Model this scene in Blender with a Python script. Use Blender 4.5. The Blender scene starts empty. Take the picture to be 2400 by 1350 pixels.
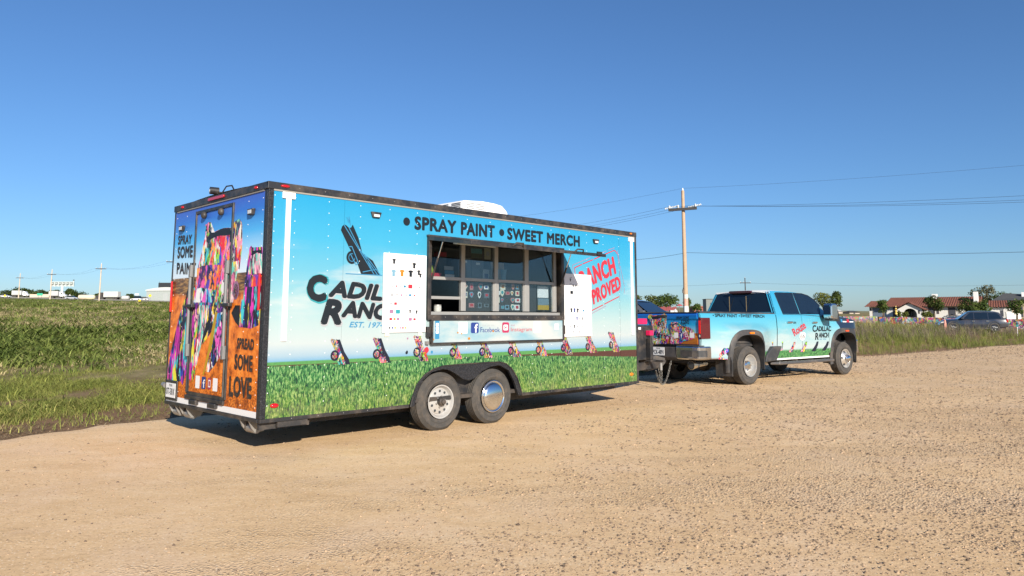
import bpy, math, random
import numpy as np
from mathutils import Vector, Matrix

random.seed(7)
RNG = np.random.default_rng(11)
scene = bpy.context.scene
COL = scene.collection
rad = math.radians

# ------------------------------------------------------------------ camera
FPX, PITCH, PPY, EYE = 1715.0, 0.1213, 537.26, 1.403      # photo is 2400 px wide
cam_data = bpy.data.cameras.new('camera')
cam = bpy.data.objects.new('camera', cam_data)
COL.objects.link(cam)
cam.location = (0, 0, EYE)
cam.rotation_euler = (math.pi / 2 + PITCH, 0, 0)
cam_data.sensor_fit = 'HORIZONTAL'
cam_data.sensor_width = 36.0
cam_data.lens = 36.0 * FPX / 2400.0
cam_data.shift_y = (PPY - 675.0) / 2400.0
cam_data.clip_start = 0.05
cam_data.clip_end = 6000
scene.camera = cam

# ------------------------------------------------------------------ sky, sun, exposure
SUN_FROM = Vector((0.3566, -0.8756, 0.400)).normalized()
world = bpy.data.worlds.new('World')
scene.world = world
world.use_nodes = True
wn = world.node_tree
sky = wn.nodes.new('ShaderNodeTexSky')
sky.sky_type = 'NISHITA'
sky.sun_disc = False
sky.sun_elevation = math.asin(SUN_FROM.z)
sky.sun_rotation = math.atan2(SUN_FROM.x, SUN_FROM.y)
sky.altitude = 0
sky.air_density = 1.0
sky.dust_density = 0.4
sky.ozone_density = 8.0
bg = wn.nodes['Background']
bg.inputs['Strength'].default_value = 0.08
wn.links.new(sky.outputs['Color'], bg.inputs['Color'])
sun_data = bpy.data.lights.new('sun', 'SUN')
sun_data.energy = 5.0
sun_data.angle = rad(0.53)
sun_data.color = (1.0, 0.91, 0.78)
sun = bpy.data.objects.new('sun', sun_data)
sun.rotation_euler = SUN_FROM.to_track_quat('Z', 'Y').to_euler()
sun.location = (8, -20, 12)
COL.objects.link(sun)
vs = scene.view_settings
vs.view_transform = 'Standard'
vs.look = 'None'
vs.exposure = 0.7
vs.gamma = 1.0
vs.use_curve_mapping = False
scene.cycles.max_bounces = 6
scene.cycles.use_denoising = True

# ------------------------------------------------------------------ helpers
def lin(r, g, b):
    f = lambda c: c / 12.92 if c <= 0.04045 else ((c + 0.055) / 1.055) ** 2.4
    return (f(r / 255), f(g / 255), f(b / 255), 1.0)

class NT:
    """small wrapper for writing node trees"""
    def __init__(self, mat):
        self.t = mat.node_tree
    def n(self, typ, ins=None, **kw):
        nd = self.t.nodes.new(typ)
        for k, v in kw.items():
            setattr(nd, k, v)
        for k, v in (ins or {}).items():
            s = nd.inputs[k]
            if hasattr(v, 'is_output') or isinstance(v, bpy.types.NodeSocket):
                self.t.links.new(v, s)
            else:
                s.default_value = v
        return nd
    def math(self, op, a, b=0.0, clamp=False):
        return self.n('ShaderNodeMath', {0: a, 1: b}, operation=op, use_clamp=clamp).outputs[0]
    def ramp(self, fac, stops, interp='LINEAR'):
        r = self.n('ShaderNodeValToRGB', {'Fac': fac})
        cr = r.color_ramp
        cr.interpolation = interp
        while len(cr.elements) < len(stops):
            cr.elements.new(0.5)
        for e, (p, c) in zip(cr.elements, stops):
            e.position = p
            e.color = c if len(c) == 4 else (*c, 1)
        return r.outputs['Color']
    def mix(self, fac, a, b, blend='MIX'):
        m = self.n('ShaderNodeMix', data_type='RGBA', blend_type=blend)
        for s, v in ((m.inputs[0], fac), (m.inputs[6], a), (m.inputs[7], b)):
            if isinstance(v, bpy.types.NodeSocket):
                self.t.links.new(v, s)
            else:
                s.default_value = v
        return m.outputs[2]
    def noise(self, vec, scale, detail=4, rough=0.55, out='Fac', dist=0.0):
        return self.n('ShaderNodeTexNoise', {'Vector': vec, 'Scale': scale, 'Detail': detail, 'Roughness': rough, 'Distortion': dist}).outputs[out]
    def mapping(self, vec, scale=(1, 1, 1), rot=(0, 0, 0), loc=(0, 0, 0)):
        return self.n('ShaderNodeMapping', {'Vector': vec, 'Scale': scale, 'Rotation': rot, 'Location': loc}).outputs[0]
    def sep(self, vec):
        return self.n('ShaderNodeSeparateXYZ', {0: vec}).outputs
    def rng(self, v, a, b, c=0.0, d=1.0):
        return self.n('ShaderNodeMapRange', {0: v, 1: a, 2: b, 3: c, 4: d}).outputs[0]

MATS = {}
def new_mat(name):
    m = bpy.data.materials.new(name)
    m.use_nodes = True
    MATS[name] = m
    return m, NT(m), m.node_tree.nodes['Principled BSDF']

def mat(name, col=(0.5, 0.5, 0.5), rough=0.5, metal=0.0, var=0.0, vscale=8.0, spec=0.5, bump=0.0, bscale=60.0,
        coat=0.0, trans=0.0, dirt=None, dirt_amt=0.3, dirt_scale=3.0, emit=None):
    """plain painted / metal / rubber surface with fine colour variation, grain and dust"""
    if name in MATS:
        return MATS[name]
    m, t, b = new_mat(name)
    c = tuple(col[:3]) + (1,)
    b.inputs['Roughness'].default_value = rough
    b.inputs['Metallic'].default_value = metal
    b.inputs['Specular IOR Level'].default_value = spec
    b.inputs['Coat Weight'].default_value = coat
    b.inputs['Transmission Weight'].default_value = trans
    co = t.n('ShaderNodeTexCoord').outputs['Object']
    out = c
    if var:
        nz = t.noise(co, vscale, 5, 0.6)
        out = t.mix(nz, tuple(x * (1 - var) for x in c[:3]) + (1,), tuple(min(1, x * (1 + var)) for x in c[:3]) + (1,))
    if dirt:
        nz = t.rng(t.noise(co, dirt_scale, 6, 0.65), 0.45, 0.75, 0, dirt_amt)
        out = t.mix(nz, out, tuple(dirt[:3]) + (1,))
    if isinstance(out, bpy.types.NodeSocket):
        t.t.links.new(out, b.inputs['Base Color'])
    else:
        b.inputs['Base Color'].default_value = out
    if bump:
        bn = t.n('ShaderNodeBump', {'Height': t.noise(co, bscale, 3), 'Strength': bump, 'Distance': 0.01})
        t.t.links.new(bn.outputs[0], b.inputs['Normal'])
    if emit:
        b.inputs['Emission Color'].default_value = tuple(emit) + (1,)
        b.inputs['Emission Strength'].default_value = 1.0
    return m

def nrm(v):
    v = np.asarray(v, float)
    return v / (np.linalg.norm(v) + 1e-12)

class MB:
    """collects faces and links them as ONE mesh object"""
    def __init__(s):
        s.v, s.f, s.m = [], [], []
        s.cur = 0
    def add(s, vs_, fs):
        o = len(s.v)
        s.v += [tuple(map(float, p)) for p in vs_]
        s.f += [tuple(i + o for i in f) for f in fs]
        s.m += [s.cur] * len(fs)
        return s
    def box(s, x0, x1, y0, y1, z0, z1):
        x0, x1 = sorted((x0, x1)); y0, y1 = sorted((y0, y1)); z0, z1 = sorted((z0, z1))
        return s.add([(x0, y0, z0), (x1, y0, z0), (x1, y1, z0), (x0, y1, z0), (x0, y0, z1), (x1, y0, z1), (x1, y1, z1), (x0, y1, z1)],
                     [(0, 3, 2, 1), (4, 5, 6, 7), (0, 1, 5, 4), (1, 2, 6, 5), (2, 3, 7, 6), (3, 0, 4, 7)])
    def prism(s, pts, plane, t0, t1):
        """polygon pts (a,b) in plane 'xz','yz','xy' extruded from t0 to t1"""
        F = {'xz': lambda a, b, t: (a, t, b), 'yz': lambda a, b, t: (t, a, b), 'xy': lambda a, b, t: (a, b, t)}[plane]
        n = len(pts)
        vs_ = [F(a, b, t0) for a, b in pts] + [F(a, b, t1) for a, b in pts]
        fs = [tuple(range(n))[::-1], tuple(range(n, 2 * n))] + [(i, (i + 1) % n, n + (i + 1) % n, n + i) for i in range(n)]
        return s.add(vs_, fs)
    def poly(s, pts, plane, t):
        F = {'xz': lambda a, b: (a, t, b), 'yz': lambda a, b: (t, a, b), 'xy': lambda a, b: (a, b, t)}[plane]
        return s.add([F(a, b) for a, b in pts], [tuple(range(len(pts)))])
    def cyl(s, p0, p1, r0, r1=None, n=12, caps=True):
        r1 = r0 if r1 is None else r1
        p0, p1 = np.array(p0, float), np.array(p1, float)
        d = nrm(p1 - p0)
        a = nrm(np.cross(d, (0, 0, 1) if abs(d[2]) < 0.9 else (1, 0, 0))); b = np.cross(d, a)
        vs_ = []
        for p, r in ((p0, r0), (p1, r1)):
            for i in range(n):
                t = 2 * math.pi * i / n
                vs_.append(p + r * (math.cos(t) * a + math.sin(t) * b))
        fs = [(i, (i + 1) % n, n + (i + 1) % n, n + i) for i in range(n)]
        if caps:
            fs += [tuple(range(n))[::-1], tuple(range(n, 2 * n))]
        return s.add(vs_, fs)
    def tube(s, pts, r, n=6, closed=False):
        pts = [np.array(p, float) for p in pts]
        m = len(pts)
        rs = r if hasattr(r, '__len__') else [r] * m
        vs_, up = [], np.array((0.13, 0.21, 1.0))
        for i, p in enumerate(pts):
            if closed:
                d = nrm(pts[(i + 1) % m] - pts[i - 1])
            else:
                d = nrm(pts[min(i + 1, m - 1)] - pts[max(i - 1, 0)])
            a = np.cross(d, up)
            if np.linalg.norm(a) < 0.15:
                a = np.cross(d, (1, 0, 0))
            a = nrm(a); b = np.cross(d, a)
            for k in range(n):
                t = 2 * math.pi * k / n
                vs_.append(p + rs[i] * (math.cos(t) * a + math.sin(t) * b))
        fs = []
        for i in range(m if closed else m - 1):
            j = (i + 1) % m
            for k in range(n):
                fs.append((i * n + k, i * n + (k + 1) % n, j * n + (k + 1) % n, j * n + k))
        if not closed:
            fs += [tuple(range(n))[::-1], tuple(range((m - 1) * n, m * n))]
        return s.add(vs_, fs)
    def lathe(s, prof, c, axis, n=32, caps=True):
        """prof: list of (radius, offset along axis) about centre c; axis 'x','y' or a vector"""
        ax_ = nrm({'x': (1, 0, 0), 'y': (0, 1, 0), 'z': (0, 0, 1)}.get(axis, axis) if isinstance(axis, str) else axis)
        a = nrm(np.cross(ax_, (0, 0, 1) if abs(ax_[2]) < 0.9 else (1, 0, 0))); b = np.cross(ax_, a)
        c = np.array(c, float)
        vs_ = []
        for r, t in prof:
            for k in range(n):
                q = 2 * math.pi * k / n
                vs_.append(c + ax_ * t + r * (math.cos(q) * a + math.sin(q) * b))
        m = len(prof)
        fs = [(i * n + k, i * n + (k + 1) % n, (i + 1) * n + (k + 1) % n, (i + 1) * n + k) for i in range(m - 1) for k in range(n)]
        if caps:
            fs += [tuple(range(n))[::-1], tuple(range((m - 1) * n, m * n))]
        return s.add(vs_, fs)
    def sphere(s, c, r, n=10, sc=(1, 1, 1)):
        c = np.array(c, float)
        vs_, fs = [], []
        for i in range(1, n // 2):
            th = math.pi * i / (n // 2)
            for k in range(n):
                q = 2 * math.pi * k / n
                vs_.append(c + r * np.array((sc[0] * math.sin(th) * math.cos(q), sc[1] * math.sin(th) * math.sin(q), sc[2] * math.cos(th))))
        m = n // 2 - 1
        vs_ += [c + (0, 0, r * sc[2]), c - (0, 0, r * sc[2])]
        for i in range(m - 1):
            for k in range(n):
                fs.append((i * n + k, (i + 1) * n + k, (i + 1) * n + (k + 1) % n, i * n + (k + 1) % n))
        for k in range(n):
            fs.append((m * n, k, (k + 1) % n)); fs.append((m * n + 1, (m - 1) * n + (k + 1) % n, (m - 1) * n + k))
        return s.add(vs_, fs)
    def grid(s, P):
        """P: array (m,n,3) -> quad sheet"""
        P = np.asarray(P, float)
        m, n = P.shape[:2]
        fs = [(i * n + j, (i + 1) * n + j, (i + 1) * n + j + 1, i * n + j + 1) for i in range(m - 1) for j in range(n - 1)]
        return s.add(P.reshape(-1, 3), fs)
    def build(s, name, m, parent=None, smooth=False, bevel=0.0, mats=None, fix=False):
        me = bpy.data.meshes.new(name)
        me.from_pydata(s.v, [], s.f)
        for mm in (mats or [m]):
            me.materials.append(mm)
        if mats:
            me.polygons.foreach_set('material_index', s.m)
        if smooth:
            me.polygons.foreach_set('use_smooth', [True] * len(me.polygons))
            if smooth != 'all':
                try:
                    me.set_sharp_from_angle(angle=rad(38 if smooth is True else smooth))
                except Exception:
                    pass
        me.validate(); me.update()
        o = bpy.data.objects.new(name, me)
        COL.objects.link(o)
        if parent is not None:
            o.parent = parent
        if bevel:
            bv = o.modifiers.new('bevel', 'BEVEL')
            bv.width = bevel; bv.segments = 2; bv.limit_method = 'ANGLE'; bv.angle_limit = rad(35)
        return o

def tag(o, label=None, cat=None, group=None, kind=None):
    if label: o['label'] = label
    if cat: o['category'] = cat
    if group: o['group'] = group
    if kind: o['kind'] = kind
    return o

def thing(name, loc, rz=0.0, label=None, cat=None, group=None):
    o = bpy.data.objects.new(name, None)
    o.empty_display_size = 0.2
    o.location = loc
    o.rotation_euler = (0, 0, rz)
    COL.objects.link(o)
    return tag(o, label, cat, group)

def copy_tree(o, parent=None):
    c = o.copy()
    COL.objects.link(c)
    c.parent = parent
    for ch in list(o.children):
        copy_tree(ch, c)
    return c

# ---- printed lettering: text outlines turned into flat meshes, fitted to a parallelogram on a plane
_TXT = {}
def text_mesh(body, offset=0.0, shear=0.0, space=1.0):
    key = (body, offset, shear, space)
    if key not in _TXT:
        cu = bpy.data.curves.new('t', 'FONT')
        cu.body = body; cu.offset = offset; cu.shear = shear; cu.space_character = space
        cu.resolution_u = 3
        ob = bpy.data.objects.new('t', cu)
        COL.objects.link(ob)
        dg = bpy.context.evaluated_depsgraph_get()
        me = bpy.data.meshes.new_from_object(ob.evaluated_get(dg))
        v = np.array([p.co[:2] for p in me.vertices])
        f = [tuple(p.vertices) for p in me.polygons]
        bpy.data.objects.remove(ob); bpy.data.curves.remove(cu); bpy.data.meshes.remove(me)
        lo, hi = v.min(0), v.max(0)
        _TXT[key] = ((v - lo) / (hi - lo), f)
    return _TXT[key]

def heavy(body, weight, shear=0.0, space=1.0, aspect=4.0):
    """letter shapes thickened by laying shifted copies over each other, each a hair further out"""
    v, f = text_mesh(body, 0.0, shear, space)
    if weight <= 0.001:
        return v, f, np.zeros(len(v))
    wy = weight * 0.9; wx = wy / aspect
    sh = [(0, 0)] + [(0.5 * math.cos(a), 0.5 * math.sin(a)) for a in (0.0, 1.571, 3.142, 4.712)] + [(math.cos(a), math.sin(a)) for a in np.arange(8) * math.pi / 4]
    V_, F_, D_ = [], [], []
    for k, (a, b) in enumerate(sh):
        q = v.copy()
        q[:, 0] = wx + q[:, 0] * (1 - 2 * wx) + a * wx; q[:, 1] = wy + q[:, 1] * (1 - 2 * wy) + b * wy
        F_ += [tuple(i + len(v) * k for i in ff) for ff in f]
        V_.append(q); D_.append(np.full(len(v), k * 0.00007))
    return np.concatenate(V_), F_, np.concatenate(D_)

def lettering(name, body, parent, m, plane, BL, BR, TL, t, offset=0.012, shear=0.0, space=1.0):
    BL, BR, TL = map(np.array, (BL, BR, TL))
    v, f, dd = heavy(body, offset, shear, space, np.linalg.norm(BR - BL) / np.linalg.norm(TL - BL))
    q = BL + v[:, :1] * (BR - BL) + v[:, 1:] * (TL - BL)
    mb = MB()
    F = {'xz': lambda a, e: (a[0], t - e, a[1]), 'yz': lambda a, e: (t - e, a[0], a[1])}[plane]
    mb.add([F(a, e) for a, e in zip(q, dd)], f)
    return mb.build(name, m, parent)

def decal(name, pts, parent, m, plane, t):
    return MB().poly(pts, plane, t).build(name, m, parent)

def circ(cx, cz, rx, rz=None, n=20, a0=0, a1=2 * math.pi):
    rz = rx if rz is None else rz
    full = abs(a1 - a0 - 2 * math.pi) < 1e-6
    return [(cx + rx * math.cos(a0 + (a1 - a0) * i / (n if full else n - 1)), cz + rz * math.sin(a0 + (a1 - a0) * i / (n if full else n - 1))) for i in range(n)]

def rrect(x0, x1, z0, z1, r, n=4):
    out = []
    for cx, cz, a in ((x1 - r, z1 - r, 0), (x0 + r, z1 - r, 90), (x0 + r, z0 + r, 180), (x1 - r, z0 + r, 270)):
        for i in range(n + 1):
            q = rad(a + 90 * i / n)
            out.append((cx + r * math.cos(q), cz + r * math.sin(q)))
    return out

def bar2(p, q, w):
    """thin straight band between two points of a plane"""
    p, q = np.array(p, float), np.array(q, float)
    d = nrm(q - p); n = np.array((-d[1], d[0])) * w / 2
    return [tuple(p - n), tuple(q - n), tuple(q + n), tuple(p + n)]

# ---- survey of the place: a direction read off the photograph, turned into a point at a known distance or on a known wall
def ray(u, v):
    a, b = (u - 1200.0) / FPX, -(v - PPY) / FPX
    return np.array((a, math.cos(PITCH) - b * math.sin(PITCH), math.sin(PITCH) + b * math.cos(PITCH)))
CAM = np.array((0, 0, EYE))
def at(u, v, D):
    """point straight out in direction (u,v), D metres north of the camera"""
    d = ray(u, v)
    return CAM + d * (D / d[1])
class Frame:
    """a vehicle's own axes: x forward, y left, z up from the ground"""
    def __init__(s, o, yaw):
        s.o = np.array((o[0], o[1], 0.0)); s.yaw = yaw
        s.ax = np.array((math.sin(yaw), math.cos(yaw), 0)); s.lf = np.array((-math.cos(yaw), math.sin(yaw), 0))
        s.rz = math.pi / 2 - yaw
    def side(s, u, v, y=0.0):
        d = ray(u, v); t = ((s.o + s.lf * y - CAM) @ s.lf) / (d @ s.lf); p = CAM + d * t - s.o
        return (p @ s.ax, p[2])
    def rear(s, u, v, x=0.0):
        d = ray(u, v); t = ((s.o + s.ax * x - CAM) @ s.ax) / (d @ s.ax); p = CAM + d * t - s.o
        return (p @ s.lf, p[2])
TR = Frame((-2.6008, 7.7367), 0.7819)          # trailer: rear right corner
TK = Frame((4.3433, 16.8001), rad(51.883))     # truck: under the middle of the rear axle

def slope_p(x, y):
    return (x + 2.6008) * -0.7095 + (y - 7.7367) * 0.7047
def ground_h(x, y):
    """the lot is level, the land beyond it climbs gently to the north-west; a low bank carries the road to the east"""
    x, y = np.asarray(x, float), np.asarray(y, float)
    p = slope_p(x, y)
    q = p - 4.0
    base = 0.028 * np.where(q > 20, q, np.log1p(np.exp(np.clip(q, -40, 20))))
    s1 = np.clip((p - 2.5) / 3.8, 0, 1); s2 = np.clip(x / 9.0, 0, 1)
    return base + 0.42 * s1 * s1 * (3 - 2 * s1) * s2 * s2 * (3 - 2 * s2)
def gpt(u, D, dz=0.0):
    """ground point in picture column u, D metres out"""
    x = (u - 1200) / FPX * (D * math.cos(PITCH))
    z = float(ground_h(x, D)) + dz
    x = (u - 1200) / FPX * (D * math.cos(PITCH) + (z - EYE) * math.sin(PITCH))
    return np.array((x, D, float(ground_h(x, D)) + dz))
# ------------------------------------------------------------------ ground
BND = np.array([(-95, -120), (-45, -48), (-14, -2.5), (-6.2, 9.1), (-5.0, 10.9), (0, 15.6), (6, 21.2), (13, 27.7), (28.4, 41), (48, 57), (110, 110)], float)
def bnd_dist(x, y):
    """signed distance to the lot's edge, positive on the planted side"""
    x, y = np.asarray(x, float), np.asarray(y, float)
    best = np.full(x.shape, 1e9); sgn = np.zeros(x.shape)
    for a, b in zip(BND[:-1], BND[1:]):
        d = b - a; L2 = d @ d
        t = np.clip(((x - a[0]) * d[0] + (y - a[1]) * d[1]) / L2, 0, 1)
        dx, dy = x - a[0] - t * d[0], y - a[1] - t * d[1]
        r = np.hypot(dx, dy)
        cr = d[0] * dy - d[1] * dx
        m = r < best
        best = np.where(m, r, best); sgn = np.where(m, np.sign(cr), sgn)
    return best * sgn

def wavy(x, y, s=1.0, seed=0):
    r = np.random.default_rng(seed)
    z = np.zeros(np.shape(x))
    for k in range(9):
        a = r.uniform(0, 6.28); f = s * (0.35 + 0.45 * k) * r.uniform(0.8, 1.25); ph = r.uniform(0, 6.28)
        z = z + np.sin(f * (x * math.cos(a) + y * math.sin(a)) + ph) / (1 + 0.5 * k)
    return z / 3.2

def dirt_mat(name, cols, grass=None, gravel=0.0, bump=0.5, far=None):
    m, t, b = new_mat(name)
    b.inputs['Roughness'].default_value = 0.95
    b.inputs['Specular IOR Level'].default_value = 0.15
    co = t.n('ShaderNodeTexCoord').outputs['Object']
    big = t.noise(co, 0.35, 5, 0.6)
    mid = t.noise(t.mapping(co, (1, 2.2, 1), (0, 0, -0.75)), 1.6, 6, 0.65)
    fine = t.noise(co, 38, 4, 0.7)
    c = t.ramp(t.math('ADD', t.math('MULTIPLY', big, 0.45), t.math('MULTIPLY', mid, 0.55)), cols)
    spot = t.rng(t.noise(t.mapping(co, (0.8, 1.5, 1), (0, 0, -0.7)), 1.1, 6, 0.75), 0.62, 0.72, 0, 0.35)
    c = t.mix(spot, c, (0.26, 0.17, 0.095, 1))
    c = t.mix(t.rng(fine, 0.3, 0.75), t.mix(0.22, c, (0.16, 0.1, 0.06, 1)), c)
    if gravel:
        pk = t.rng(t.noise(co, 0.8, 5, 0.65, dist=0.6), 0.48, 0.66, 0, 0.55)
        c = t.mix(pk, c, (0.70, 0.515, 0.345, 1))
        sp1 = t.noise(co, 75, 4, 0.75); sp2 = t.noise(t.mapping(co, (1, 1.6, 1), (0, 0, -0.75)), 16, 5, 0.7)
        c = t.mix(1.0, c, t.ramp(t.math('ADD', t.math('MULTIPLY', sp1, 0.6), t.math('MULTIPLY', sp2, 0.4)), [(0.36, (0.70, 0.66, 0.62)), (0.47, (0.97, 0.96, 0.95)), (0.56, (1.03, 1.03, 1.03)), (0.66, (1.16, 1.2, 1.24))]), 'MULTIPLY')
        for sc_, thr, colr, seed_ in ((44.0, 0.20, (0.80, 0.68, 0.52, 1), 3.0), (30.0, 0.17, (0.30, 0.205, 0.125, 1), 9.0)):
            vv = t.n('ShaderNodeTexVoronoi', {'Vector': t.mapping(co, loc=(seed_, seed_, 0)), 'Scale': sc_}, feature='F1')
            msk = t.math('MULTIPLY', t.rng(vv.outputs['Distance'], thr + 0.06, thr), t.rng(t.sep(vv.outputs['Color'])[1], 0.55, 0.6))
            c = t.mix(t.math('MULTIPLY', msk, 0.75), c, colr)
        vo = t.n('ShaderNodeTexVoronoi', {'Vector': co, 'Scale': 46.0}, feature='F1')
        mask = t.rng(t.math('ADD', t.noise(t.mapping(co, (0.55, 1.6, 1), (0, 0, -0.5)), 0.55, 4, 0.6), t.math('MULTIPLY', t.sep(co)[0], 0.012)), 0.5, 0.66)
        peb = t.math('MULTIPLY', t.rng(vo.outputs['Distance'], 0.55, 0.25), mask)
        pc = t.ramp(t.sep(vo.outputs['Color'])[0], [(0, (0.34, 0.23, 0.14)), (0.5, (0.52, 0.37, 0.23)), (1, (0.62, 0.48, 0.33))])
        c = t.mix(t.math('MULTIPLY', peb, gravel), c, pc)
        h = t.math('ADD', t.math('MULTIPLY', peb, 0.9), t.math('MULTIPLY', fine, 0.35))
    else:
        h = fine
    if grass:
        sp = t.sep(co)
        g = t.noise(co, 0.5, 6, 0.65)
        gc = t.ramp(t.noise(t.mapping(co, (1, 0.35, 1), (0, 0, 0.78)), 2.2, 6, 0.7), grass)
        p = t.math('ADD', t.math('MULTIPLY', t.math('ADD', sp[0], 2.6), -0.7095), t.math('MULTIPLY', t.math('SUBTRACT', sp[1], 7.737), 0.7047))
        f = t.rng(t.math('ADD', p, t.math('MULTIPLY', t.math('SUBTRACT', g, 0.5), 14)), 6, 11)
        c = t.mix(f, c, gc)
        if far:
            c = t.mix(t.rng(p, 130, 260), c, far)
    t.t.links.new(c, b.inputs['Base Color'])
    bn = t.n('ShaderNodeBump', {'Height': h, 'Strength': bump, 'Distance': 0.02})
    t.t.links.new(bn.outputs[0], b.inputs['Normal'])
    return m

SOIL = dirt_mat('soil', [(0.25, (0.12, 0.072, 0.04)), (0.5, (0.20, 0.125, 0.07)), (0.75, (0.30, 0.205, 0.125))],
                grass=[(0.3, (0.13, 0.105, 0.045)), (0.5, (0.20, 0.165, 0.068)), (0.68, (0.30, 0.235, 0.125))], far=(0.20, 0.19, 0.10, 1), bump=0.9)
LOT = dirt_mat('lot_dirt', [(0.30, (0.53, 0.345, 0.185)), (0.40, (0.66, 0.455, 0.25)), (0.52, (0.74, 0.52, 0.295)), (0.66, (0.79, 0.585, 0.36))], gravel=0.85, bump=0.55)
ASPH = mat('asphalt', (0.17, 0.155, 0.14), 0.9, var=0.25, vscale=0.7)

def graded(lo, hi, near, k, step):
    out = [0.0]
    while out[-1] < hi:
        out.append(out[-1] + max(step, (out[-1] - near) * k))
    neg = [0.0]
    while neg[-1] > lo:
        neg.append(neg[-1] - max(step, (-neg[-1] - near) * k))
    return np.array(sorted(set(neg + out)))
gx = graded(-3500, 3500, 22, 0.09, 0.5)
gy = graded(-400, 4500, 45, 0.09, 0.5)
X, Y = np.meshgrid(gx, gy, indexing='ij')
bd = bnd_dist(X, Y)
Z = ground_h(X, Y) + 0.03 * wavy(X, Y, 1.0, 3) * np.clip(bd / 2, 0, 1) - 0.06 * np.clip((0.9 - bd) / 0.8, 0, 1) - 0.012
Z = Z - 0.25 * np.clip((-bd - 6) / 10, 0, 1)
gr = MB().grid(np.stack([X, Y, Z], -1)).build('ground', SOIL, smooth='all')
tag(gr, kind='structure')

# gravel lot: a sheet that starts along the verge and reaches behind the camera
seg = np.diff(BND, axis=0); sl = np.hypot(*seg.T); cum = np.concatenate([[0], np.cumsum(sl)])
ts = np.unique(np.concatenate([np.arange(0, cum[2] - 10, 6.0), np.arange(cum[2] - 10, cum[2] + 62, 0.22), np.arange(cum[2] + 62, cum[-1], 2.5)]))
ex = np.interp(ts, cum, BND[:, 0]); ey = np.interp(ts, cum, BND[:, 1])
k = np.hanning(41); k /= k.sum()
exs = np.convolve(np.pad(ex, 20, 'edge'), k, 'valid'); eys = np.convolve(np.pad(ey, 20, 'edge'), k, 'valid')
ws = np.concatenate([[-0.35, -0.12, 0.0, 0.1], np.arange(0.3, 14, 0.3), np.arange(14, 30, 1.0), np.geomspace(31, 160, 12)])
nx, ny = 0.7095, -0.7047
jag = 0.30 * wavy(exs, eys, 2.4, 5) + 0.16 * wavy(exs, eys, 7.0, 6)
PX = exs[:, None] + nx * (ws[None, :] - jag[:, None] * np.exp(-np.maximum(ws, 0) / 3)[None, :])
PY = eys[:, None] + ny * (ws[None, :] - jag[:, None] * np.exp(-np.maximum(ws, 0) / 3)[None, :])
rise = np.clip((ws + 0.12) / 0.3, 0, 1)
PZ = ground_h(PX, PY) + (-0.10 + 0.10 * rise)[None, :] + (0.010 * wavy(PX, PY, 1.3, 8) + 0.005 * wavy(PX, PY, 4.0, 9)) * rise[None, :] - 0.006
lot = MB().grid(np.stack([PX, PY, PZ], -1)).build('gravel_lot', LOT, smooth='all')
tag(lot, kind='structure')
def lot_z(x, y):
    return ground_h(x, y) + 0.010 * wavy(x, y, 1.3, 8) + 0.005 * wavy(x, y, 4.0, 9) - 0.006

def scatter(name, temps, pos, rz, sc, m, smooth=False, tilt=None, szv=None, kind='stuff', label=None, cat=None, colors=None):
    """joins copies of small template meshes (verts, faces) into one object with numpy"""
    ids = RNG.integers(0, len(temps), len(pos))
    V_, F3, C_ = [], [], []
    off = 0
    for k_, (tv, tf) in enumerate(temps):
        I = np.where(ids == k_)[0]
        if not len(I):
            continue
        c, s = np.cos(rz[I]), np.sin(rz[I])
        x = tv[None, :, 0] * sc[I, None]; y = tv[None, :, 1] * sc[I, None]
        z = tv[None, :, 2] * (szv if szv is not None else sc)[I, None]
        vx = x * c[:, None] - y * s[:, None] + pos[I, 0, None]
        vy = x * s[:, None] + y * c[:, None] + pos[I, 1, None]
        vz = z + pos[I, 2, None]
        V_.append(np.stack([vx, vy, vz], -1).reshape(-1, 3))
        n = len(tv)
        F3.append((tf[None] + (off + np.arange(len(I)) * n)[:, None, None]).reshape(-1, tf.shape[1]))
        if colors is not None:
            C_.append(np.repeat(colors[I], n, 0))
        off += n * len(I)
    V_, F3 = np.concatenate(V_), np.concatenate(F3)
    me = bpy.data.meshes.new(name)
    w = F3.shape[1]
    me.vertices.add(len(V_)); me.vertices.foreach_set('co', V_.ravel().astype(np.float32))
    me.loops.add(F3.size); me.loops.foreach_set('vertex_index', F3.ravel().astype(np.int32))
    me.polygons.add(len(F3)); me.polygons.foreach_set('loop_start', (np.arange(len(F3)) * w).astype(np.int32))
    me.polygons.foreach_set('loop_total', np.full(len(F3), w, np.int32))
    if smooth:
        me.polygons.foreach_set('use_smooth', np.ones(len(F3), bool))
    if colors is not None:
        at_ = me.attributes.new('tint', 'FLOAT_COLOR', 'POINT')
        C_ = np.concatenate(C_)
        at_.data.foreach_set('color', np.concatenate([C_, np.ones((len(C_), 1))], 1).ravel().astype(np.float32))
    me.materials.append(m)
    me.update(calc_edges=True)
    o = bpy.data.objects.new(name, me)
    COL.objects.link(o)
    return tag(o, label, cat, kind=kind)

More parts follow.
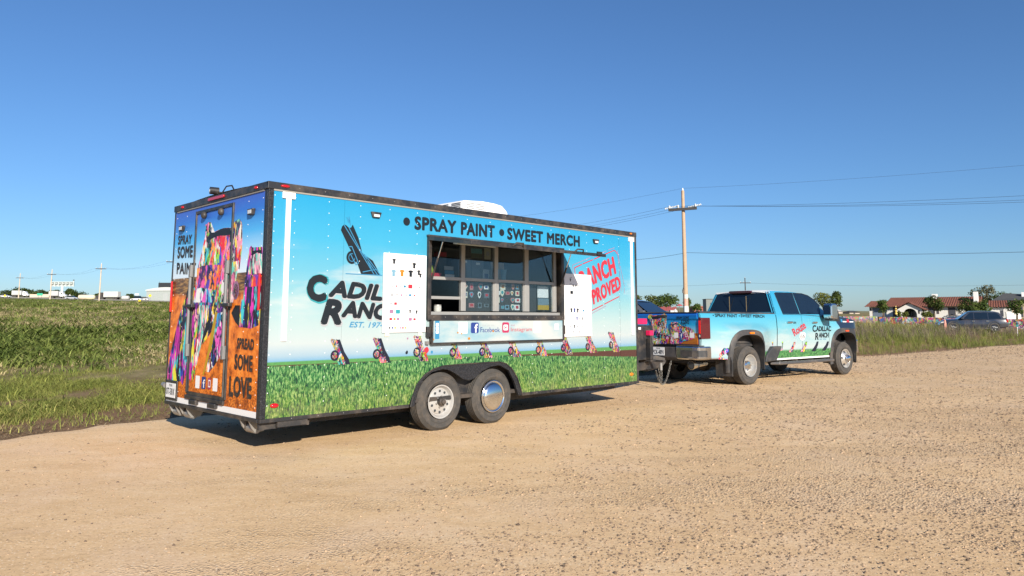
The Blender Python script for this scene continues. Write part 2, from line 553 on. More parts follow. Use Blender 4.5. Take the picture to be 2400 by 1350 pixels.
def tint_mat(name, rough=0.9, trans=0.0, spec=0.2, var=0.25, vs_=30):
    m, t, b = new_mat(name)
    a = t.n('ShaderNodeAttribute', attribute_name='tint').outputs['Color']
    co = t.n('ShaderNodeTexCoord').outputs['Object']
    c = t.mix(1.0, a, t.ramp(t.noise(co, vs_, 3), [(0.3, (1 - var,) * 3), (0.7, (1 + var,) * 3)]), 'MULTIPLY')
    t.t.links.new(c, b.inputs['Base Color'])
    b.inputs['Roughness'].default_value = rough
    b.inputs['Specular IOR Level'].default_value = spec
    if trans:
        tr = t.n('ShaderNodeBsdfTranslucent', {'Color': c})
        mx = t.n('ShaderNodeMixShader', {0: trans, 1: b.outputs[0], 2: tr.outputs[0]})
        t.t.links.new(mx.outputs[0], t.t.nodes['Material Output'].inputs['Surface'])
    return m
STONE = tint_mat('stone', 0.9)
LEAFY = tint_mat('leafy', 0.75, 0.22, 0.12, 0.25, 5)

def stone_temp(seed):
    r = np.random.default_rng(seed)
    v = np.array([(1, 0, 0), (0.3, 0.95, 0), (-0.8, 0.6, 0), (-0.8, -0.6, 0), (0.3, -0.95, 0), (0.5, 0.1, 0.75), (-0.3, 0.5, 0.7), (-0.25, -0.45, 0.8)], float)
    v *= r.uniform(0.65, 1.3, (8, 1)) * np.array((1, 0.8, 0.8))
    v[:, 2] -= 0.12
    f = np.array([(0, 1, 5), (1, 6, 5), (1, 2, 6), (2, 7, 6), (2, 3, 7), (3, 4, 7), (4, 5, 7), (4, 0, 5), (5, 6, 7)])
    return v, f
STONES = [stone_temp(i) for i in range(8)]
def gravel_mask(x, y):
    m = wavy(x * 0.55 + y * 0.3, y * 1.5 - x * 0.7, 0.75, 21) + 0.6 * wavy(x, y, 2.2, 22)
    right = np.clip((x - 0.10 * y + 0.8) / 3.2, -0.7, 1.2)
    return np.clip(0.10 + 1.05 * m + 0.85 * right, 0.07, 1.35)
# candidate stones: depth first so that the picture is filled evenly
N = 215000
d = np.exp(RNG.uniform(np.log(3.6), np.log(48), N))
x = RNG.uniform(-0.80, 0.86, N) * d
keep = (RNG.uniform(0, 1.3, N) < gravel_mask(x, d)) & (bnd_dist(x, d) < -0.15)
x, d = x[keep], d[keep]
size = np.exp(RNG.normal(np.log(0.0062), 0.45, len(x))) * (1 + 0.085 * np.clip(d - 4, 0, 30))
size = np.clip(size, 0.003, np.where(RNG.uniform(0, 1, len(x)) < 0.006, 0.032, 0.012 + 0.0012 * d))
tone = RNG.uniform(0.65, 1.15, (len(x), 1)) * np.where(RNG.uniform(0, 1, (len(x), 1)) < 0.3, np.array([[0.21, 0.15, 0.105]]), np.array([[0.39, 0.275, 0.175]]))
scatter('gravel', STONES, np.stack([x, d, lot_z(x, d)], 1), RNG.uniform(0, 6.28, len(x)), size, STONE, label='loose tan gravel stones strewn over the dirt lot', cat='gravel', colors=tone)
print('stones', len(x))
# ------------------------------------------------------------------ shared vehicle materials
def alb(r, g, b, k=0.46):
    c = lin(r, g, b)
    return (c[0] * k, c[1] * k, c[2] * k)
DUST = (0.36, 0.27, 0.19)
BLACK = mat('black_trim', (0.018, 0.019, 0.022), 0.42, var=0.2, dirt=DUST, dirt_amt=0.22, dirt_scale=5)
DARK = mat('dark_metal', (0.03, 0.03, 0.032), 0.55, 0.2, var=0.3, dirt=DUST, dirt_amt=0.3)
CHROME = mat('chrome', (0.72, 0.73, 0.75), 0.12, 1.0, var=0.08)
ALU = mat('aluminium', (0.36, 0.36, 0.35), 0.42, 0.45, var=0.08, vscale=20)
STEEL = mat('galvanised_steel', (0.30, 0.30, 0.295), 0.5, 0.6, var=0.15, dirt=DUST, dirt_amt=0.35)
RUBBER = mat('tyre_rubber', (0.048, 0.045, 0.042), 0.85, var=0.15, vscale=14, dirt=DUST, dirt_amt=0.16, dirt_scale=9, bump=0.25, bscale=90)
RIM = mat('grey_rim', (0.42, 0.42, 0.41), 0.45, 0.3, var=0.1, dirt=DUST, dirt_amt=0.35)
WHITE = mat('white_paint', (0.74, 0.74, 0.73), 0.45, var=0.04, dirt=(0.5, 0.47, 0.42), dirt_amt=0.15)
RED_LENS = mat('red_lens', (0.42, 0.005, 0.012), 0.15, coat=0.6, var=0.2, vscale=40)
DARKRED_LENS = mat('dark_red_lens', (0.075, 0.004, 0.010), 0.12, coat=0.8, var=0.2, vscale=40)
AMBER = mat('amber_lens', (0.75, 0.17, 0.005), 0.2, coat=0.5)
CLEAR = mat('clear_lens', (0.55, 0.56, 0.56), 0.1, coat=0.8)
BOARD = mat('board_white', (0.72, 0.72, 0.73), 0.5, var=0.015, vscale=3)
INK = mat('black_ink', (0.010, 0.014, 0.019), 0.45, var=0.2, vscale=4, spec=0.3)
INK_GREY = mat('grey_ink', (0.32, 0.33, 0.35), 0.6)
INK_RED = mat('red_ink', alb(238, 60, 82), 0.5, var=0.1, vscale=25)
INK_PINK = mat('pink_ink', alb(205, 150, 190), 0.5, var=0.1)
INK_TEAL = mat('teal_ink', alb(60, 190, 205), 0.45)
INK_BLUE = mat('blue_ink', alb(70, 170, 225), 0.45)
INK_NAVY = mat('navy_ink', alb(55, 85, 175), 0.45)
INK_YEL = mat('yellow_ink', alb(245, 200, 40), 0.5)
INK_ORG = mat('orange_ink', alb(245, 160, 40), 0.5)
INK_WHITE = mat('white_ink', (0.70, 0.71, 0.72), 0.45)
INK_SKY = mat('pale_blue_ink', alb(150, 205, 235), 0.5)
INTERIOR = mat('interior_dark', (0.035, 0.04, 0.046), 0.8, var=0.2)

def plate_mat():
    m, t, b = new_mat('tread_plate')
    b.inputs['Base Color'].default_value = (0.022, 0.023, 0.027, 1)
    b.inputs['Roughness'].default_value = 0.38
    b.inputs['Metallic'].default_value = 0.3
    co = t.n('ShaderNodeTexCoord').outputs['Object']
    h = 0
    for rz_ in (0.785, -0.785):
        v = t.n('ShaderNodeTexVoronoi', {'Vector': t.mapping(co, (50, 50, 50), (0, rz_, 0)), 'Scale': 1.0}, feature='F1')
        q = t.rng(v.outputs['Distance'], 0.45, 0.2)
        h = q if isinstance(h, int) else t.math('MAXIMUM', h, q)
    bn = t.n('ShaderNodeBump', {'Height': h, 'Strength': 0.4, 'Distance': 0.004})
    t.t.links.new(bn.outputs[0], b.inputs['Normal'])
    t.t.links.new(t.mix(t.math('MULTIPLY', h, 0.07), (0.02, 0.021, 0.025, 1), (0.3, 0.3, 0.31, 1)), b.inputs['Base Color'])
    return m
PLATE = plate_mat()

def glass_mat(name, tint, gloss=0.16, dark=0.0):
    m, t, b = new_mat(name)
    out = t.t.nodes['Material Output']
    tr = t.n('ShaderNodeBsdfTransparent', {'Color': (*tint, 1)})
    gl = t.n('ShaderNodeBsdfGlossy', {'Color': (0.9, 0.95, 1, 1), 'Roughness': 0.02})
    fr = t.n('ShaderNodeFresnel', {'IOR': 1.5})
    f = t.math('ADD', t.math('MULTIPLY', fr.outputs[0], 0.22), gloss * 0.02, True)
    mx = t.n('ShaderNodeMixShader', {0: f, 1: tr.outputs[0], 2: gl.outputs[0]})
    t.t.links.new(mx.outputs[0], out.inputs['Surface'])
    return m
PANE = glass_mat('window_glass', (0.80, 0.85, 0.87), 0.1)
TINTED = mat('tinted_glass', (0.006, 0.012, 0.020), 0.04, spec=0.6, coat=0.4, var=0.3, vscale=2)

def graffiti(name, seed, scale=9.0, stretch=(1, 1, 0.55), k=0.5, dark=0.35, pal=None):
    """spray-paint layers on print: saturated blobs with drips and black strokes"""
    m, t, b = new_mat(name)
    b.inputs['Roughness'].default_value = 0.4
    co = t.mapping(t.n('ShaderNodeTexCoord').outputs['Object'], stretch, (0, 0, 0), (seed * 3.1, seed * 1.7, seed * 0.9))
    wob = t.n('ShaderNodeVectorMath', {0: co, 1: t.n('ShaderNodeVectorMath', {0: t.noise(co, scale * 0.8, 3, out='Color'), 3: 0.22}, operation='SCALE').outputs[0]}, operation='ADD').outputs[0]
    wob = t.n('ShaderNodeVectorMath', {0: wob, 1: t.n('ShaderNodeVectorMath', {0: t.noise(t.mapping(co, (1, 1, 0.4)), scale * 3.0, 2, out='Color'), 3: 0.07}, operation='SCALE').outputs[0]}, operation='ADD').outputs[0]
    pal = pal or [(244, 70, 150), (250, 150, 30), (60, 195, 200), (120, 50, 150), (235, 235, 235), (230, 40, 50), (40, 90, 200), (245, 215, 60), (20, 22, 34), (150, 215, 60), (240, 150, 190), (30, 40, 80)]
    stops = [(i / len(pal), alb(*c, k)) for i, c in enumerate(pal)]
    v1 = t.n('ShaderNodeTexVoronoi', {'Vector': wob, 'Scale': scale}, feature='F1')
    v2 = t.n('ShaderNodeTexVoronoi', {'Vector': t.mapping(wob, (2.3, 2.3, 1.1)), 'Scale': scale}, feature='F1')
    c1 = t.ramp(t.sep(v1.outputs['Color'])[0], stops, 'CONSTANT')
    c2 = t.ramp(t.sep(v2.outputs['Color'])[1], stops, 'CONSTANT')
    c = t.mix(t.rng(t.noise(co, scale * 1.3, 3), 0.48, 0.56), c1, c2)
    ln = t.n('ShaderNodeTexVoronoi', {'Vector': wob, 'Scale': scale * 0.9}, feature='DISTANCE_TO_EDGE')
    blk = t.math('MULTIPLY', t.rng(ln.outputs['Distance'], 0.09, 0.04), t.rng(t.noise(co, scale * 0.6, 2), 0.5, 0.58))
    c = t.mix(blk, c, (0.008, 0.008, 0.014, 1))
    c = t.mix(t.rng(t.noise(t.mapping(wob, (1, 1, 0.3)), scale * 2.2, 4), 0.58, 0.66, 0, dark * 2), c, (0.015, 0.01, 0.03, 1))
    t.t.links.new(c, b.inputs['Base Color'])
    return m
GRAF = [graffiti('painted_car_print_%d' % i, i, sc_) for i, sc_ in ((1, 7.0), (2, 9.0), (3, 22.0), (4, 26.0))]
K9 = 0.95
G_MIX = graffiti('rear_car_mixed', 11, 9.5, (1, 1, 0.5), K9, 0.5)
G_WARM = graffiti('rear_car_warm', 12, 6.5, (1, 1, 0.6), K9, 0.45, [(250, 110, 40), (235, 60, 60), (130, 60, 170), (245, 140, 60), (60, 30, 90), (240, 90, 170), (250, 170, 60), (90, 60, 180)])
G_COOL = graffiti('rear_car_cool', 13, 8.0, (1, 1, 0.5), K9, 0.4, [(110, 215, 205), (40, 50, 130), (235, 235, 235), (20, 25, 45), (60, 150, 210), (230, 90, 190), (140, 225, 215), (70, 40, 130)])
G_LEG = graffiti('rear_car_leg', 14, 9.0, (1, 1, 0.32), K9, 0.45, [(20, 20, 35), (235, 60, 190), (50, 60, 170), (30, 30, 60), (70, 205, 215), (225, 220, 60), (190, 40, 160), (40, 30, 70)])
G_PALE = graffiti('rear_car_pale', 15, 10.0, (1, 1, 0.35), K9, 0.45, [(245, 200, 210), (120, 215, 195), (250, 240, 230), (245, 150, 180), (60, 60, 90), (240, 215, 70), (110, 210, 190), (230, 120, 170)])

def side_wrap(name, grass_hi, sky_lo, sky_hi, tail=0.0):
    """vinyl print: blue sky fading to white, far field line, green crop in front"""
    m, t, b = new_mat(name)
    b.inputs['Roughness'].default_value = 0.32
    b.inputs['Coat Weight'].default_value = 0.15
    co = t.n('ShaderNodeTexCoord').outputs['Object']
    X_, Y_, Z_ = t.sep(co)
    zz = t.rng(Z_, sky_lo, sky_hi)
    c = t.ramp(zz, [(0.0, alb(140, 200, 240)), (0.03, alb(188, 220, 240)), (0.10, alb(226, 240, 243)), (0.22, alb(210, 239, 242)), (0.37, alb(174, 230, 241)),
                    (0.53, alb(128, 215, 245)), (0.73, alb(82, 203, 249)), (1.0, alb(46, 186, 246))])
    cl = t.noise(t.mapping(co, (0.8, 0.8, 3.2), (0, 0.18, 0)), 1.15, 4, 0.5)
    band = t.math('MULTIPLY', t.rng(cl, 0.52, 0.70), t.math('MULTIPLY', t.rng(zz, 0.15, 0.35), t.rng(zz, 0.72, 0.5)))
    c = t.mix(t.math('MULTIPLY', band, 0.75), c, (*alb(246, 249, 248), 1))
    # far field, ploughed strip, crop
    ed = t.math('MULTIPLY', t.math('SUBTRACT', t.noise(t.mapping(co, (1, 1, 0.2)), 18, 3), 0.5), 0.05)
    zf = t.math('ADD', Z_, ed)
    far = t.rng(Z_, sky_lo + 0.006, sky_lo - 0.006)
    c = t.mix(far, c, t.mix(t.noise(co, 40, 3), (*alb(70, 150, 90), 1), (*alb(130, 200, 110), 1)))
    soil_top = t.math('SUBTRACT', sky_lo - 0.035, t.math('MULTIPLY', X_, 0.004 if tail else 0.0))
    soil = t.rng(t.math('SUBTRACT', Z_, soil_top), 0.004, -0.004)
    c = t.mix(soil, c, t.mix(t.noise(co, 60, 4), (*alb(70, 42, 40), 1), (*alb(125, 80, 70), 1)))
    gtop = t.math('SUBTRACT', grass_hi, t.math('MULTIPLY', t.rng(X_, 3.4, 6.6), tail))
    g = t.rng(t.math('SUBTRACT', zf, gtop), 0.006, -0.006)
    cw = t.n('ShaderNodeVectorMath', {0: co, 1: t.n('ShaderNodeVectorMath', {0: t.noise(co, 9, 3, out='Color'), 3: 0.06}, operation='SCALE').outputs[0]}, operation='ADD').outputs[0]
    s1 = t.noise(t.mapping(cw, (1, 1, 0.24), (0, 0.16, 0)), 66, 3, 0.7)
    s2 = t.noise(t.mapping(cw, (1, 1, 0.26), (0, -0.22, 0)), 46, 4, 0.7)
    big = t.noise(co, 2.2, 3)
    near = t.math('ADD', t.math('MULTIPLY', t.math('SUBTRACT', big, 0.5), 1.3), t.rng(Z_, grass_hi, grass_hi - 0.5))
    gc1 = t.ramp(s1, [(0.39, alb(12, 56, 56)), (0.45, alb(44, 124, 80)), (0.53, alb(88, 176, 94)), (0.60, alb(182, 230, 156))])
    gc2 = t.ramp(t.math('ADD', t.math('MULTIPLY', s1, 0.5), t.math('MULTIPLY', s2, 0.5)), [(0.40, alb(18, 60, 54)), (0.46, alb(76, 130, 56)), (0.53, alb(140, 178, 66)), (0.59, alb(216, 228, 134))])
    gc = t.mix(1.0, t.mix(t.math('MULTIPLY', near, 0.8, True), gc1, gc2), (0.84, 0.86, 0.86, 1), 'MULTIPLY')
    c = t.mix(g, c, gc)
    dst = t.math('MULTIPLY', t.rng(t.noise(co, 6, 6, 0.7), 0.45, 0.75), t.rng(Z_, 0.75, 0.36, 0, 0.4))
    c = t.mix(dst, c, (0.30, 0.23, 0.16, 1))
    t.t.links.new(c, b.inputs['Base Color'])
    bn = t.n('ShaderNodeBump', {'Height': t.noise(t.mapping(co, (1, 1, 0.5)), 2.4, 2), 'Strength': 0.12, 'Distance': 0.05})
    t.t.links.new(bn.outputs[0], b.inputs['Normal'])
    return m
WRAP = side_wrap('side_print', 0.90, 0.945, 2.80, 0.13)

def rear_wrap():
    m, t, b = new_mat('rear_print')
    b.inputs['Roughness'].default_value = 0.32
    co = t.n('ShaderNodeTexCoord').outputs['Object']
    X_, Y_, Z_ = t.sep(co)
    k = 0.95
    c = t.ramp(t.rng(Z_, 1.95, 2.78), [(0.0, alb(214, 232, 246, k)), (0.22, alb(170, 215, 244, k)), (0.5, alb(80, 175, 236, k)), (0.8, alb(50, 112, 205, k)), (1.0, alb(62, 92, 190, k))])
    low = t.ramp(t.noise(t.mapping(co, (1, 1, 7)), 5, 5, 0.65), [(0.35, alb(60, 34, 20, k)), (0.5, alb(116, 82, 44, k)), (0.62, alb(170, 130, 70, k))])
    org = t.ramp(t.noise(co, 7, 6, 0.62), [(0.34, alb(130, 62, 22, k)), (0.46, alb(212, 112, 34, k)), (0.58, alb(240, 140, 52, k)), (0.75, alb(246, 160, 76, k))])
    spk = t.rng(t.math('ADD', t.noise(co, 42, 4, 0.7), t.rng(Z_, 1.0, 0.4, -0.12, 0.09)), 0.5, 0.60, 0, 0.8)
    org = t.mix(spk, org, (*alb(110, 50, 20, k), 1))
    wob = t.math('MULTIPLY', t.math('SUBTRACT', t.noise(co, 6, 4), 0.5), 0.12)
    f1 = t.rng(Z_, 1.915, 1.905)
    f2 = t.rng(t.math('ADD', Z_, wob), 1.72, 1.66)
    c = t.mix(f1, c, low)
    c = t.mix(f2, c, org)
    t.t.links.new(c, b.inputs['Base Color'])
    return m
REARP = rear_wrap()

# ------------------------------------------------------------------ wheels
def wheel_mesh_parts(parent, c, R, w, out, style, rr):
    """parent > tyre, rim, hub...; c centre of the tyre's outer face, out = -1 for a face that looks to -y"""
    s = -out                                  # inward direction along y
    cx, cy, cz = c
    wh = bpy.data.objects.new('wheel', None); COL.objects.link(wh); wh.parent = parent; wh.location = c
    o = (0, 0, 0)
    prof = [(rr, 0.03), (rr + 0.02, 0.006), (rr + 0.28 * (R - rr), -0.003), (rr + 0.31 * (R - rr), -0.007), (rr + 0.36 * (R - rr), -0.007), (rr + 0.40 * (R - rr), -0.003), (rr + 0.66 * (R - rr), -0.004), (rr + 0.69 * (R - rr), -0.009), (rr + 0.74 * (R - rr), -0.008), (rr + 0.77 * (R - rr), -0.001), (R - 0.018, 0.014), (R - 0.004, 0.03)]
    n = 5
    gw = (w - 0.06) / n
    for i in range(n):
        a = 0.03 + i * gw
        prof += [(R, a + 0.004), (R, a + gw - 0.010), (R - 0.009, a + gw - 0.008), (R - 0.009, a + gw - 0.001)]
    prof += [(R - 0.004, w - 0.03), (R - 0.02, w - 0.012), (rr, w)]
    ty = MB().lathe(prof, o, (0, s, 0), 56, caps=False).build('tyre', RUBBER, wh, smooth=30)
    if style == 'modular':
        mb = MB().lathe([(rr + 0.004, 0.002), (rr + 0.006, -0.006), (rr - 0.010, -0.004), (rr - 0.016, 0.012), (rr - 0.035, 0.040), (rr - 0.045, 0.042), (rr - 0.055, 0.030), (0.085, 0.018), (0.0, 0.018)], o, (0, s, 0), 40, caps=False)
        rim = mb.build('rim', RIM, wh, smooth=30)
        for i in range(10):
            a = 2 * math.pi * (i + 0.5) / 10
            MB().lathe([(0.0165, 0.0), (0.0165, 0.004)], (0.131 * math.cos(a), s * 0.0185, 0.131 * math.sin(a)), (0, s, 0), 10).build('vent_hole', INTERIOR, wh)
        hub = MB().lathe([(0.048, 0.02), (0.048, -0.035), (0.040, -0.045), (0.030, -0.046), (0.030, -0.070), (0.020, -0.074), (0.0, -0.074)], o, (0, s, 0), 20, caps=False).build('hub', DARK, wh, smooth=30)
        for i in range(6):
            a = 2 * math.pi * i / 6 + 0.3
            hub_n = MB().cyl((0.07 * math.cos(a), s * 0.02, 0.07 * math.sin(a)), (0.07 * math.cos(a), s * -0.006, 0.07 * math.sin(a)), 0.009, n=6).build('lug_nut', STEEL, wh)
    elif style == 'moon':
        MB().lathe([(rr + 0.004, 0.004), (rr + 0.004, -0.008), (rr - 0.016, -0.010), (rr - 0.022, 0.004), (rr - 0.03, 0.0)] +
                   [((rr - 0.03) * math.cos(a), -0.052 * math.sin(a)) for a in np.linspace(0.05, math.pi / 2, 9)], o, (0, s, 0), 40, caps=False).build('hub_cap', CHROME, wh, smooth='all')
    elif style == 'dually':
        MB().lathe([(rr + 0.004, 0.0), (rr + 0.004, -0.008), (rr - 0.014, -0.006), (rr - 0.022, 0.02), (rr - 0.034, 0.10), (rr - 0.06, 0.135), (0.10, 0.135)], o, (0, s, 0), 40, caps=False).build('rim', mat('polished_rim', (0.66, 0.65, 0.62), 0.28, 0.75, var=0.08, dirt=DUST, dirt_amt=0.3), wh, smooth=30)
        for i in range(5):
            a = 2 * math.pi * i / 5 + 0.5
            MB().lathe([(0.030, 0.0), (0.030, 0.004)], (0.135 * math.cos(a), s * 0.1315, 0.135 * math.sin(a)), (0, s, 0), 12).build('vent_hole', INTERIOR, wh)
        MB().lathe([(0.105, 0.136), (0.098, 0.06), (0.078, 0.035), (0.05, 0.03), (0.0, 0.028)], o, (0, s, 0), 24, caps=False).build('hub', CHROME, wh, smooth=30)
        for i in range(8):
            a = 2 * math.pi * i / 8
            MB().cyl((0.088 * math.cos(a), s * 0.09, 0.088 * math.sin(a)), (0.088 * math.cos(a), s * 0.035, 0.088 * math.sin(a)), 0.011, n=6).build('lug_nut', CHROME, wh)
    elif style == 'convex':
        MB().lathe([(rr + 0.004, 0.0), (rr + 0.004, -0.008), (rr - 0.014, -0.006), (rr - 0.022, 0.02), (rr - 0.030, 0.035), (0.15, 0.0), (0.105, -0.03), (0.1, -0.034)], o, (0, s, 0), 40, caps=False).build('rim', mat('polished_rim', (0.66, 0.65, 0.62), 0.28, 0.75, var=0.08, dirt=DUST, dirt_amt=0.3), wh, smooth=30)
        for i in range(5):
            d = MB()
            a = 2 * math.pi * i / 5 + 0.5
            q = [(0.035 * math.cos(b_) * 1.0, 0.026 * math.sin(b_)) for b_ in np.linspace(0, 2 * math.pi, 14)[:-1]]
            d.add([(math.cos(a) * (0.165 + y_) - math.sin(a) * x_, s * (0.0035 + y_ * 0.6), math.sin(a) * (0.165 + y_) + math.cos(a) * x_) for x_, y_ in q], [tuple(range(len(q)))])
            d.build('vent_hole', INTERIOR, wh)
        MB().lathe([(0.102, -0.03), (0.098, -0.06), (0.075, -0.085), (0.062, -0.11), (0.045, -0.118), (0.0, -0.12)], o, (0, s, 0), 24, caps=False).build('hub', CHROME, wh, smooth=30)
        for i in range(8):
            a = 2 * math.pi * i / 8
            MB().cyl((0.086 * math.cos(a), s * -0.03, 0.086 * math.sin(a)), (0.086 * math.cos(a), s * -0.095, 0.086 * math.sin(a)), 0.011, n=6).build('lug_nut', CHROME, wh)
    return wh

# ------------------------------------------------------------------ merchandise trailer
S, R_ = TR.side, TR.rear
LT, WT = 6.7072, 2.59
ZB, ZT = 0.325, 2.867
T = thing('merchandise_trailer', TR.o, TR.rz, 'long blue printed merchandise trailer with open serving hatch, hitched to the truck', 'trailer')

fo = [(1.915, 0.335), (1.949, 0.453), (2.021, 0.602), (2.133, 0.71), (2.274, 0.776), (2.434, 0.806), (2.781, 0.813), (3.209, 0.817), (3.434, 0.813), (3.549, 0.785), (3.666, 0.71), (3.776, 0.575), (3.848, 0.412), (3.87, 0.335)]
WX0, WX1, WZ0, WZ1 = 2.19, 4.72, 1.47, 2.425     # serving window
zb, zt = 0.366, 2.79
def spanel(pts):
    return MB().prism(pts, 'xz', 0.0, 0.03).build('side_panel', WRAP, T)
g_ = 0.003
fl = [p for p in fo if p[0] < WX0]; fm = [p for p in fo if WX0 < p[0]]
zl = np.interp(WX0, [p[0] for p in fo], [p[1] for p in fo])
spanel([(0.055, zb), (0.935, zb), (0.935, zt), (0.055, zt)])
spanel([(0.935 + g_, zb), (1.915, zb)] + fl[1:] + [(WX0 - g_, zl), (WX0 - g_, zt), (0.935 + g_, zt)])
spanel([(WX0, WZ1), (3.47, WZ1), (3.47, zt), (WX0, zt)])
spanel([(3.47 + g_, WZ1), (WX1, WZ1), (WX1, zt), (3.47 + g_, zt)])
spanel([(WX0, zl)] + fm[:-1] + [(3.87, zb), (WX1, zb), (WX1, WZ0), (WX0, WZ0)])
spanel([(WX1 + g_, zb), (6.219, zb), (6.219, zt), (WX1 + g_, zt)])
spanel([(6.219 + 0.006, zb), (6.66, zb), (6.66, zt), (6.219 + 0.006, zt)])
# far side, nose, floor, roof, inner lining
MB().box(0.03, LT - 0.03, WT - 0.03, WT, zb, zt).build('far_wall', WHITE, T)
MB().box(LT - 0.03, LT, 0.03, WT - 0.03, zb, zt).build('nose_wall', mat('nose_white', (0.6, 0.63, 0.65), 0.4, var=0.05), T)
rf = MB(); ys = np.linspace(0.01, WT - 0.01, 9)
rf.grid(np.array([[(x, y, 2.85 + 0.05 * (1 - ((y - WT / 2) / (WT / 2)) ** 2)) for y in ys] for x in (0.02, LT - 0.02)]))
rf.build('roof', WHITE, T, smooth='all')
MB().box(0.035, LT - 0.035, 0.035, WT - 0.035, 0.37, 0.42).build('floor', DARK, T)
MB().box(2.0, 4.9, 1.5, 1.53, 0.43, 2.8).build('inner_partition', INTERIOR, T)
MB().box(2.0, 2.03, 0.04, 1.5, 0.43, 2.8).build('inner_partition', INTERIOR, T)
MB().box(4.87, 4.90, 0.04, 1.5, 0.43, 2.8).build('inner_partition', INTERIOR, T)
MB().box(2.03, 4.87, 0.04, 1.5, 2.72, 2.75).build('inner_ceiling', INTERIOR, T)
MB().box(1.85, 3.93, 0.14, 0.155, 0.42, 0.84).build('wheel_box', BLACK, T)
MB().box(1.85, 3.93, 0.035, 0.15, 0.835, 0.85).build('wheel_box', BLACK, T)

# roof caps and trims
cap = MB()
cap.prism([(-0.012, 2.79), (-0.004, 2.79), (0.03, 2.86), (0.03, ZT), (-0.012, ZT)], 'yz', -0.02, LT + 0.005)
cap.build('roof_cap', BLACK, T, bevel=0.003)
capr = MB().prism([(-0.020, 2.79), (0.0, 2.79), (0.03, 2.86), (0.03, ZT), (-0.020, ZT)], 'xz', -0.004, WT + 0.004)
capr.build('roof_cap', BLACK, T, bevel=0.003)
MB().box(LT - 0.01, LT + 0.008, 0, WT, 2.79, ZT - 0.003).build('roof_cap', BLACK, T)
MB().box(0.05, 6.66, -0.008, -0.0005, 2.772, 2.789).build('drip_rail', mat('drip_rail', (0.34, 0.31, 0.26), 0.5, 0.4), T)
MB().box(-0.012, -0.001, 0.10, 2.5, 2.772, 2.7895).build('drip_rail', MATS['drip_rail'], T)
po = MB(); po.box(-0.006, 0.053, -0.005, 0.0295, zb + 0.002, 2.788); po.box(-0.006, -0.0005, 0.03, 0.085, zb + 0.002, 2.788)
po.build('corner_post', PLATE, T, bevel=0.002)
po = MB(); po.box(-0.006, 0.0, WT - 0.03, WT + 0.004, zb + 0.002, 2.788); po.build('corner_post', BLACK, T)
MB().box(6.662, LT + 0.004, -0.005, 0.03, zb + 0.002, 2.788).build('corner_post', BLACK, T, bevel=0.002)
for x0_, x1_ in ((-0.004, 1.905), (3.88, LT + 0.004)):
    MB().box(x0_, x1_, -0.007, 0.05, ZB, zb).build('bottom_rail', BLACK, T, bevel=0.003)
MB().box(-0.012, 0.04, 0.05, WT, ZB, zb - 0.002).build('bottom_rail', BLACK, T, bevel=0.003)
MB().box(0.04, LT, WT - 0.04, WT + 0.002, ZB, zb).build('bottom_rail', BLACK, T)
for y_ in (0.45, WT - 0.45):
    MB().box(0.05, 6.6, y_ - 0.03, y_ + 0.03, 0.22, 0.365).build('chassis_beam', DARK, T)
for x_ in np.arange(0.6, 6.5, 0.61):
    MB().box(x_ - 0.02, x_ + 0.02, 0.06, WT - 0.06, 0.30, 0.368).build('cross_member', DARK, T)
MB().box(0.2, 0.55, -0.002 + 0.01, 0.05, 0.265, 0.324).build('step_bracket', DARK, T)
MB().box(0.02, 0.6, 0.06, 0.10, 0.25, 0.322).build('corner_skirt', DARK, T)

# fender
fi = [(3.80, 0.335), (3.725, 0.52), (3.607, 0.69), (3.434, 0.767), (3.265, 0.757), (3.10, 0.70), (2.978, 0.62), (2.872, 0.593), (2.76, 0.622), (2.63, 0.70), (2.52, 0.75), (2.424, 0.764), (2.25, 0.735), (2.11, 0.645), (2.02, 0.50), (1.985, 0.335)]
MB().prism(fo + fi, 'xz', -0.022, 0.02).build('fender', PLATE, T, bevel=0.004)
lip = MB().tube([(x_, -0.026, z_) for x_, z_ in fo], 0.008, 6); lip.build('fender_lip', BLACK, T, smooth=True)
wheel_mesh_parts(T, (2.43, 0.02, 0.356), 0.365, 0.21, -1, 'modular', 0.205)
wheel_mesh_parts(T, (3.345, 0.015, 0.356), 0.365, 0.21, -1, 'moon', 0.212)
for cx in (2.43, 3.345):
    wheel_mesh_parts(T, (cx, WT - 0.02, 0.362), 0.365, 0.21, 1, 'modular', 0.205)
    MB().cyl((cx, 0.1, 0.362), (cx, WT - 0.1, 0.362), 0.04, n=10).build('axle', DARK, T)

# rivets: small domes in columns, far too many to name one by one
rv = MB()
def rivet(x, z, p, r=0.0062):
    if p == 's':
        rv.lathe([(r, 0.0), (r * 0.8, 0.003), (0.0, 0.0042)], (x, -0.0003, z), (0, -1, 0), 6, caps=False)
    else:
        rv.lathe([(r, 0.0), (r * 0.8, 0.003), (0.0, 0.0042)], (-0.0003, x, z), (-1, 0, 0), 6, caps=False)
for ci in range(16):
    x_ = 0.068 if ci == 0 else 0.31 + (ci - 1) * 0.4215
    if abs(x_ - 0.2) < 0.06 and ci: continue
    z_ = 2.724
    while z_ > 0.42:
        if not (WX0 - 0.06 < x_ < WX1 + 0.06 and 1.05 < z_ < WZ1 + 0.06) and not (1.9 < x_ < 3.9 and z_ < 0.86) and not (z_ < 0.85 and ci % 2):
            rivet(x_, z_, 's')
        z_ -= 0.131
for y_ in (0.13, 0.47, 2.19, 2.51):
    z_ = 2.70
    while z_ > 0.46:
        rivet(y_, z_, 'r'); z_ -= 0.131 if y_ < 1 else 0.2
o = rv.build('rivets', INK_WHITE, T); o['kind'] = 'stuff'
rv2 = MB()
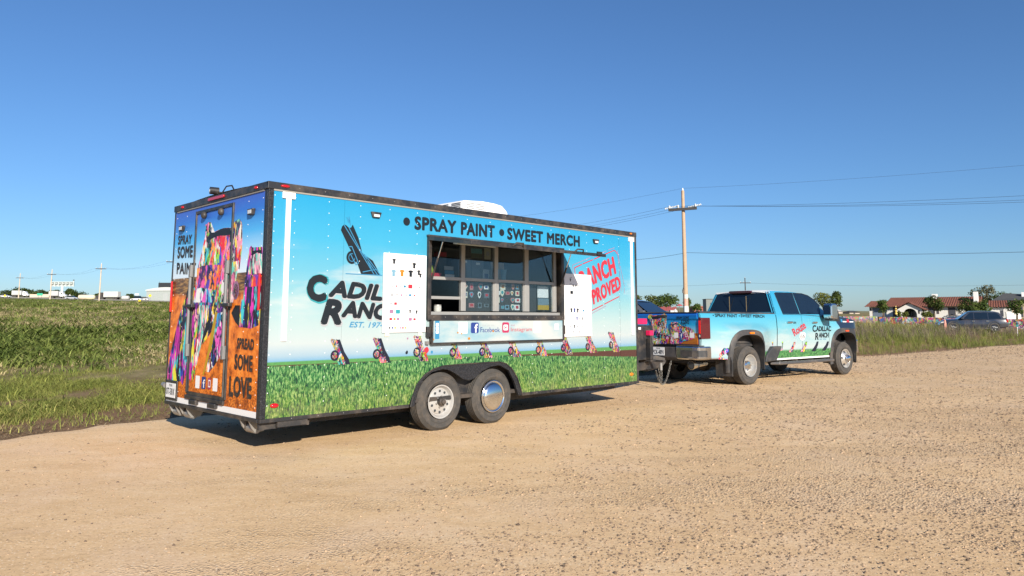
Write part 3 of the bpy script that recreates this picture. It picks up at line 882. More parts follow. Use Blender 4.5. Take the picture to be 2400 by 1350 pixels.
for x_ in np.arange(0.35, 6.6, 0.32):
    rv2.lathe([(0.006, 0), (0.004, 0.003), (0, 0.004)], (x_, -0.0125, 2.83), (0, -1, 0), 6, caps=False)
    if not 1.85 < x_ < 3.95:
        rv2.lathe([(0.006, 0), (0.004, 0.003), (0, 0.004)], (x_, -0.0075, 0.347), (0, -1, 0), 6, caps=False)
rv2.build('cap_screws', STEEL, T)['kind'] = 'stuff'

# white hanging rails
for x0_, x1_, zlo, sk in ((0.195, 0.255, 1.16, 0.0), (6.53, 6.59, 1.13, 0.0)):
    m_ = MB(); m_.box(x0_, x1_, -0.016, -0.0005, zlo, 2.74)
    o = m_.build('awning_rail', INK_WHITE, T, bevel=0.004)
    MB().box(x0_ - 0.045, x1_ + 0.045, -0.019, -0.0005, 2.70, 2.77).build('bracket', INK_WHITE, o, bevel=0.003)

# lamps
def lamp(name, c, plane):
    x_, z_ = c
    o = bpy.data.objects.new(name, None); COL.objects.link(o); o.parent = T
    b_ = MB(); l_ = MB()
    if plane == 's':
        b_.prism([(x_ - 0.075, z_ + 0.035), (x_ + 0.075, z_ + 0.035), (x_ + 0.05, z_ - 0.035), (x_ - 0.05, z_ - 0.035)], 'xz', -0.03, -0.0005)
        l_.box(x_ - 0.04, x_ + 0.04, -0.034, -0.0305, z_ - 0.025, z_ + 0.005)
    else:
        b_.prism([(x_ - 0.07, z_ + 0.035), (x_ + 0.07, z_ + 0.035), (x_ + 0.05, z_ - 0.035), (x_ - 0.05, z_ - 0.035)], 'yz', -0.04, -0.0005)
        l_.box(-0.044, -0.0405, x_ - 0.04, x_ + 0.04, z_ - 0.02, z_ + 0.02)
    b_.build('lamp_housing', BLACK, o, bevel=0.008); l_.build('lamp_lens', CLEAR, o)
    return o
for p in ((880, 504), (1395, 566)):
    lamp('scene_lamp', S(*p), 's')
for p in ((430, 536), (593, 497)):
    lamp('scene_lamp', R_(*p), 'r')
def marker(c, m_, rx, rz_, plane):
    x_, z_ = c
    mb = MB()
    pr = [(1.0, 0.0), (0.92, 0.010), (0.6, 0.018), (0.0, 0.021)]
    n = 16
    vs_ = []
    for r, tt in pr:
        for k_ in range(n):
            a = 2 * math.pi * k_ / n
            vs_.append((x_ + r * rx * math.cos(a), -0.012 - tt, z_ + r * rz_ * math.sin(a)) if plane == 's' else (-0.020 - tt, x_ + r * rx * math.cos(a), z_ + r * rz_ * math.sin(a)))
    fs = [(i * n + k_, i * n + (k_ + 1) % n, (i + 1) * n + (k_ + 1) % n, (i + 1) * n + k_) for i in range(3) for k_ in range(n)]
    return mb.add(vs_, fs).build('marker_lamp', m_, T, smooth='all')
marker((0.178, 2.832), RED_LENS, 0.055, 0.017, 's'); marker((6.548, 2.834), AMBER, 0.03, 0.016, 's')
marker((2.31, 2.826), RED_LENS, 0.04, 0.018, 'r'); marker((0.27, 2.826), RED_LENS, 0.04, 0.018, 'r')
for x_, z_, m_ in ((0.152, 0.494, RED_LENS), (6.507, 0.484, AMBER)):
    o = marker((x_, z_), m_, 0.05, 0.026, 's'); o.location.y = 0.0115
MB().prism(rrect(1.06, 1.50, 2.812, 2.848, 0.015), 'yz', -0.038, -0.0205).build('brake_lamp', RED_LENS, T, bevel=0.004)
for y_ in (0.105, 2.535):
    MB().cyl((-0.018, y_, 1.49), (-0.018, y_, 1.88), 0.014, n=10).build('tail_lamp', RED_LENS, T)

# lettering of the long side
SP = [(640, 430)]
z3 = lambda X_, Y_: S(620 + X_ / 3.374, 430 + Y_ / 3.374)
z5 = lambda X_, Y_: S(1200 + X_ / 4.219, 500 + Y_ / 4.219)
for body, ua, ub in (('SPRAY', 971, 1069.5), ('PAINT', 1080, 1159.6), ('SWEET', 1188.5, 1272.6), ('MERCH', 1281.5, 1358.5)):
    xa, xb = S(ua, 535)[0], S(ub, 545)[0]
    lettering('lettering', body, T, INK, 'xz', (xa, 2.508), (xb, 2.513), (xa, 2.684), -0.0024, 0.065, space=1.08)
decal('dot', circ(1.828, 2.60, 0.052, 0.052), T, INK, 'xz', -0.0024)
decal('dot', circ(3.485, 2.60, 0.05, 0.05), T, INK, 'xz', -0.0024)
def quad_text(body, bl, br, tl, layers, off=0.04, shear=0.0, space=1.0):
    bl, br, tl = map(np.array, (bl, br, tl))
    for i, (m_, grow, dx, dz) in enumerate(layers):
        d_ = np.array((dx, dz))
        e = nrm(br - bl) * grow; u = nrm(tl - bl) * grow
        lettering('lettering', body, T, m_, 'xz', bl - e - u + d_, br + e - u + d_, tl - e + u + d_, -0.0022 - 0.0012 * i, off + (0.02 if len(layers) > 1 and i == 0 else 0), shear, space)
lay = [(INK_TEAL, 0.014, 0.008, -0.006), (INK, 0.0, 0, 0)]
lay2 = [(INK_GREY, 0.012, 0.008, -0.008), (INK, 0.0, 0, 0)]
quad_text('C', z3(335, 932), z3(502, 940), z3(330, 712), lay, 0.09, 0.12)
quad_text('ADILLAC', z3(500, 898), z3(1258, 960), z3(512, 757), lay2, 0.09, 0.22)
quad_text('R', z3(440, 1115), z3(608, 1120), z3(452, 908), lay2, 0.09, 0.22)
quad_text('ANCH', z3(602, 1060), z3(1085, 1092), z3(612, 920), lay2, 0.09, 0.22)
quad_text('EST. 1974', z3(668, 1138), z3(945, 1143), z3(672, 1092), [(INK_BLUE, 0, 0, 0)], 0.03, 0.22)
# leaning car emblem
decal('emblem', [z3(*p) for p in ((603, 368), (612, 340), (628, 325), (645, 330), (668, 352), (684, 348), (697, 325), (710, 355), (742, 430), (772, 548), (800, 572), (855, 610), (882, 660), (915, 727), (765, 720), (736, 642), (700, 560), (665, 500))], T, INK, 'xz', -0.0022)
cw, ch = z3(690, 585), z3(690, 535)
rw = ch[1] - cw[1]
decal('emblem', circ(*cw, rw * 1.0, rw * 1.05), T, INK, 'xz', -0.0017)
decal('emblem', circ(*cw, rw * 0.62, rw * 0.66), T, INK_BLUE, 'xz', -0.0018)
decal('emblem', circ(*cw, rw * 0.52, rw * 0.56), T, INK, 'xz', -0.0019)
li = MB()
for a, b_ in (((628, 328), (868, 724)), ((668, 352), (752, 520)), ((752, 520), (893, 724)), ((668, 500), (690, 498)), ((690, 498), (742, 630)), ((742, 630), (722, 645)), ((722, 645), (680, 560)), ((800, 572), (915, 724)), ((775, 700), (890, 678)), ((790, 560), (850, 690)), ((640, 713), (930, 727)), ((655, 290), (672, 312)), ((648, 268), (676, 300)), ((668, 262), (679, 330))):
    li.poly(bar2(z3(*a), z3(*b_), 0.010), 'xz', -0.0031)
li.build('emblem_line', INK_BLUE, T)
# red stamp
for body, bl, br, tl in (('RANCH', (690, 765), (1033, 598), (655, 578)), ('APPROVED', (706, 962), (1080, 752), (684, 812))):
    lettering('lettering', body, T, INK_RED, 'xz', z5(*bl), z5(*br), z5(*tl), -0.0024, 0.06, space=1.1)
st = MB(); st2 = MB()
for a, b_ in (((618, 538), (690, 505)), ((700, 500), (800, 458)), ((812, 452), (1008, 366)), ((1008, 366), (1026, 376)), ((1026, 376), (1034, 400)), ((618, 538), (624, 600)), ((775, 968), (900, 905)), ((912, 898), (1060, 822))):
    MB().poly(bar2(z5(*a), z5(*b_), 0.016), 'xz', -0.0022).build('stamp_border', INK_RED, T)
for a, b_ in (((598, 512), (770, 438)), ((800, 425), (930, 372)), ((950, 362), (1012, 340)), ((1040, 365), (1066, 500)), ((1070, 520), (1110, 720)), ((1110, 735), (1108, 790)), ((780, 995), (930, 915)), ((598, 512), (604, 620)), ((1040, 380), (1060, 540)), ((1062, 560), (1080, 770))):
    MB().poly(bar2(z5(*a), z5(*b_), 0.009), 'xz', -0.0021).build('stamp_border', INK_PINK, T)
# row of half-buried painted cars printed along the field
CARPTS = [((770, 820), (795, 856)), ((870, 915), (792, 852)), ((966, 1004), (787, 848)), ((1052, 1083), (797, 843)), ((1120, 1155), (798, 840)), ((1187, 1222), (795, 838)), ((1253, 1284), (793, 836)), ((1312, 1342), (787, 832)), ((1369, 1400), (786, 828)), ((1424, 1453), (778, 826))]
BLK2 = mat('print_dark_navy', alb(26, 36, 62), 0.5, var=0.5, vscale=30)  # dark navy print ink for car undersides, wheels and small truck prints
for i, ((u0, u1), (v0, v1)) in enumerate(CARPTS):
    (xa, zlo), (xb, _), (_, zhi) = S(u0, v1), S(u1, v1), S(u0, v0)
    U = lambda a, b_: (xa + (0.04 + 0.72 * a + 0.22 * (1 - b_)) * (xb - xa), zlo + b_ * (zhi - zlo))
    pr = bpy.data.objects.new('printed_car', None); COL.objects.link(pr); pr.parent = T
    decal('car_underside', [U(0.38, 1.0), U(0.46, 0.97), U(0.62, 0.98), U(0.78, 0.5), U(1.0, 0.2), U(1.02, 0.0), U(0.5, 0.0), U(0.5, 0.4)], pr, BLK2 if i < 2 else GRAF[3], 'xz', -0.0019)
    decal('car_body', [U(0.0, 0.96), U(0.10, 1.02), U(0.34, 0.97), U(0.44, 0.92), U(0.56, 0.45), U(0.72, 0.22), U(0.72, 0.0), U(0.28, 0.0), U(0.2, 0.2), U(0.22, 0.5), U(0.1, 0.75)], pr, GRAF[2 + i % 2], 'xz', -0.0026)
    decal('car_wheel', circ(*U(0.12, 0.36), 0.055, 0.06, 14), pr, BLK2, 'xz', -0.0030)
    decal('car_wheel', circ(*U(0.12, 0.36), 0.034, 0.038, 14), pr, GRAF[3], 'xz', -0.0033)
# paint marks left by visitors
for u, v, r, m_ in ((999, 821, 0.038, INK_RED), (1012, 825, 0.018, INK_BLUE), (953, 826, 0.02, INK), (955, 793, 0.012, INK_PINK)):
    c = S(u, v)
    rr_ = np.random.default_rng(int(u))
    decal('paint_mark', [(c[0] + r * rr_.uniform(0.7, 1.15) * math.cos(a), c[1] + r * rr_.uniform(0.8, 1.3) * math.sin(a)) for a in np.linspace(0, 6.28, 13)[:-1]], T, m_, 'xz', -0.0036)

# serving window
win = bpy.data.objects.new('serving_window', None); COL.objects.link(win); win.parent = T
f = MB()
f.box(WX0 - 0.035, WX0 + 0.012, -0.045, 0.07, WZ0 - 0.02, WZ1 + 0.03); f.box(WX1 - 0.012, WX1 + 0.045, -0.045, 0.07, WZ0 - 0.02, WZ1 + 0.03)
f.build('surround', BLACK, win, bevel=0.003)
MB().box(WX0 + 0.0125, WX1 - 0.0125, -0.045, 0.07, WZ1 - 0.02, WZ1 + 0.03).build('surround', BLACK, win)
MB().box(WX0 - 0.034, WX1 + 0.044, -0.052, 0.069, WZ0 - 0.085, WZ0 - 0.0205).build('sill', BLACK, win, bevel=0.003)
sc_ = MB()
for x_ in np.arange(WX0 + 0.05, WX1, 0.19):
    sc_.lathe([(0.006, 0), (0.004, 0.003), (0, 0.004)], (x_, -0.0525, WZ0 - 0.05), (0, -1, 0), 6, caps=False)
sc_.build('sill_screws', STEEL, win)['kind'] = 'stuff'
MB().box(WX0 + 0.013, WX1 - 0.013, -0.005, 0.10, WZ0 - 0.02, WZ0 + 0.018).build('counter_edge', ALU, win)
posts = [(2.768, 2.835), (3.384, 3.45), (3.986, 4.067), (4.617, 4.675)]
for i, (a, b_) in enumerate(posts):
    MB().box(a, b_, 0.03, 0.075, WZ0 + 0.031, WZ1 - 0.021).build('mullion', ALU, win, bevel=0.004)
bays = [(WX0 + 0.013, posts[0][0]), (posts[0][1], posts[1][0]), (posts[1][1], posts[2][0]), (posts[2][1], posts[3][0])]
for i, (a, b_) in enumerate(bays):
    MB().box(a + 0.001, b_ - 0.001, 0.028, 0.072, 1.902, 1.94).build('transom', ALU, win)
    up = bpy.data.objects.new('sash', None); COL.objects.link(up); up.parent = win
    MB().box(a + 0.002, b_ - 0.002, 0.049, 0.053, 1.941, WZ1 - 0.021).build('pane', PANE, up)
    lo = bpy.data.objects.new('sash', None); COL.objects.link(lo); lo.parent = win
    fr = MB(); e = 0.022
    if i == 0:
        MB().box(a + 0.002, b_ - 0.002, 0.060, 0.064, 1.69, 1.901).build('pane', PANE, lo)
        MB().box(a + 0.002, b_ - 0.002, 0.05, 0.075, 1.652, 1.689).build('sash_rail', ALU, lo)
    else:
        MB().box(a + 0.001, a + e, 0.04, 0.07, 1.502, 1.901).build('sash_stile', ALU, lo); MB().box(b_ - e, b_ - 0.001, 0.04, 0.07, 1.502, 1.901).build('sash_stile', ALU, lo)
        MB().box(a + e + 0.001, b_ - e - 0.001, 0.053, 0.057, 1.502, 1.901).build('pane', PANE, lo)
MB().box(2.04, 4.86, 0.10, 0.5, WZ0 - 0.03, WZ0 + 0.02).build('counter', mat('counter_top', (0.30, 0.30, 0.30), 0.4, 0.3, var=0.1), win)
MB().box(2.04, 2.76, 0.12, 0.40, 1.915, 1.932).build('display_shelf', ALU, win)
MB().box(2.84, 4.60, 0.12, 0.40, 1.915, 1.932).build('display_shelf', mat('shelf_grey', (0.2, 0.2, 0.21), 0.5, var=0.1), win)
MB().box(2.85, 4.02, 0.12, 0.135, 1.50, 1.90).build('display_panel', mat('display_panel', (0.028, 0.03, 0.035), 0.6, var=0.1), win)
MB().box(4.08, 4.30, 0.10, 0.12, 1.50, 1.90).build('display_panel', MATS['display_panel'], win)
# stickers shown behind the lower panes
rs = np.random.default_rng(5)
stick = [INK_WHITE, mat('sticker_cream', (0.62, 0.6, 0.5), 0.5), INK_SKY, mat('sticker_pink', alb(240, 170, 170), 0.5), mat('sticker_slate', alb(130, 150, 165), 0.5)]
for bay, cols_, rows in ((1, 4, (1.83, 1.72, 1.58)), (2, 5, (1.85, 1.76, 1.66, 1.56))):
    a, b_ = bays[bay]
    for z_ in rows:
        for k_ in range(cols_):
            if rs.random() < 0.18: continue
            x_ = a + 0.07 + (b_ - a - 0.14) * (k_ + rs.uniform(-0.12, 0.12)) / (cols_ - 1)
            w_, h_ = rs.uniform(0.028, 0.05), rs.uniform(0.026, 0.055)
            sh = [(-1, 0.3), (-0.6, 1), (0.6, 1), (1, 0.3), (0.5, -0.6), (0, -1), (-0.5, -0.6)] if rs.random() < 0.5 else [(-1, -0.8), (1, -0.8), (1, 0.8), (-1, 0.8)]
            q = bpy.data.objects.new
            st_ = MB().prism([(x_ + w_ * p, z_ + h_ * r) for p, r in sh], 'xz', 0.112, 0.1195).build('sticker', stick[rs.integers(0, 5)], win)
            MB().prism([(x_ + w_ * 0.55 * p, z_ + h_ * (0.55 * r + 0.08)) for p, r in sh], 'xz', 0.110, 0.1118).build('sticker_print', [INK_NAVY, INK_RED, INK_TEAL, INK, INK_ORG][rs.integers(0, 5)], st_)
# hatch propped open
hz = 2.432; yo, zo = -0.83, 2.318
hatch = bpy.data.objects.new('hatch', None); COL.objects.link(hatch); hatch.parent = T
def hp(y_):  # height of the hatch's upper skin at distance y_ out
    return hz + (zo - hz) * (y_ / yo)
MB().prism([(-0.046, hp(-0.046)), (yo, zo), (yo, zo - 0.028), (-0.046, hp(-0.046) - 0.028)], 'yz', WX0 - 0.03, WX1 + 0.04).build('hatch_panel', mat('hatch_lining', (0.10, 0.11, 0.115), 0.6, var=0.1), hatch)
e = MB()
e.prism([(yo + 0.0, zo + 0.006), (yo - 0.012, zo + 0.006), (yo - 0.012, zo - 0.038), (yo, zo - 0.038)], 'yz', WX0 - 0.04, WX1 + 0.05)
e.build('hatch_edge', BLACK, hatch, bevel=0.003)
for x_ in (WX0 - 0.04, WX1 + 0.041):
    MB().prism([(-0.05, hz + 0.004), (yo, zo + 0.005), (yo, zo - 0.037), (-0.05, hz - 0.04)], 'yz', x_, x_ + 0.0095).build('hatch_edge', BLACK, hatch)
MB().box(WX0 - 0.045, WX1 + 0.055, -0.05, -0.001, hz + 0.004, hz + 0.03).build('hatch_hinge', BLACK, hatch, bevel=0.003)
li = MB().prism([(-0.20, hp(-0.2) - 0.029), (-0.28, hp(-0.28) - 0.029), (-0.28, hp(-0.28) - 0.055), (-0.20, hp(-0.2) - 0.055)], 'yz', 2.42, 3.1)
li.build('hatch_lamp', mat('lamp_diffuser', (0.45, 0.52, 0.52), 0.4), hatch, bevel=0.006)
for x_ in (2.95, 4.15):
    MB().tube([(x_ - 0.10, yo - 0.012, zo - 0.012), (x_ - 0.06, yo - 0.05, zo + 0.03), (x_ + 0.06, yo - 0.05, zo + 0.03), (x_ + 0.10, yo - 0.012, zo - 0.012)], 0.011, 8).build('hatch_latch', BLACK, hatch, smooth=True)
MB().box(4.55, 4.66, yo - 0.03, yo - 0.0125, zo - 0.02, zo + 0.03).build('hatch_latch', BLACK, hatch)
for x_, yb in ((2.215, -0.24), (4.70, -0.24)):
    t_ = np.array((x_, yb, hp(yb) - 0.04)); b0 = np.array((x_, -0.03, 1.89))
    o = MB().cyl(b0, b0 + (t_ - b0) * 0.58, 0.013, n=10).build('gas_strut', BLACK, hatch, smooth=True)
    MB().cyl(b0 + (t_ - b0) * 0.58, t_, 0.007, n=8).build('strut_rod', CHROME, o, smooth=True)
# fold-down shelf hanging below the window
sh = bpy.data.objects.new('drop_shelf', None); COL.objects.link(sh); sh.parent = T
sx0, sx1, sz0, sz1 = 2.205, 4.735, 1.10, 1.375
for a in ((sx0, sx1, sz1, sz1 + 0.022), (sx0, sx1, sz0 - 0.022, sz0)):
    MB().box(a[0], a[1], -0.062, -0.012, a[2], a[3]).build('shelf_frame', BLACK, sh, bevel=0.003)
for a in ((sx0 - 0.001, sx0 + 0.025), (sx1 - 0.025, sx1 + 0.001)):
    MB().box(a[0], a[1], -0.0615, -0.0125, sz0 + 0.0005, sz1 - 0.0005).build('shelf_frame', BLACK, sh)
def shelf_print():
    m, t, b = new_mat('shelf_print')
    b.inputs['Roughness'].default_value = 0.35
    co = t.n('ShaderNodeTexCoord').outputs['Object']
    c = t.ramp(t.noise(t.mapping(co, (1, 1, 2.5), (0, 0.5, 0)), 1.6, 4, 0.5), [(0.35, alb(166, 218, 238)), (0.5, alb(212, 236, 243)), (0.62, alb(240, 246, 246))])
    t.t.links.new(c, b.inputs['Base Color'])
    return m
MB().box(sx0 + 0.0255, sx1 - 0.0255, -0.052, -0.02, sz0 + 0.0005, sz1 - 0.0005).build('shelf_board', shelf_print(), sh)
for x_ in (2.17, 4.755):
    MB().box(x_ - 0.022, x_ + 0.022, -0.055, -0.002, 1.17, 1.30).build('shelf_hinge', BLACK, sh, bevel=0.003)
    MB().box(x_ - 0.030, x_ + 0.012, -0.04, -0.002, 1.08, 1.12).build('shelf_hinge', STEEL, sh)
z9 = lambda X_, Y_: S(1000 + X_ / 7.059, 730 + Y_ / 7.059, -0.052)
YD = -0.0530
def xr(a, b_, c, d_):
    p, q = z9(a, c), z9(b_, d_)
    return p[0], q[0], q[1], p[1]
decal('emblem', rrect(*xr(732, 860, 183, 358), 0.022), sh, INK_NAVY, 'xz', YD)
lettering('lettering', 'f', sh, INK_WHITE, 'xz', z9(790, 350), z9(845, 350), z9(790, 205), YD - 0.0008, 0.03)
lettering('lettering', 'Facebook', sh, INK_NAVY, 'xz', z9(888, 345), z9(1210, 342), z9(888, 262), YD, 0.004)
lettering('lettering', 'Like us on', sh, INK_GREY, 'xz', z9(892, 245), z9(1115, 245), z9(892, 212), YD, 0.0)
insta = MB()
ia = xr(1250, 1362, 180, 350)
decal('emblem', rrect(*ia, 0.022), sh, mat('emblem_gradient', alb(226, 70, 120), 0.4, var=0.5, vscale=6), 'xz', YD)
decal('emblem', rrect(ia[0] + 0.022, ia[1] - 0.022, ia[2] + 0.032, ia[3] - 0.032, 0.018), sh, INK_WHITE, 'xz', YD - 0.0006)
decal('emblem', rrect(ia[0] + 0.034, ia[1] - 0.034, ia[2] + 0.046, ia[3] - 0.046, 0.014), sh, MATS['emblem_gradient'], 'xz', YD - 0.0012)
cx_, cz_ = (ia[0] + ia[1]) / 2, (ia[2] + ia[3]) / 2
decal('emblem', circ(cx_, cz_, 0.024), sh, INK_WHITE, 'xz', YD - 0.0018); decal('emblem', circ(cx_, cz_, 0.014), sh, MATS['emblem_gradient'], 'xz', YD - 0.0024)
lettering('lettering', 'Instagram', sh, mat('coral_ink', alb(235, 110, 120), 0.5, var=0.35, vscale=4), 'xz', z9(1392, 350), z9(1740, 345), z9(1392, 265), YD, 0.004)
lettering('lettering', 'and', sh, INK_PINK, 'xz', z9(1392, 238), z9(1455, 238), z9(1392, 212), YD, 0.0)
pt = xr(140, 208, 135, 455)
decal('poster', rrect(*pt, 0.01), sh, INK_BLUE, 'xz', YD)
for zc, hh in ((0.74, 0.06), (0.55, 0.05), (0.36, 0.06)):
    decal('poster_print', rrect(pt[0] + 0.012, pt[1] - 0.012, pt[2] + (pt[3] - pt[2]) * zc - 0.02, pt[2] + (pt[3] - pt[2]) * zc + 0.02, 0.006), sh, INK_WHITE, 'xz', YD - 0.0006)
for a in ((532, 672, 175, 365), (1772, 1890, 165, 350), (2118, 2182, 205, 300)):
    decal('notice', rrect(*xr(*a), 0.004), sh, BOARD, 'xz', YD)
for X_, Y_, r in ((515, 350, 0.014), (578, 365, 0.013), (1098, 325, 0.017), (103, 463, 0.02), (700, 448, 0.022)):
    decal('paint_mark', circ(*z9(X_, Y_), r, r * 0.8, 9), sh, INK_ORG, 'xz', YD - 0.0016)

# back wall with its door
DY0, DY1, DZ0, DZ1 = 0.83, 1.885, 0.50, 2.72
def rpanel(y0, y1, z0, z1):
    return MB().box(0.0, 0.03, y0, y1, z0, z1).build('back_panel', REARP, T)
rpanel(0.0305, DY0, zb, zt); rpanel(DY1, WT - 0.031, zb, zt); rpanel(DY0 + 0.001, DY1 - 0.001, DZ1, zt); rpanel(DY0 + 0.001, DY1 - 0.001, zb, DZ0)
MB().box(-0.004, -0.0006, 0.035, WT - 0.035, 0.368, 0.432).build('reflective_tape', INK_WHITE, T)
door = bpy.data.objects.new('back_door', None); COL.objects.link(door); door.parent = T
MB().box(-0.004, 0.026, DY0 + 0.03, DY1 - 0.03, DZ0 + 0.03, DZ1 - 0.03).build('door_panel', REARP, door)
for a in ((DY0 - 0.006, DY0 + 0.029, DZ0, DZ1 + 0.008), (DY1 - 0.029, DY1 + 0.006, DZ0, DZ1 + 0.008)):
    MB().box(-0.018, 0.02, *a).build('door_frame', BLACK, door, bevel=0.004)
for a in ((DZ0 - 0.01, DZ0 + 0.029), (DZ1 - 0.029, DZ1 + 0.006)):
    MB().box(-0.0175, 0.02, DY0 + 0.0295, DY1 - 0.0295, *a).build('door_frame', BLACK, door)
MB().box(-0.03, -0.001, DY0 + 0.02, DY1 + 0.03, DZ0 - 0.055, DZ0 - 0.012).build('door_sill', BLACK, door, bevel=0.004)
for y_ in (1.02, 1.55):
    MB().box(-0.045, -0.002, y_, y_ + 0.2, DZ0 - 0.11, DZ0 - 0.057).build('door_latch', BLACK, door, bevel=0.005)
for y_ in (DY0 + 0.055, DY1 + 0.02):
    rod = MB().cyl((-0.035, y_, 0.98), (-0.035, y_, 2.03), 0.019, n=12).build('lock_rod', mat('rod_grey', (0.17, 0.175, 0.18), 0.55, 0.2, var=0.1), door, smooth=True)
    for z_ in (1.02, 1.985):
        MB().box(-0.050, -0.001, y_ - 0.03, y_ + 0.03, z_ - 0.075, z_ + 0.075).build('rod_bracket', MATS['rod_grey'], rod, bevel=0.006)
    MB().box(-0.07, -0.02, y_ - 0.16, y_ + 0.03, 1.535, 1.575).build('rod_handle', BLACK, rod, bevel=0.008)
    MB().cyl((-0.012, y_ + 0.004, 0.52), (-0.012, y_ + 0.004, 0.97), 0.012, n=8).build('rod_sleeve', BLACK, rod)
for p in ((484, 505), (524, 497)):
    c = R_(*p)
    MB().sphere((-0.03, c[0], c[1]), 0.045, 12, (0.8, 1, 1)).build('door_lamp', DARK, door, smooth=True)
# prints on the back: tail-up painted cars
z1_ = lambda X_, Y_: R_(370 + X_ / 4.5, 410 + Y_ / 4.5)
z2_ = lambda X_, Y_: R_(370 + X_ / 3.857, 700 + Y_ / 3.857)
def split_print(name, pts, m_, t_wall=-0.0018):
    """one printed shape cut at the door's edges: wall piece left, door piece, wall piece right"""
    def clip(poly, axis_v, keep_less):
        out = []
        for i in range(len(poly)):
            a, b_ = poly[i - 1], poly[i]
            ia_, ib_ = (a[0] <= axis_v) == keep_less, (b_[0] <= axis_v) == keep_less
            if ia_ != ib_:
                q = (axis_v - a[0]) / (b_[0] - a[0]); out.append((axis_v, a[1] + q * (b_[1] - a[1])))
            if ib_: out.append(b_)
        return out
    for lo, hi, tt, par in ((-9, DY0 - 0.008, t_wall, T), (DY0 + 0.03, DY1 - 0.03, t_wall - 0.004, door), (DY1 + 0.008, 9, t_wall, T)):
        q = pts
        if lo > -5: q = clip(q, lo, False)
        if hi < 5 and q: q = clip(q, hi, True)
        if len(q) > 2:
            decal(name, q, par, m_, 'yz', tt)
split_print('painted_car_print', [z1_(*p) for p in ((430, 960), (460, 850), (492, 700), (505, 640), (508, 525), (520, 520), (540, 500), (565, 498), (604, 602), (650, 575), (700, 560), (780, 556), (815, 490), (845, 470), (862, 462), (882, 490), (890, 520), (895, 690), (885, 800), (862, 995), (835, 985), (815, 1100), (800, 1300))] +
            [z2_(*p) for p in ((612, 240), (590, 480), (520, 600), (470, 665), (435, 660), (500, 380), (520, 250), (440, 370), (390, 430), (345, 640), (320, 760), (305, 660), (330, 560))] +
            [z1_(*p) for p in ((300, 1345), (330, 1240), (400, 1180))], G_MIX)
for pts, m_, tt in ((((420, 985), (470, 960), (560, 948), (685, 948), (670, 1060), (640, 1150), (610, 1215), (540, 1195), (420, 1185), (415, 1100)), G_WARM, -0.0030),
                    (((405, 1200), (480, 1190), (560, 1220), (575, 1345), (540, 1345), (380, 1345)), G_COOL, -0.0026),
                    (((700, 985), (760, 930), (860, 900), (850, 1000), (830, 1080), (810, 1250), (795, 1345), (660, 1345), (690, 1180)), G_PALE, -0.0024),
                    (((815, 490), (862, 462), (890, 520), (893, 690), (880, 780), (815, 760)), G_PALE, -0.0024)):
    split_print('painted_car_print', [z1_(*p) for p in pts], m_, tt)
split_print('painted_car_print', [z2_(*p) for p in ((500, 150), (610, 110), (612, 240), (592, 470), (520, 600), (470, 662), (500, 400))], G_COOL, -0.0024)
split_print('painted_car_print', [z2_(*p) for p in ((380, 60), (470, 60), (440, 220), (400, 400), (348, 630), (325, 600), (352, 420))], G_PALE, -0.0024)
split_print('painted_car_print', [z2_(*p) for p in ((520, 130), (545, 120), (500, 400), (420, 690), (408, 690), (455, 480))], INK_YEL, -0.0026)
split_print('painted_car_print', [z2_(*p) for p in ((245, 0), (330, 20), (335, 300), (330, 560), (300, 740), (250, 690), (225, 780), (205, 745), (170, 755), (88, 740), (92, 640), (120, 470), (165, 280), (200, 140))], G_LEG, -0.0022)
split_print('painted_car_print', [z1_(*p) for p in ((968, 770), (985, 745), (1000, 765), (1105, 758), (1105, 1350))] + [z2_(*p) for p in ((912, 240), (840, 270), (735, 255), (740, 150), (760, 0))] + [z1_(*p) for p in ((900, 1330), (925, 1080), (945, 930))], G_LEG)
split_print('painted_car_print', [z1_(*p) for p in ((940, 1060), (1050, 1050), (1103, 1060), (1100, 1170), (930, 1185))], G_WARM, -0.0026)
split_print('painted_car_print', [z1_(*p) for p in ((985, 850), (1050, 820), (1102, 835), (1103, 1040), (950, 1050))], G_PALE, -0.0024)
PSH = mat('print_black', alb(24, 26, 34, 0.9), 0.5, var=0.4, vscale=20)
split_print('car_gap_print', [z1_(*p) for p in ((540, 660), (560, 610), (604, 606), (650, 580), (700, 562), (778, 558), (770, 630), (720, 640), (660, 640), (600, 660), (545, 690))], PSH, -0.0028)
split_print('car_gap_print', [z1_(*p) for p in ((985, 840), (1000, 800), (1100, 790), (1100, 830), (1050, 815), (1000, 850))], PSH, -0.0028)
split_print('car_gap_print', [z2_(*p) for p in ((392, 425), (440, 230), (485, 150), (500, 150), (470, 260), (415, 380))], PSH, -0.0028)
split_print('car_gap_print', [z1_(*p) for p in ((290, 1345), (310, 1225), (345, 1170), (335, 1080), (350, 1075), (372, 1170), (380, 1200), (330, 1250))], PSH, -0.0028)
split_print('car_gap_print', [z2_(*p) for p in ((665, 130), (700, 60), (745, 60), (735, 250), (700, 210))], PSH, -0.0020)
for (X_, Y_), r1, r2, m_ in (((825, 1215), 34, 100, INK_PINK), ((825, 1225), 26, 80, GRAF[2]), ((735, 1000), 26, 80, PSH), ((738, 1000), 18, 55, GRAF[3]), ((700, 1190), 30, 60, INK_WHITE)):
    c = z1_(X_, Y_); e1, e2 = z1_(X_ + r1, Y_), z1_(X_, Y_ + r2)
    split_print('car_wheel_print', circ(*c, abs(e1[0] - c[0]), abs(e2[1] - c[1]), 18), m_, -0.0034)
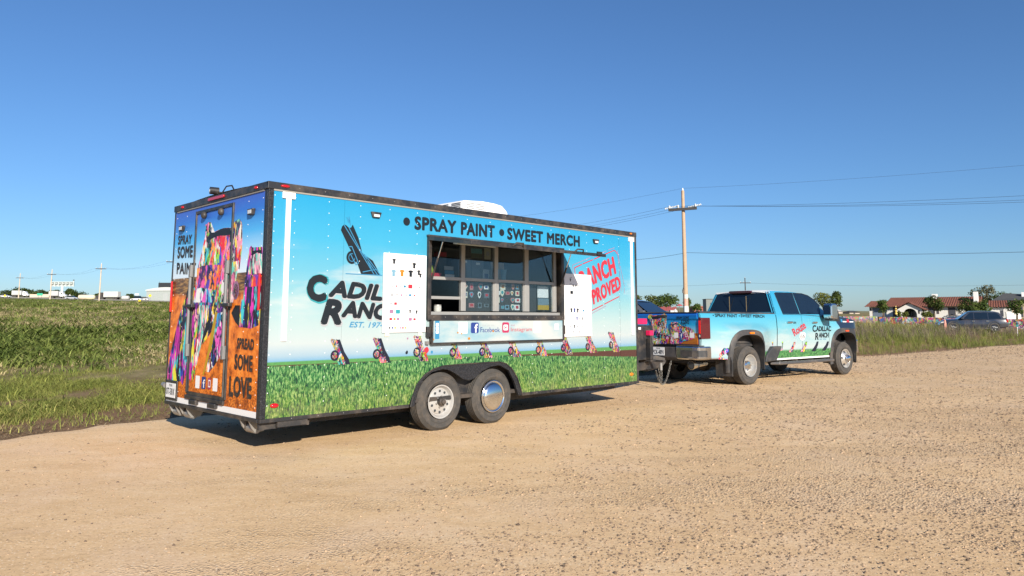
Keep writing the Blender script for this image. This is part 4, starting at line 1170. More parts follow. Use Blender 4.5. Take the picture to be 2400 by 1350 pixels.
for body, bl, br, tl, fn in (('SPRAY', (214, 738), (358, 727), (220, 640), z1_), ('SOME', (208, 883), (370, 870), (214, 757), z1_), ('PAINT', (200, 1045), (402, 1052), (205, 925), z1_),
                             ('SPREAD', (715, 452), (870, 470), (721, 352), z2_), ('SOME', (692, 640), (858, 664), (697, 496), z2_), ('LOVE', (643, 885), (850, 912), (649, 695), z2_)):
    lettering('lettering', body, T, mat('rear_ink', (0.014, 0.014, 0.016), 0.5, var=0.4, vscale=14, dirt=(0.4, 0.2, 0.08), dirt_amt=0.25, dirt_scale=22), 'yz', fn(*bl), fn(*br), fn(*tl), -0.0042, 0.06, space=1.06)
for X_, Y_, w_, h_, m_ in ((365, 752, 22, 54, BOARD), (419, 760, 21, 52, INK_NAVY), (471, 768, 17, 48, MATS['emblem_gradient']), (524, 778, 24, 56, BOARD)):
    a, b_ = z2_(X_ - w_, Y_ + h_), z2_(X_ + w_, Y_ - h_)
    o = decal('emblem', rrect(b_[0], a[0], a[1], b_[1], 0.012), door, m_, 'yz', -0.0085)
a, b_ = z2_(460, 800), z2_(484, 735)
decal('emblem', rrect(b_[0], a[0], a[1], b_[1], 0.012), door, INK_WHITE, 'yz', -0.0090)
decal('emblem', rrect(b_[0] + 0.012, a[0] - 0.012, a[1] + 0.014, b_[1] - 0.014, 0.008), door, MATS['emblem_gradient'], 'yz', -0.0095)
lettering('lettering', 'f', door, INK_WHITE, 'yz', z2_(412, 805), z2_(434, 805), z2_(412, 730), -0.0090, 0.03)
# number plate
pl = bpy.data.objects.new('number_plate', None); COL.objects.link(pl); pl.parent = T
MB().box(-0.022, -0.0045, 2.18, 2.555, 0.385, 0.63).build('plate_holder', BLACK, pl, bevel=0.008)
MB().box(-0.026, -0.0225, 2.215, 2.52, 0.418, 0.595).build('plate', INK_WHITE, pl, bevel=0.004)
lettering('lettering', '077-381K', pl, INK, 'yz', (2.505, 0.450), (2.230, 0.450), (2.505, 0.535), -0.0266, 0.02)
lettering('lettering', 'TEXAS', pl, INK, 'yz', (2.42, 0.553), (2.315, 0.553), (2.42, 0.583), -0.0266, 0.01)
# skid rollers
for y_ in (0.36, 2.02, 2.36):
    r = MB().cyl((0.10, y_ - 0.09, 0.235), (0.10, y_ + 0.09, 0.235), 0.05, n=14).build('skid_roller', STEEL, T, smooth=True)
    MB().prism([(-0.0, 0.322), (0.25, 0.322), (0.17, 0.21), (0.07, 0.2), (0.03, 0.25)], 'xz', y_ - 0.115, y_ - 0.095).build('bracket', STEEL, r)
    MB().prism([(-0.0, 0.322), (0.25, 0.322), (0.17, 0.21), (0.07, 0.2), (0.03, 0.25)], 'xz', y_ + 0.095, y_ + 0.115).build('bracket', STEEL, r)
# camera on the roof edge
cm = MB(); cm.cyl((0.05, 1.40, 2.935), (-0.05, 1.42, 2.935), 0.045, n=14); cm.box(0.03, 0.12, 1.33, 1.42, 2.865, 2.92)
cmo = cm.build('reversing_camera', BLACK, T, smooth=True)
MB().lathe([(0.022, 0), (0.0, 0.006)], (-0.0505, 1.42, 2.935), (-1, 0, 0), 12, caps=False).build('camera_lens', CLEAR, cmo)
MB().tube([(0.08, 1.36, 2.92), (0.09, 1.28, 2.985), (0.1, 1.15, 2.98), (0.1, 1.05, 2.88)], 0.009, 6).build('camera_cable', BLACK, cmo, smooth=True)
# air conditioner on the roof
ac = bpy.data.objects.new('air_conditioner', None); COL.objects.link(ac); ac.parent = T
x0_, x1_, y0_, y1_, zr = 3.47, 4.42, 0.80, 1.62, 2.90
prof = [(x0_ - 0.02, zr - 0.03), (x1_ + 0.05, zr - 0.03), (x1_ + 0.03, 2.98), (x1_ - 0.04, 3.08), (x1_ - 0.14, 3.155), (x1_ - 0.30, 3.175), (x0_ + 0.40, 3.182), (x0_ + 0.02, 3.155), (x0_, 3.145)]
MB().prism(prof, 'xz', y0_, y1_).build('shroud', WHITE, ac, bevel=0.03)
lv = MB()
for k_ in range(8):
    z_ = 2.945 + k_ * 0.0245
    lv.box(x0_ + 0.06, x0_ + 0.22, y0_ - 0.003, y0_ + 0.01, z_, z_ + 0.009)
    lv.box(x0_ + 0.25, x0_ + 0.43, y0_ - 0.003, y0_ + 0.01, z_, z_ + 0.009)
    lv.box(x0_ - 0.012, x0_ + 0.02, y0_ + 0.06, y0_ + 0.26, z_, z_ + 0.009)
    lv.box(x0_ - 0.012, x0_ + 0.02, y0_ + 0.34, y0_ + 0.56, z_, z_ + 0.009)
lv.build('louvre_slots', INTERIOR, ac)['kind'] = 'stuff'
vt = MB().box(6.40, 6.56, 0.30, 0.5, 2.862, 2.93); vt.build('roof_vent', WHITE, T, bevel=0.01)
MB().cyl((-0.0, 2.61, 0.55), (-0.0, 2.69, 0.56), 0.03, n=10).build('wall_socket', STEEL, T)

# drawbar, jack, tool cabinet, coupler and chains
db = bpy.data.objects.new('drawbar', None); COL.objects.link(db); db.parent = T
CX, CYT = 9.30, WT / 2
for y_ in (0.55, WT - 0.55):
    d_ = nrm((CX - 6.4, CYT - y_, 0)); n_ = np.array((-d_[1], d_[0], 0)) * 0.035
    a, b_ = np.array((6.4, y_, 0)), np.array((CX - 0.1, CYT + (0.05 if y_ > 1 else -0.05), 0))
    q = [tuple((a - n_)[:2]), tuple((b_ - n_)[:2]), tuple((b_ + n_)[:2]), tuple((a + n_)[:2])]
    MB().prism(q, 'xy', 0.42, 0.56).build('beam', DARK, db)
MB().box(8.55, 8.65, 0.72, 1.86, 0.565, 0.60).build('beam', DARK, db)
MB().prism([(8.75, 0.36), (9.25, 0.42), (9.38, 0.50), (9.36, 0.60), (9.05, 0.66), (8.75, 0.60)], 'xz', CYT - 0.09, CYT + 0.09).build('coupler', mat('coupler_grey', (0.09, 0.09, 0.09), 0.6, 0.4, var=0.3, dirt=DUST, dirt_amt=0.4), db, bevel=0.01)
cab = bpy.data.objects.new('tool_cabinet', None); COL.objects.link(cab); cab.parent = T
MB().box(7.85, 8.62, 0.98, 1.60, 0.605, 1.27).build('cabinet_body', BLACK, cab, bevel=0.015)
MB().box(7.86, 8.42, 0.972, 1.59, 1.29, 1.40).build('cabinet_lid', mat('red_lid', (0.62, 0.012, 0.09), 0.35, var=0.15), cab, bevel=0.015)
MB().box(8.12, 8.2, 0.974, 0.9785, 1.19, 1.235).build('cabinet_label', INK_WHITE, cab)
jk = MB().box(8.37, 8.46, 0.88, 0.97, 0.62, 1.02).build('jack', BLACK, T, bevel=0.006)
MB().box(8.355, 8.475, 0.872, 0.975, 1.075, 1.17).build('jack_head', MATS['red_lid'], jk, bevel=0.01)
MB().cyl((8.43, 0.865, 1.07), (8.43, 0.865, 0.93), 0.014, n=8).build('jack_rod', CHROME, jk)
MB().box(8.33, 8.50, 0.86, 0.975, 0.58, 0.615).build('jack_foot', BLACK, jk)
def chain(pts, n, r=0.013, link=0.03):
    """row of steel links hanging along a curve"""
    t_ = np.linspace(0, 1, n)
    P = np.array(pts, float)
    def bez(t):
        a = P
        while len(a) > 1:
            a = a[:-1] * (1 - t) + a[1:] * t
        return a[0]
    root = bpy.data.objects.new('safety_chain', None); COL.objects.link(root); root.parent = T
    for i in range(n - 1):
        p, q = bez(t_[i]), bez(t_[i + 1])
        d_ = nrm(q - p); c = (p + q) / 2; L = np.linalg.norm(q - p) * 0.78
        s1 = nrm(np.cross(d_, (0.2, 0.9, 0.1))); s2 = np.cross(d_, s1)
        w_ = s1 if i % 2 else s2
        ring = [c + d_ * L * math.cos(a) + w_ * 0.017 * math.sin(a) for a in np.linspace(0, 2 * math.pi, 11)[:-1]]
        MB().tube(ring, 0.0045, 5, closed=True).build('link', mat('chain_steel', (0.20, 0.19, 0.17), 0.5, 0.7, var=0.3), root)
chain([(8.98, 1.18, 0.36), (9.1, 1.15, -0.05), (9.28, 1.15, -0.02), (9.54, 1.18, 0.52)], 22)
chain([(9.18, 1.24, 0.46), (9.2, 1.22, 0.0), (9.26, 1.22, 0.0), (9.27, 1.24, 0.40)], 18)
MB().cyl((9.2, 1.2, 0.36), (9.2, 1.2, 0.50), 0.03, n=10).build('chain_hook', STEEL, T)

# ------------------------------------------------------------------ things on and in the trailer
def tee(x, z, s_):
    return [(x - 0.5 * s_, z + 0.35 * s_), (x - 0.2 * s_, z + 0.5 * s_), (x + 0.2 * s_, z + 0.5 * s_), (x + 0.5 * s_, z + 0.35 * s_), (x + 0.42 * s_, z + 0.12 * s_), (x + 0.27 * s_, z + 0.2 * s_), (x + 0.27 * s_, z - 0.55 * s_), (x - 0.27 * s_, z - 0.55 * s_), (x - 0.27 * s_, z + 0.2 * s_), (x - 0.42 * s_, z + 0.12 * s_)]
def on_trailer(x, y, z):
    return TR.o + TR.ax * x + TR.lf * y + np.array((0, 0, z))
mb1 = thing('menu_board', on_trailer(1.81, -0.004, 1.19), TR.rz, 'white price board with small shirt pictures, taped beside the serving window\'s rear edge', 'menu board')
MB().box(-0.325, 0.325, -0.016, -0.003, 0.045, 1.0).build('sheet', BOARD, mb1)
def bpic(root, x, z, kind, m_, s_=0.06):
    s_ *= 0.82
    pts = tee(x, z, s_) if kind == 't' else rrect(x - s_ / 2, x + s_ / 2, z - s_ * 0.38, z + s_ * 0.38, s_ * 0.12, 2)
    return MB().poly(pts, 'xz', -0.0168).build('product_picture', m_, root)
L1 = lambda X_, Y_: (z3(X_, Y_)[0] - 1.81, z3(X_, Y_)[1] - 1.19)
for X_, Y_, kd, m_, s_ in ((1017, 615, 't', INK, 0.07), (1176, 650, 't', INK, 0.08), (1013, 708, 't', INK_SKY, 0.095), (1080, 708, 't', INK_ORG, 0.095), (1148, 712, 't', INK, 0.095), (1212, 705, 't', INK, 0.07), (1224, 728, 't', INK, 0.06),
                           (1002, 812, 'b', INK_GREY, 0.035), (1035, 812, 'b', INK_RED, 0.028), (1069, 812, 'b', INK_GREY, 0.035), (1101, 815, 'b', INK_BLUE, 0.045), (1145, 815, 'b', INK_RED, 0.08), (1188, 815, 'b', INK_GREY, 0.03), (1217, 823, 'b', INK, 0.02),
                           (1000, 880, 'b', INK_GREY, 0.06), (1040, 880, 'b', INK_GREY, 0.04), (1075, 883, 'b', INK_PINK, 0.035), (1112, 883, 'b', INK_GREY, 0.04), (1143, 884, 'b', INK_BLUE, 0.045), (1177, 886, 'b', INK_RED, 0.03),
                           (993, 950, 'b', INK_GREY, 0.04), (1028, 950, 'b', INK_RED, 0.05), (1165, 952, 'b', INK_GREY, 0.03), (1195, 952, 'b', INK_GREY, 0.03), (995, 1012, 'b', INK_PINK, 0.07), (1047, 1014, 'b', INK_TEAL, 0.08), (1143, 1012, 't', INK, 0.045), (1195, 1016, 't', INK, 0.05),
                           (990, 1072, 'b', INK_RED, 0.05), (1020, 1072, 'b', INK_ORG, 0.04), (1048, 1072, 'b', INK_PINK, 0.05), (1145, 1074, 'b', INK_PINK, 0.06), (1178, 1074, 'b', INK_RED, 0.045),
                           (981, 1142, 'b', INK, 0.032), (1004, 1142, 'b', INK_NAVY, 0.032), (1025, 1142, 'b', INK_YEL, 0.032), (1045, 1142, 'b', INK_GREY, 0.032), (1065, 1142, 'b', INK_PINK, 0.032), (1086, 1142, 'b', INK_RED, 0.032), (1106, 1142, 'b', INK_YEL, 0.032)):
    bpic(mb1, *L1(X_, Y_), kd, m_, s_)
for X_, Y_, w_ in ((1015, 578, 0.1), (1025, 660, 0.12), (1000, 785, 0.06), (1000, 848, 0.06), (995, 915, 0.05), (1170, 920, 0.04), (1005, 978, 0.08), (1005, 1115, 0.08), (1175, 607, 0.06), (1065, 640, 0.1)):
    x_, z_ = L1(X_, Y_)
    MB().poly([(x_ - w_ / 2, z_ - 0.004), (x_ + w_ / 2, z_ - 0.004), (x_ + w_ / 2, z_ + 0.004), (x_ - w_ / 2, z_ + 0.004)], 'xz', -0.0167).build('heading_line', INK_GREY, mb1)
for x_ in (-0.25, 0.25):
    MB().box(x_ - 0.03, x_ + 0.03, -0.0065, -0.001, 0.0, 0.06).build('tape', mat('masking_tape', (0.66, 0.62, 0.5), 0.6), mb1)
mb2 = thing('menu_board', on_trailer(5.125, -0.004, 1.13), TR.rz, 'white price board half in shadow, partly covering the red stamp lettering', 'menu board')
MB().box(-0.325, 0.325, -0.016, -0.003, 0.0, 0.953).build('sheet', BOARD, mb2)
L2 = lambda X_, Y_: (z5(X_, Y_)[0] - 5.125, z5(X_, Y_)[1] - 1.13)
for X_, Y_, kd, m_, s_ in ((567, 658, 't', INK, 0.05), (595, 718, 't', INK, 0.05), (622, 720, 't', INK, 0.05), (650, 722, 't', INK_GREY, 0.05), (580, 782, 'b', INK, 0.08), (577, 958, 't', INK, 0.075), (608, 958, 't', INK_NAVY, 0.075), (640, 960, 't', INK, 0.075), (670, 962, 't', INK_GREY, 0.05),
                           (697, 962, 'b', INK_BLUE, 0.05), (722, 962, 'b', INK_GREY, 0.045), (633, 1041, 't', INK_NAVY, 0.06), (660, 1041, 'b', INK_GREY, 0.045), (690, 1041, 't', INK, 0.05), (572, 1118, 'b', INK_GREY, 0.05), (606, 1118, 't', INK, 0.055), (636, 1118, 'b', INK_GREY, 0.05), (689, 1118, 'b', INK_GREY, 0.04),
                           (598, 1172, 'b', INK_GREY, 0.05), (570, 1172, 'b', INK_GREY, 0.03), (655, 1172, 'b', INK_GREY, 0.055), (682, 1172, 'b', INK_GREY, 0.04), (708, 1172, 'b', INK_GREY, 0.035)):
    bpic(mb2, *L2(X_, Y_), kd, m_, s_)
for X_, Y_, w_ in ((645, 618, 0.12), (572, 635, 0.06), (572, 697, 0.06), (580, 820, 0.08), (640, 838, 0.05)):
    x_, z_ = L2(X_, Y_)
    MB().poly([(x_ - w_ / 2, z_ - 0.004), (x_ + w_ / 2, z_ - 0.004), (x_ + w_ / 2, z_ + 0.004), (x_ - w_ / 2, z_ + 0.004)], 'xz', -0.0167).build('heading_line', INK_GREY, mb2)

# goods behind the glass
def goods(name, x, y, z, label, cat):
    return thing(name, on_trailer(x, y, z), TR.rz, label, cat)
def zi(u, v, y=0.2):
    return S(u, v, y)
g = goods('jar', 2.49, 0.18, 1.491, 'small clear jar on the counter in the open serving bay', 'jar')
MB().lathe([(0.045, 0.0), (0.05, 0.01), (0.05, 0.07), (0.046, 0.075)], (0, 0, 0), 'z', 16).build('glass_body', mat('frosted_glass', (0.6, 0.62, 0.6), 0.2, trans=0.4), g, smooth=True)
MB().lathe([(0.048, 0.075), (0.048, 0.09), (0.0, 0.092)], (0, 0, 0), 'z', 16, caps=False).build('lid', ALU, g)
MB().lathe([(0.035, 0.012), (0.03, 0.045), (0.0, 0.05)], (0, 0, 0), 'z', 10).build('contents', mat('cream', (0.7, 0.68, 0.55), 0.7), g)
for i, (x_, m_, nm) in enumerate(((2.245, mat('can_pink', alb(235, 60, 140), 0.3), 'pink'), (2.325, mat('can_yellow', alb(245, 215, 50), 0.3), 'yellow'), (2.405, mat('can_lime', alb(185, 205, 60), 0.3), 'lime green'))):
    g = goods('spray_can', x_, 0.22, 1.9325, '%s spray can on the shelf behind the first window pane' % nm, 'spray can')
    MB().lathe([(0.03, 0.0), (0.033, 0.004), (0.033, 0.15), (0.025, 0.165)], (0, 0, 0), 'z', 16).build('can_body', m_, g, smooth=True)
    MB().lathe([(0.018, 0.165), (0.02, 0.17), (0.02, 0.195), (0.0, 0.198)], (0, 0, 0), 'z', 12).build('cap', [INK_WHITE, DARK, INK_NAVY][i], g, smooth=True)
g = goods('notice_card', 2.36, 0.125, 1.9325, 'red notice card leaning on the shelf below the spray cans', 'card')
MB().box(-0.14, 0.14, 0.0, 0.004, 0.0, 0.06).build('card', INK_RED, g)
g = goods('red_box', 2.68, 0.32, 1.9325, 'red carton on the shelf next to the first mullion', 'carton')
MB().box(-0.07, 0.07, 0.0, 0.1, 0.0, 0.30).build('carton', mat('carton_dark', (0.06, 0.07, 0.08), 0.5), g, bevel=0.003)
MB().box(-0.071, 0.071, -0.001, 0.101, 0.301, 0.36).build('carton_top', INK_RED, g)
g = goods('postcard_rack', 2.66, 0.14, 1.9325, 'small rack of blue and white postcards in the first bay', 'rack')
for k_ in range(3):
    MB().box(-0.08, 0.08, 0.01 * k_, 0.01 * k_ + 0.004, 0.055 * k_, 0.055 * k_ + 0.05).build('postcard', [INK_WHITE, INK_BLUE, INK_GREY][k_], g)
for i, (x_, w_, h_) in enumerate(((2.98, 0.24, 0.30), (3.22, 0.22, 0.28))):
    g = goods('storage_bin', x_, 0.2, 1.9325, ['dark storage bin nearest the first mullion behind the second pane', 'dark storage bin next to the tin in the second bay'][i], 'bin')
    MB().box(-w_ / 2, w_ / 2, 0, 0.15, 0, h_).build('bin_body', mat('bin_grey', (0.09, 0.10, 0.115), 0.5, var=0.1), g, bevel=0.008)
    MB().box(-0.035, 0.035, -0.003, -0.0005, h_ * 0.75, h_ * 0.86).build('bin_label', INK_WHITE, g)
g = goods('tin', 3.335, 0.15, 1.9325, 'pale tin with a printed front beside the second mullion', 'tin')
MB().box(-0.06, 0.06, 0, 0.04, 0, 0.15).build('tin_body', mat('tin_pale', (0.4, 0.42, 0.46), 0.4, 0.3, var=0.2, vscale=30), g, bevel=0.006)
MB().box(-0.035, 0.035, -0.003, -0.0005, 0.03, 0.09).build('tin_print', INK_NAVY, g)
g = goods('landscape_print', 3.29, 0.3, 2.25, 'landscape print of green field and teal sky hanging behind the second pane', 'picture')
MB().box(-0.1, 0.1, 0, 0.01, 0, 0.06).build('print_field', mat('field_print', alb(60, 100, 50), 0.5), g)
MB().box(-0.1, 0.1, 0.0005, 0.0105, 0.0605, 0.13).build('print_sky', INK_TEAL, g)
for i, x_ in enumerate((3.53, 3.68)):
    g = goods('glass_tumbler', x_, 0.16, 1.9325, ['boxed glass tumbler behind the third pane, nearer the second mullion', 'boxed glass tumbler behind the third pane, nearer the hanging tags'][i], 'tumbler')
    MB().box(-0.06, 0.06, 0.05, 0.06, 0, 0.26).build('box_back', mat('kraft_card', (0.3, 0.24, 0.17), 0.8), g)
    MB().lathe([(0.03, 0.01), (0.045, 0.16), (0.042, 0.16), (0.027, 0.015)], (0, 0, 0), 'z', 14).build('tumbler', INK_SKY, g, smooth=True)
for i, (x_, z_) in enumerate(((3.50, 2.24), (3.66, 2.22))):
    g = goods('packaged_shirt', x_, 0.3, z_, ['larger bagged cream print hanging above the boxed tumblers', 'smaller bagged cream print hanging above the boxed tumblers'][i], 'print')
    MB().box(-0.06 + 0.01 * i, 0.06 - 0.01 * i, 0, 0.008, 0, 0.16).build('card', mat('cream_card', (0.4, 0.38, 0.28), 0.7, var=0.2, vscale=20), g)
    MB().lathe([(0.035, 0.0), (0.022, 0.002)], (0, -0.001, 0.08), (0, -1, 0), 14).build('round_print', INK_GREY, g)
g = goods('sunset_print', 4.47, 0.11, 1.50, 'picture of a yellow field under blue sky standing in the last lower pane', 'picture')
MB().box(-0.12, 0.12, 0, 0.01, 0.03, 0.10).build('print_field', INK_YEL, g)
MB().box(-0.12, 0.12, 0.0005, 0.0105, 0.1005, 0.2).build('print_sky', mat('town_print', alb(150, 180, 200), 0.5, var=0.6, vscale=40), g)
g = goods('white_sheet', 4.47, 0.12, 1.71, 'plain white paper sheet above the yellow field picture', 'paper')
MB().box(-0.12, 0.12, 0.0, 0.004, 0.0, 0.17).build('sheet', BOARD, g)
# ------------------------------------------------------------------ pickup truck
WB = 4.38
def smooth01(t):
    t = np.clip(t, 0, 1); return t * t * (3 - 2 * t)
def hw(x, z):
    """half width of the truck's body side"""
    x, z = np.asarray(x, float), np.asarray(z, float)
    b_ = np.interp(z, [0.45, 0.6, 0.85, 1.15, 1.36, 1.47, 1.53], [0.945, 0.972, 0.992, 1.008, 1.0, 0.985, 0.955])
    b_ = b_ + 0.195 * np.exp(-((x - 0.02) / 0.86) ** 4) * smooth01((1.36 - z) / 0.26)
    b_ = b_ + 0.03 * np.exp(-((x - WB) / 0.62) ** 4) * smooth01((1.36 - z) / 0.25)
    nose = smooth01((x - 4.75) / 0.55)
    return b_ - 0.16 * nose ** 2
def body_top(x):
    return np.interp(x, [-1.36, 1.36, 1.40, 3.55, 3.9, 4.5, 4.95, 5.12], [1.525, 1.505, 1.505, 1.50, 1.47, 1.42, 1.36, 1.26])
def truck_wrap():
    m, t, b = new_mat('truck_print')
    b.inputs['Roughness'].default_value = 0.22
    b.inputs['Coat Weight'].default_value = 0.5
    co = t.n('ShaderNodeTexCoord').outputs['Object']
    X_, Y_, Z_ = t.sep(co)
    k = 0.48
    c = t.ramp(t.rng(Z_, 0.55, 2.1), [(0.02, alb(196, 232, 244, k)), (0.13, alb(222, 242, 246, k)), (0.28, alb(182, 233, 244, k)), (0.44, alb(130, 220, 243, k)), (0.6, alb(88, 203, 243, k)), (1.0, alb(62, 186, 240, k))])
    cl = t.noise(t.mapping(co, (0.9, 0.9, 3.0), (0, 0.25, 0)), 1.5, 4, 0.5)
    c = t.mix(t.math('MULTIPLY', t.rng(cl, 0.5, 0.66), t.math('MULTIPLY', t.rng(Z_, 1.35, 1.1), 0.4)), c, (*alb(244, 248, 247, k), 1))
    g = t.noise(t.mapping(co, (1, 1, 0.6)), 38, 4, 0.7)
    gc = t.ramp(g, [(0.36, alb(24, 78, 52, k)), (0.5, alb(56, 158, 92, k)), (0.64, alb(150, 215, 130, k))])
    c = t.mix(t.math('MULTIPLY', t.rng(Z_, 0.70, 0.66), t.rng(X_, -0.4, -0.5, 1, 0.0)), c, gc)
    c = t.mix(t.math('MULTIPLY', t.math('MULTIPLY', t.rng(Z_, 0.60, 0.56), t.rng(X_, -0.7, -0.8)), 1.0), c, (*alb(140, 90, 60, k), 1))
    bx = t.math('ADD', X_, t.math('MULTIPLY', t.math('SUBTRACT', Z_, 1.3), 0.75))
    bx = t.math('ADD', bx, t.math('MULTIPLY', t.math('SUBTRACT', t.noise(co, 3, 2), 0.5), 0.1))
    c = t.mix(t.math('MULTIPLY', t.rng(bx, 4.02, 4.05), t.rng(Z_, 0.9, 0.95)), c, (0.012, 0.017, 0.034, 1))
    c = t.mix(t.rng(X_, 4.5, 4.52), c, (0.012, 0.017, 0.034, 1))
    du = t.rng(t.noise(co, 5, 6, 0.7), 0.5, 0.8, 0, 0.12)
    c = t.mix(t.math('MULTIPLY', du, t.rng(Z_, 1.0, 0.5)), c, (*DUST, 1))
    t.t.links.new(c, b.inputs['Base Color'])
    return m
TWRAP = truck_wrap()
NAVY = mat('navy_paint', (0.012, 0.017, 0.034), 0.18, coat=0.6, var=0.15, vscale=3)
PLASTIC = mat('black_plastic', (0.028, 0.030, 0.034), 0.6, var=0.2, vscale=6, dirt=DUST, dirt_amt=0.22)
K = thing('pickup_truck', TK.o, TK.rz, 'blue printed crew cab pickup truck with dual rear wheels, towing the trailer', 'pickup truck')
P8 = lambda X_, Y_: (1460 + X_ / 4.8225, 640 + Y_ / 4.8225)
PT = lambda X_, Y_: (1640 + X_ / 5.0, 650 + Y_ / 5.0)

# body sides with open wheel arches; split into bed side, rear door, front door, front fender
def arch_cut(x, z):
    f = lambda c: (np.abs((x - c) / 0.622) ** 3.2 + np.abs(np.maximum(z - 0.45, 0) / 0.662) ** 3.2) < 1
    return f(0.02) | f(WB)
for sgn in (-1, 1):
    for nm, xa, xb in (('bed_side', -1.36, 1.375), ('rear_door', 1.40, 2.445), ('front_door', 2.455, 3.655), ('front_fender', 3.665, 5.14)):
        xs = np.unique(np.concatenate([np.linspace(xa, xb, max(8, int((xb - xa) / 0.03)))]))
        cols_ = []
        for x_ in xs:
            zt_ = float(body_top(x_)); zl_ = 0.50 if nm.endswith('door') else 0.56
            zs_ = np.linspace(zl_, zt_, 34)
            cols_.append([(x_, sgn * float(hw(x_, z_)), z_) for z_ in zs_])
        P = np.array(cols_)
        mb = MB(); m_, n_ = P.shape[:2]
        fs = []
        for i in range(m_ - 1):
            for j in range(n_ - 1):
                q = P[i:i + 2, j:j + 2].reshape(-1, 3).mean(0)
                if not nm.endswith('door') and arch_cut(q[0], q[2]):
                    continue
                fs.append((i * n_ + j, (i + 1) * n_ + j, (i + 1) * n_ + j + 1, i * n_ + j + 1)[::(1 if sgn < 0 else -1)])
        mb.add(P.reshape(-1, 3), fs)
        o = mb.build(nm, TWRAP, K, smooth='all')
        if nm.endswith('door'):
            hx, hz_ = (1.90, 1.315) if nm == 'rear_door' else (2.985, 1.305)
            yh = sgn * (float(hw(hx, hz_)) + 0.022)
            MB().prism(rrect(hx - 0.10, hx + 0.11, hz_ - 0.022, hz_ + 0.022, 0.02), 'xz', yh - 0.014, yh + 0.014).build('door_handle', CHROME, o, bevel=0.008)
# arches
for cx, rz_in, rz_out, add in ((0.02, 0.60, 0.715, 0.028), (WB, 0.60, 0.715, 0.022)):
    for sgn in (-1, 1):
        mb = MB(); A_ = np.linspace(rad(-14), rad(194), 34)
        inn, out_, inb = [], [], []
        for a in A_:
            ca, sa = math.cos(a), math.sin(a)
            # squared-off arch
            k_ = (abs(ca) ** 3.2 + abs(sa) ** 3.2) ** (-1 / 3.2)
            xi, zi_ = cx + 0.575 * k_ * ca, 0.45 + 0.605 * k_ * sa
            xo_, zo_ = cx + 0.665 * k_ * ca, 0.45 + 0.715 * k_ * sa
            yi, yo_ = float(hw(cx + 0.5 * ca, min(max(zi_, .5), 1.1))) + add, float(hw(xo_, max(zo_, 0.5))) + add * 0.4
            inn.append((xi, sgn * yi, zi_)); out_.append((xo_, sgn * yo_, zo_)); inb.append((xi, sgn * (yi - 0.28), zi_))
        mid = [tuple(np.array(o_) * 0.55 + np.array(i_) * 0.45 + np.array((0, sgn * 0.012, 0))) for i_, o_ in zip(inn, out_)]
        back = [(x_, y_ - sgn * 0.06, z_) for x_, y_, z_ in out_]
        mb.grid(np.array([back, out_, mid, inn, inb]))
        o = mb.build('wheel_flare', PLASTIC, K, smooth=50)
        ml = MB(); zc = 0.45 + 0.68; yl = float(hw(cx, 1.1)) + add + 0.012
        ml.prism(rrect(cx + 0.05 - 0.08, cx + 0.05 + 0.08, zc - 0.055, zc - 0.018, 0.012), 'xz', sgn * (yl - 0.02), sgn * (yl + 0.004))
        ml.build('marker_lamp', AMBER if cx < 1 else mat('orange_red_lens', (0.6, 0.06, 0.01), 0.2, coat=0.5), o)
        MB().box(cx - 0.62, cx + 0.62, sgn * 0.55, sgn * 0.60, 0.5, 1.12).build('wheel_well', PLASTIC, K)
# bed: floor, inner walls, rail caps, front wall
MB().box(-1.30, 1.36, -0.90, 0.90, 0.80, 0.85).build('bed_floor', PLASTIC, K)
for sgn in (-1, 1):
    MB().box(-1.33, 1.37, sgn * 0.84, sgn * 0.90, 0.86, 1.50).build('bed_wall', PLASTIC, K)
    mb = MB()
    xs = np.linspace(-1.36, 1.375, 12)
    mb.grid(np.array([[(x_, sgn * y_, float(body_top(x_)) + dz) for x_ in xs] for y_, dz in ((0.97, -0.012), (0.965, 0.018), (0.93, 0.028), (0.86, 0.026), (0.84, -0.01))]))
    mb.build('bed_rail_cap', PLASTIC, K, smooth=True)
MB().box(1.30, 1.355, -0.90, 0.90, 0.86, 1.515).build('bed_front_wall', PLASTIC, K)
# tailgate
tg = bpy.data.objects.new('tailgate', None); COL.objects.link(tg); tg.parent = K
XG = -1.365
def tailgate_print():
    m, t, b = new_mat('tailgate_print')
    b.inputs['Roughness'].default_value = 0.2
    b.inputs['Coat Weight'].default_value = 0.4
    co = t.n('ShaderNodeTexCoord').outputs['Object']
    Z_ = t.sep(co)[2]
    k = 0.8
    c = t.ramp(t.rng(Z_, 0.86, 1.54), [(0.0, alb(170, 96, 36, k)), (0.34, alb(206, 128, 48, k)), (0.37, alb(160, 216, 240, k)), (0.6, alb(30, 168, 226, k)), (0.85, alb(20, 120, 205, k)), (1.0, alb(40, 90, 200, k))])
    t.t.links.new(c, b.inputs['Base Color'])
    return m
TGM = tailgate_print()
mb = MB()
prof = [(-1.30, 0.865), (XG - 0.012, 0.865), (XG - 0.012, 1.02), (XG + 0.003, 1.05), (XG + 0.003, 1.36), (XG - 0.016, 1.40), (XG - 0.022, 1.47), (XG - 0.005, 1.515), (-1.30, 1.515)]
mb.prism(prof, 'xz', -0.915, 0.915)
mb.build('gate_panel', TGM, tg, bevel=0.008)
MB().box(-1.39, -1.29, -0.92, 0.92, 1.5155, 1.537).build('gate_cap', PLASTIC, tg, bevel=0.006)
MB().box(-1.392, -1.380, -0.13, 0.13, 1.425, 1.475).build('gate_handle', BLACK, tg)
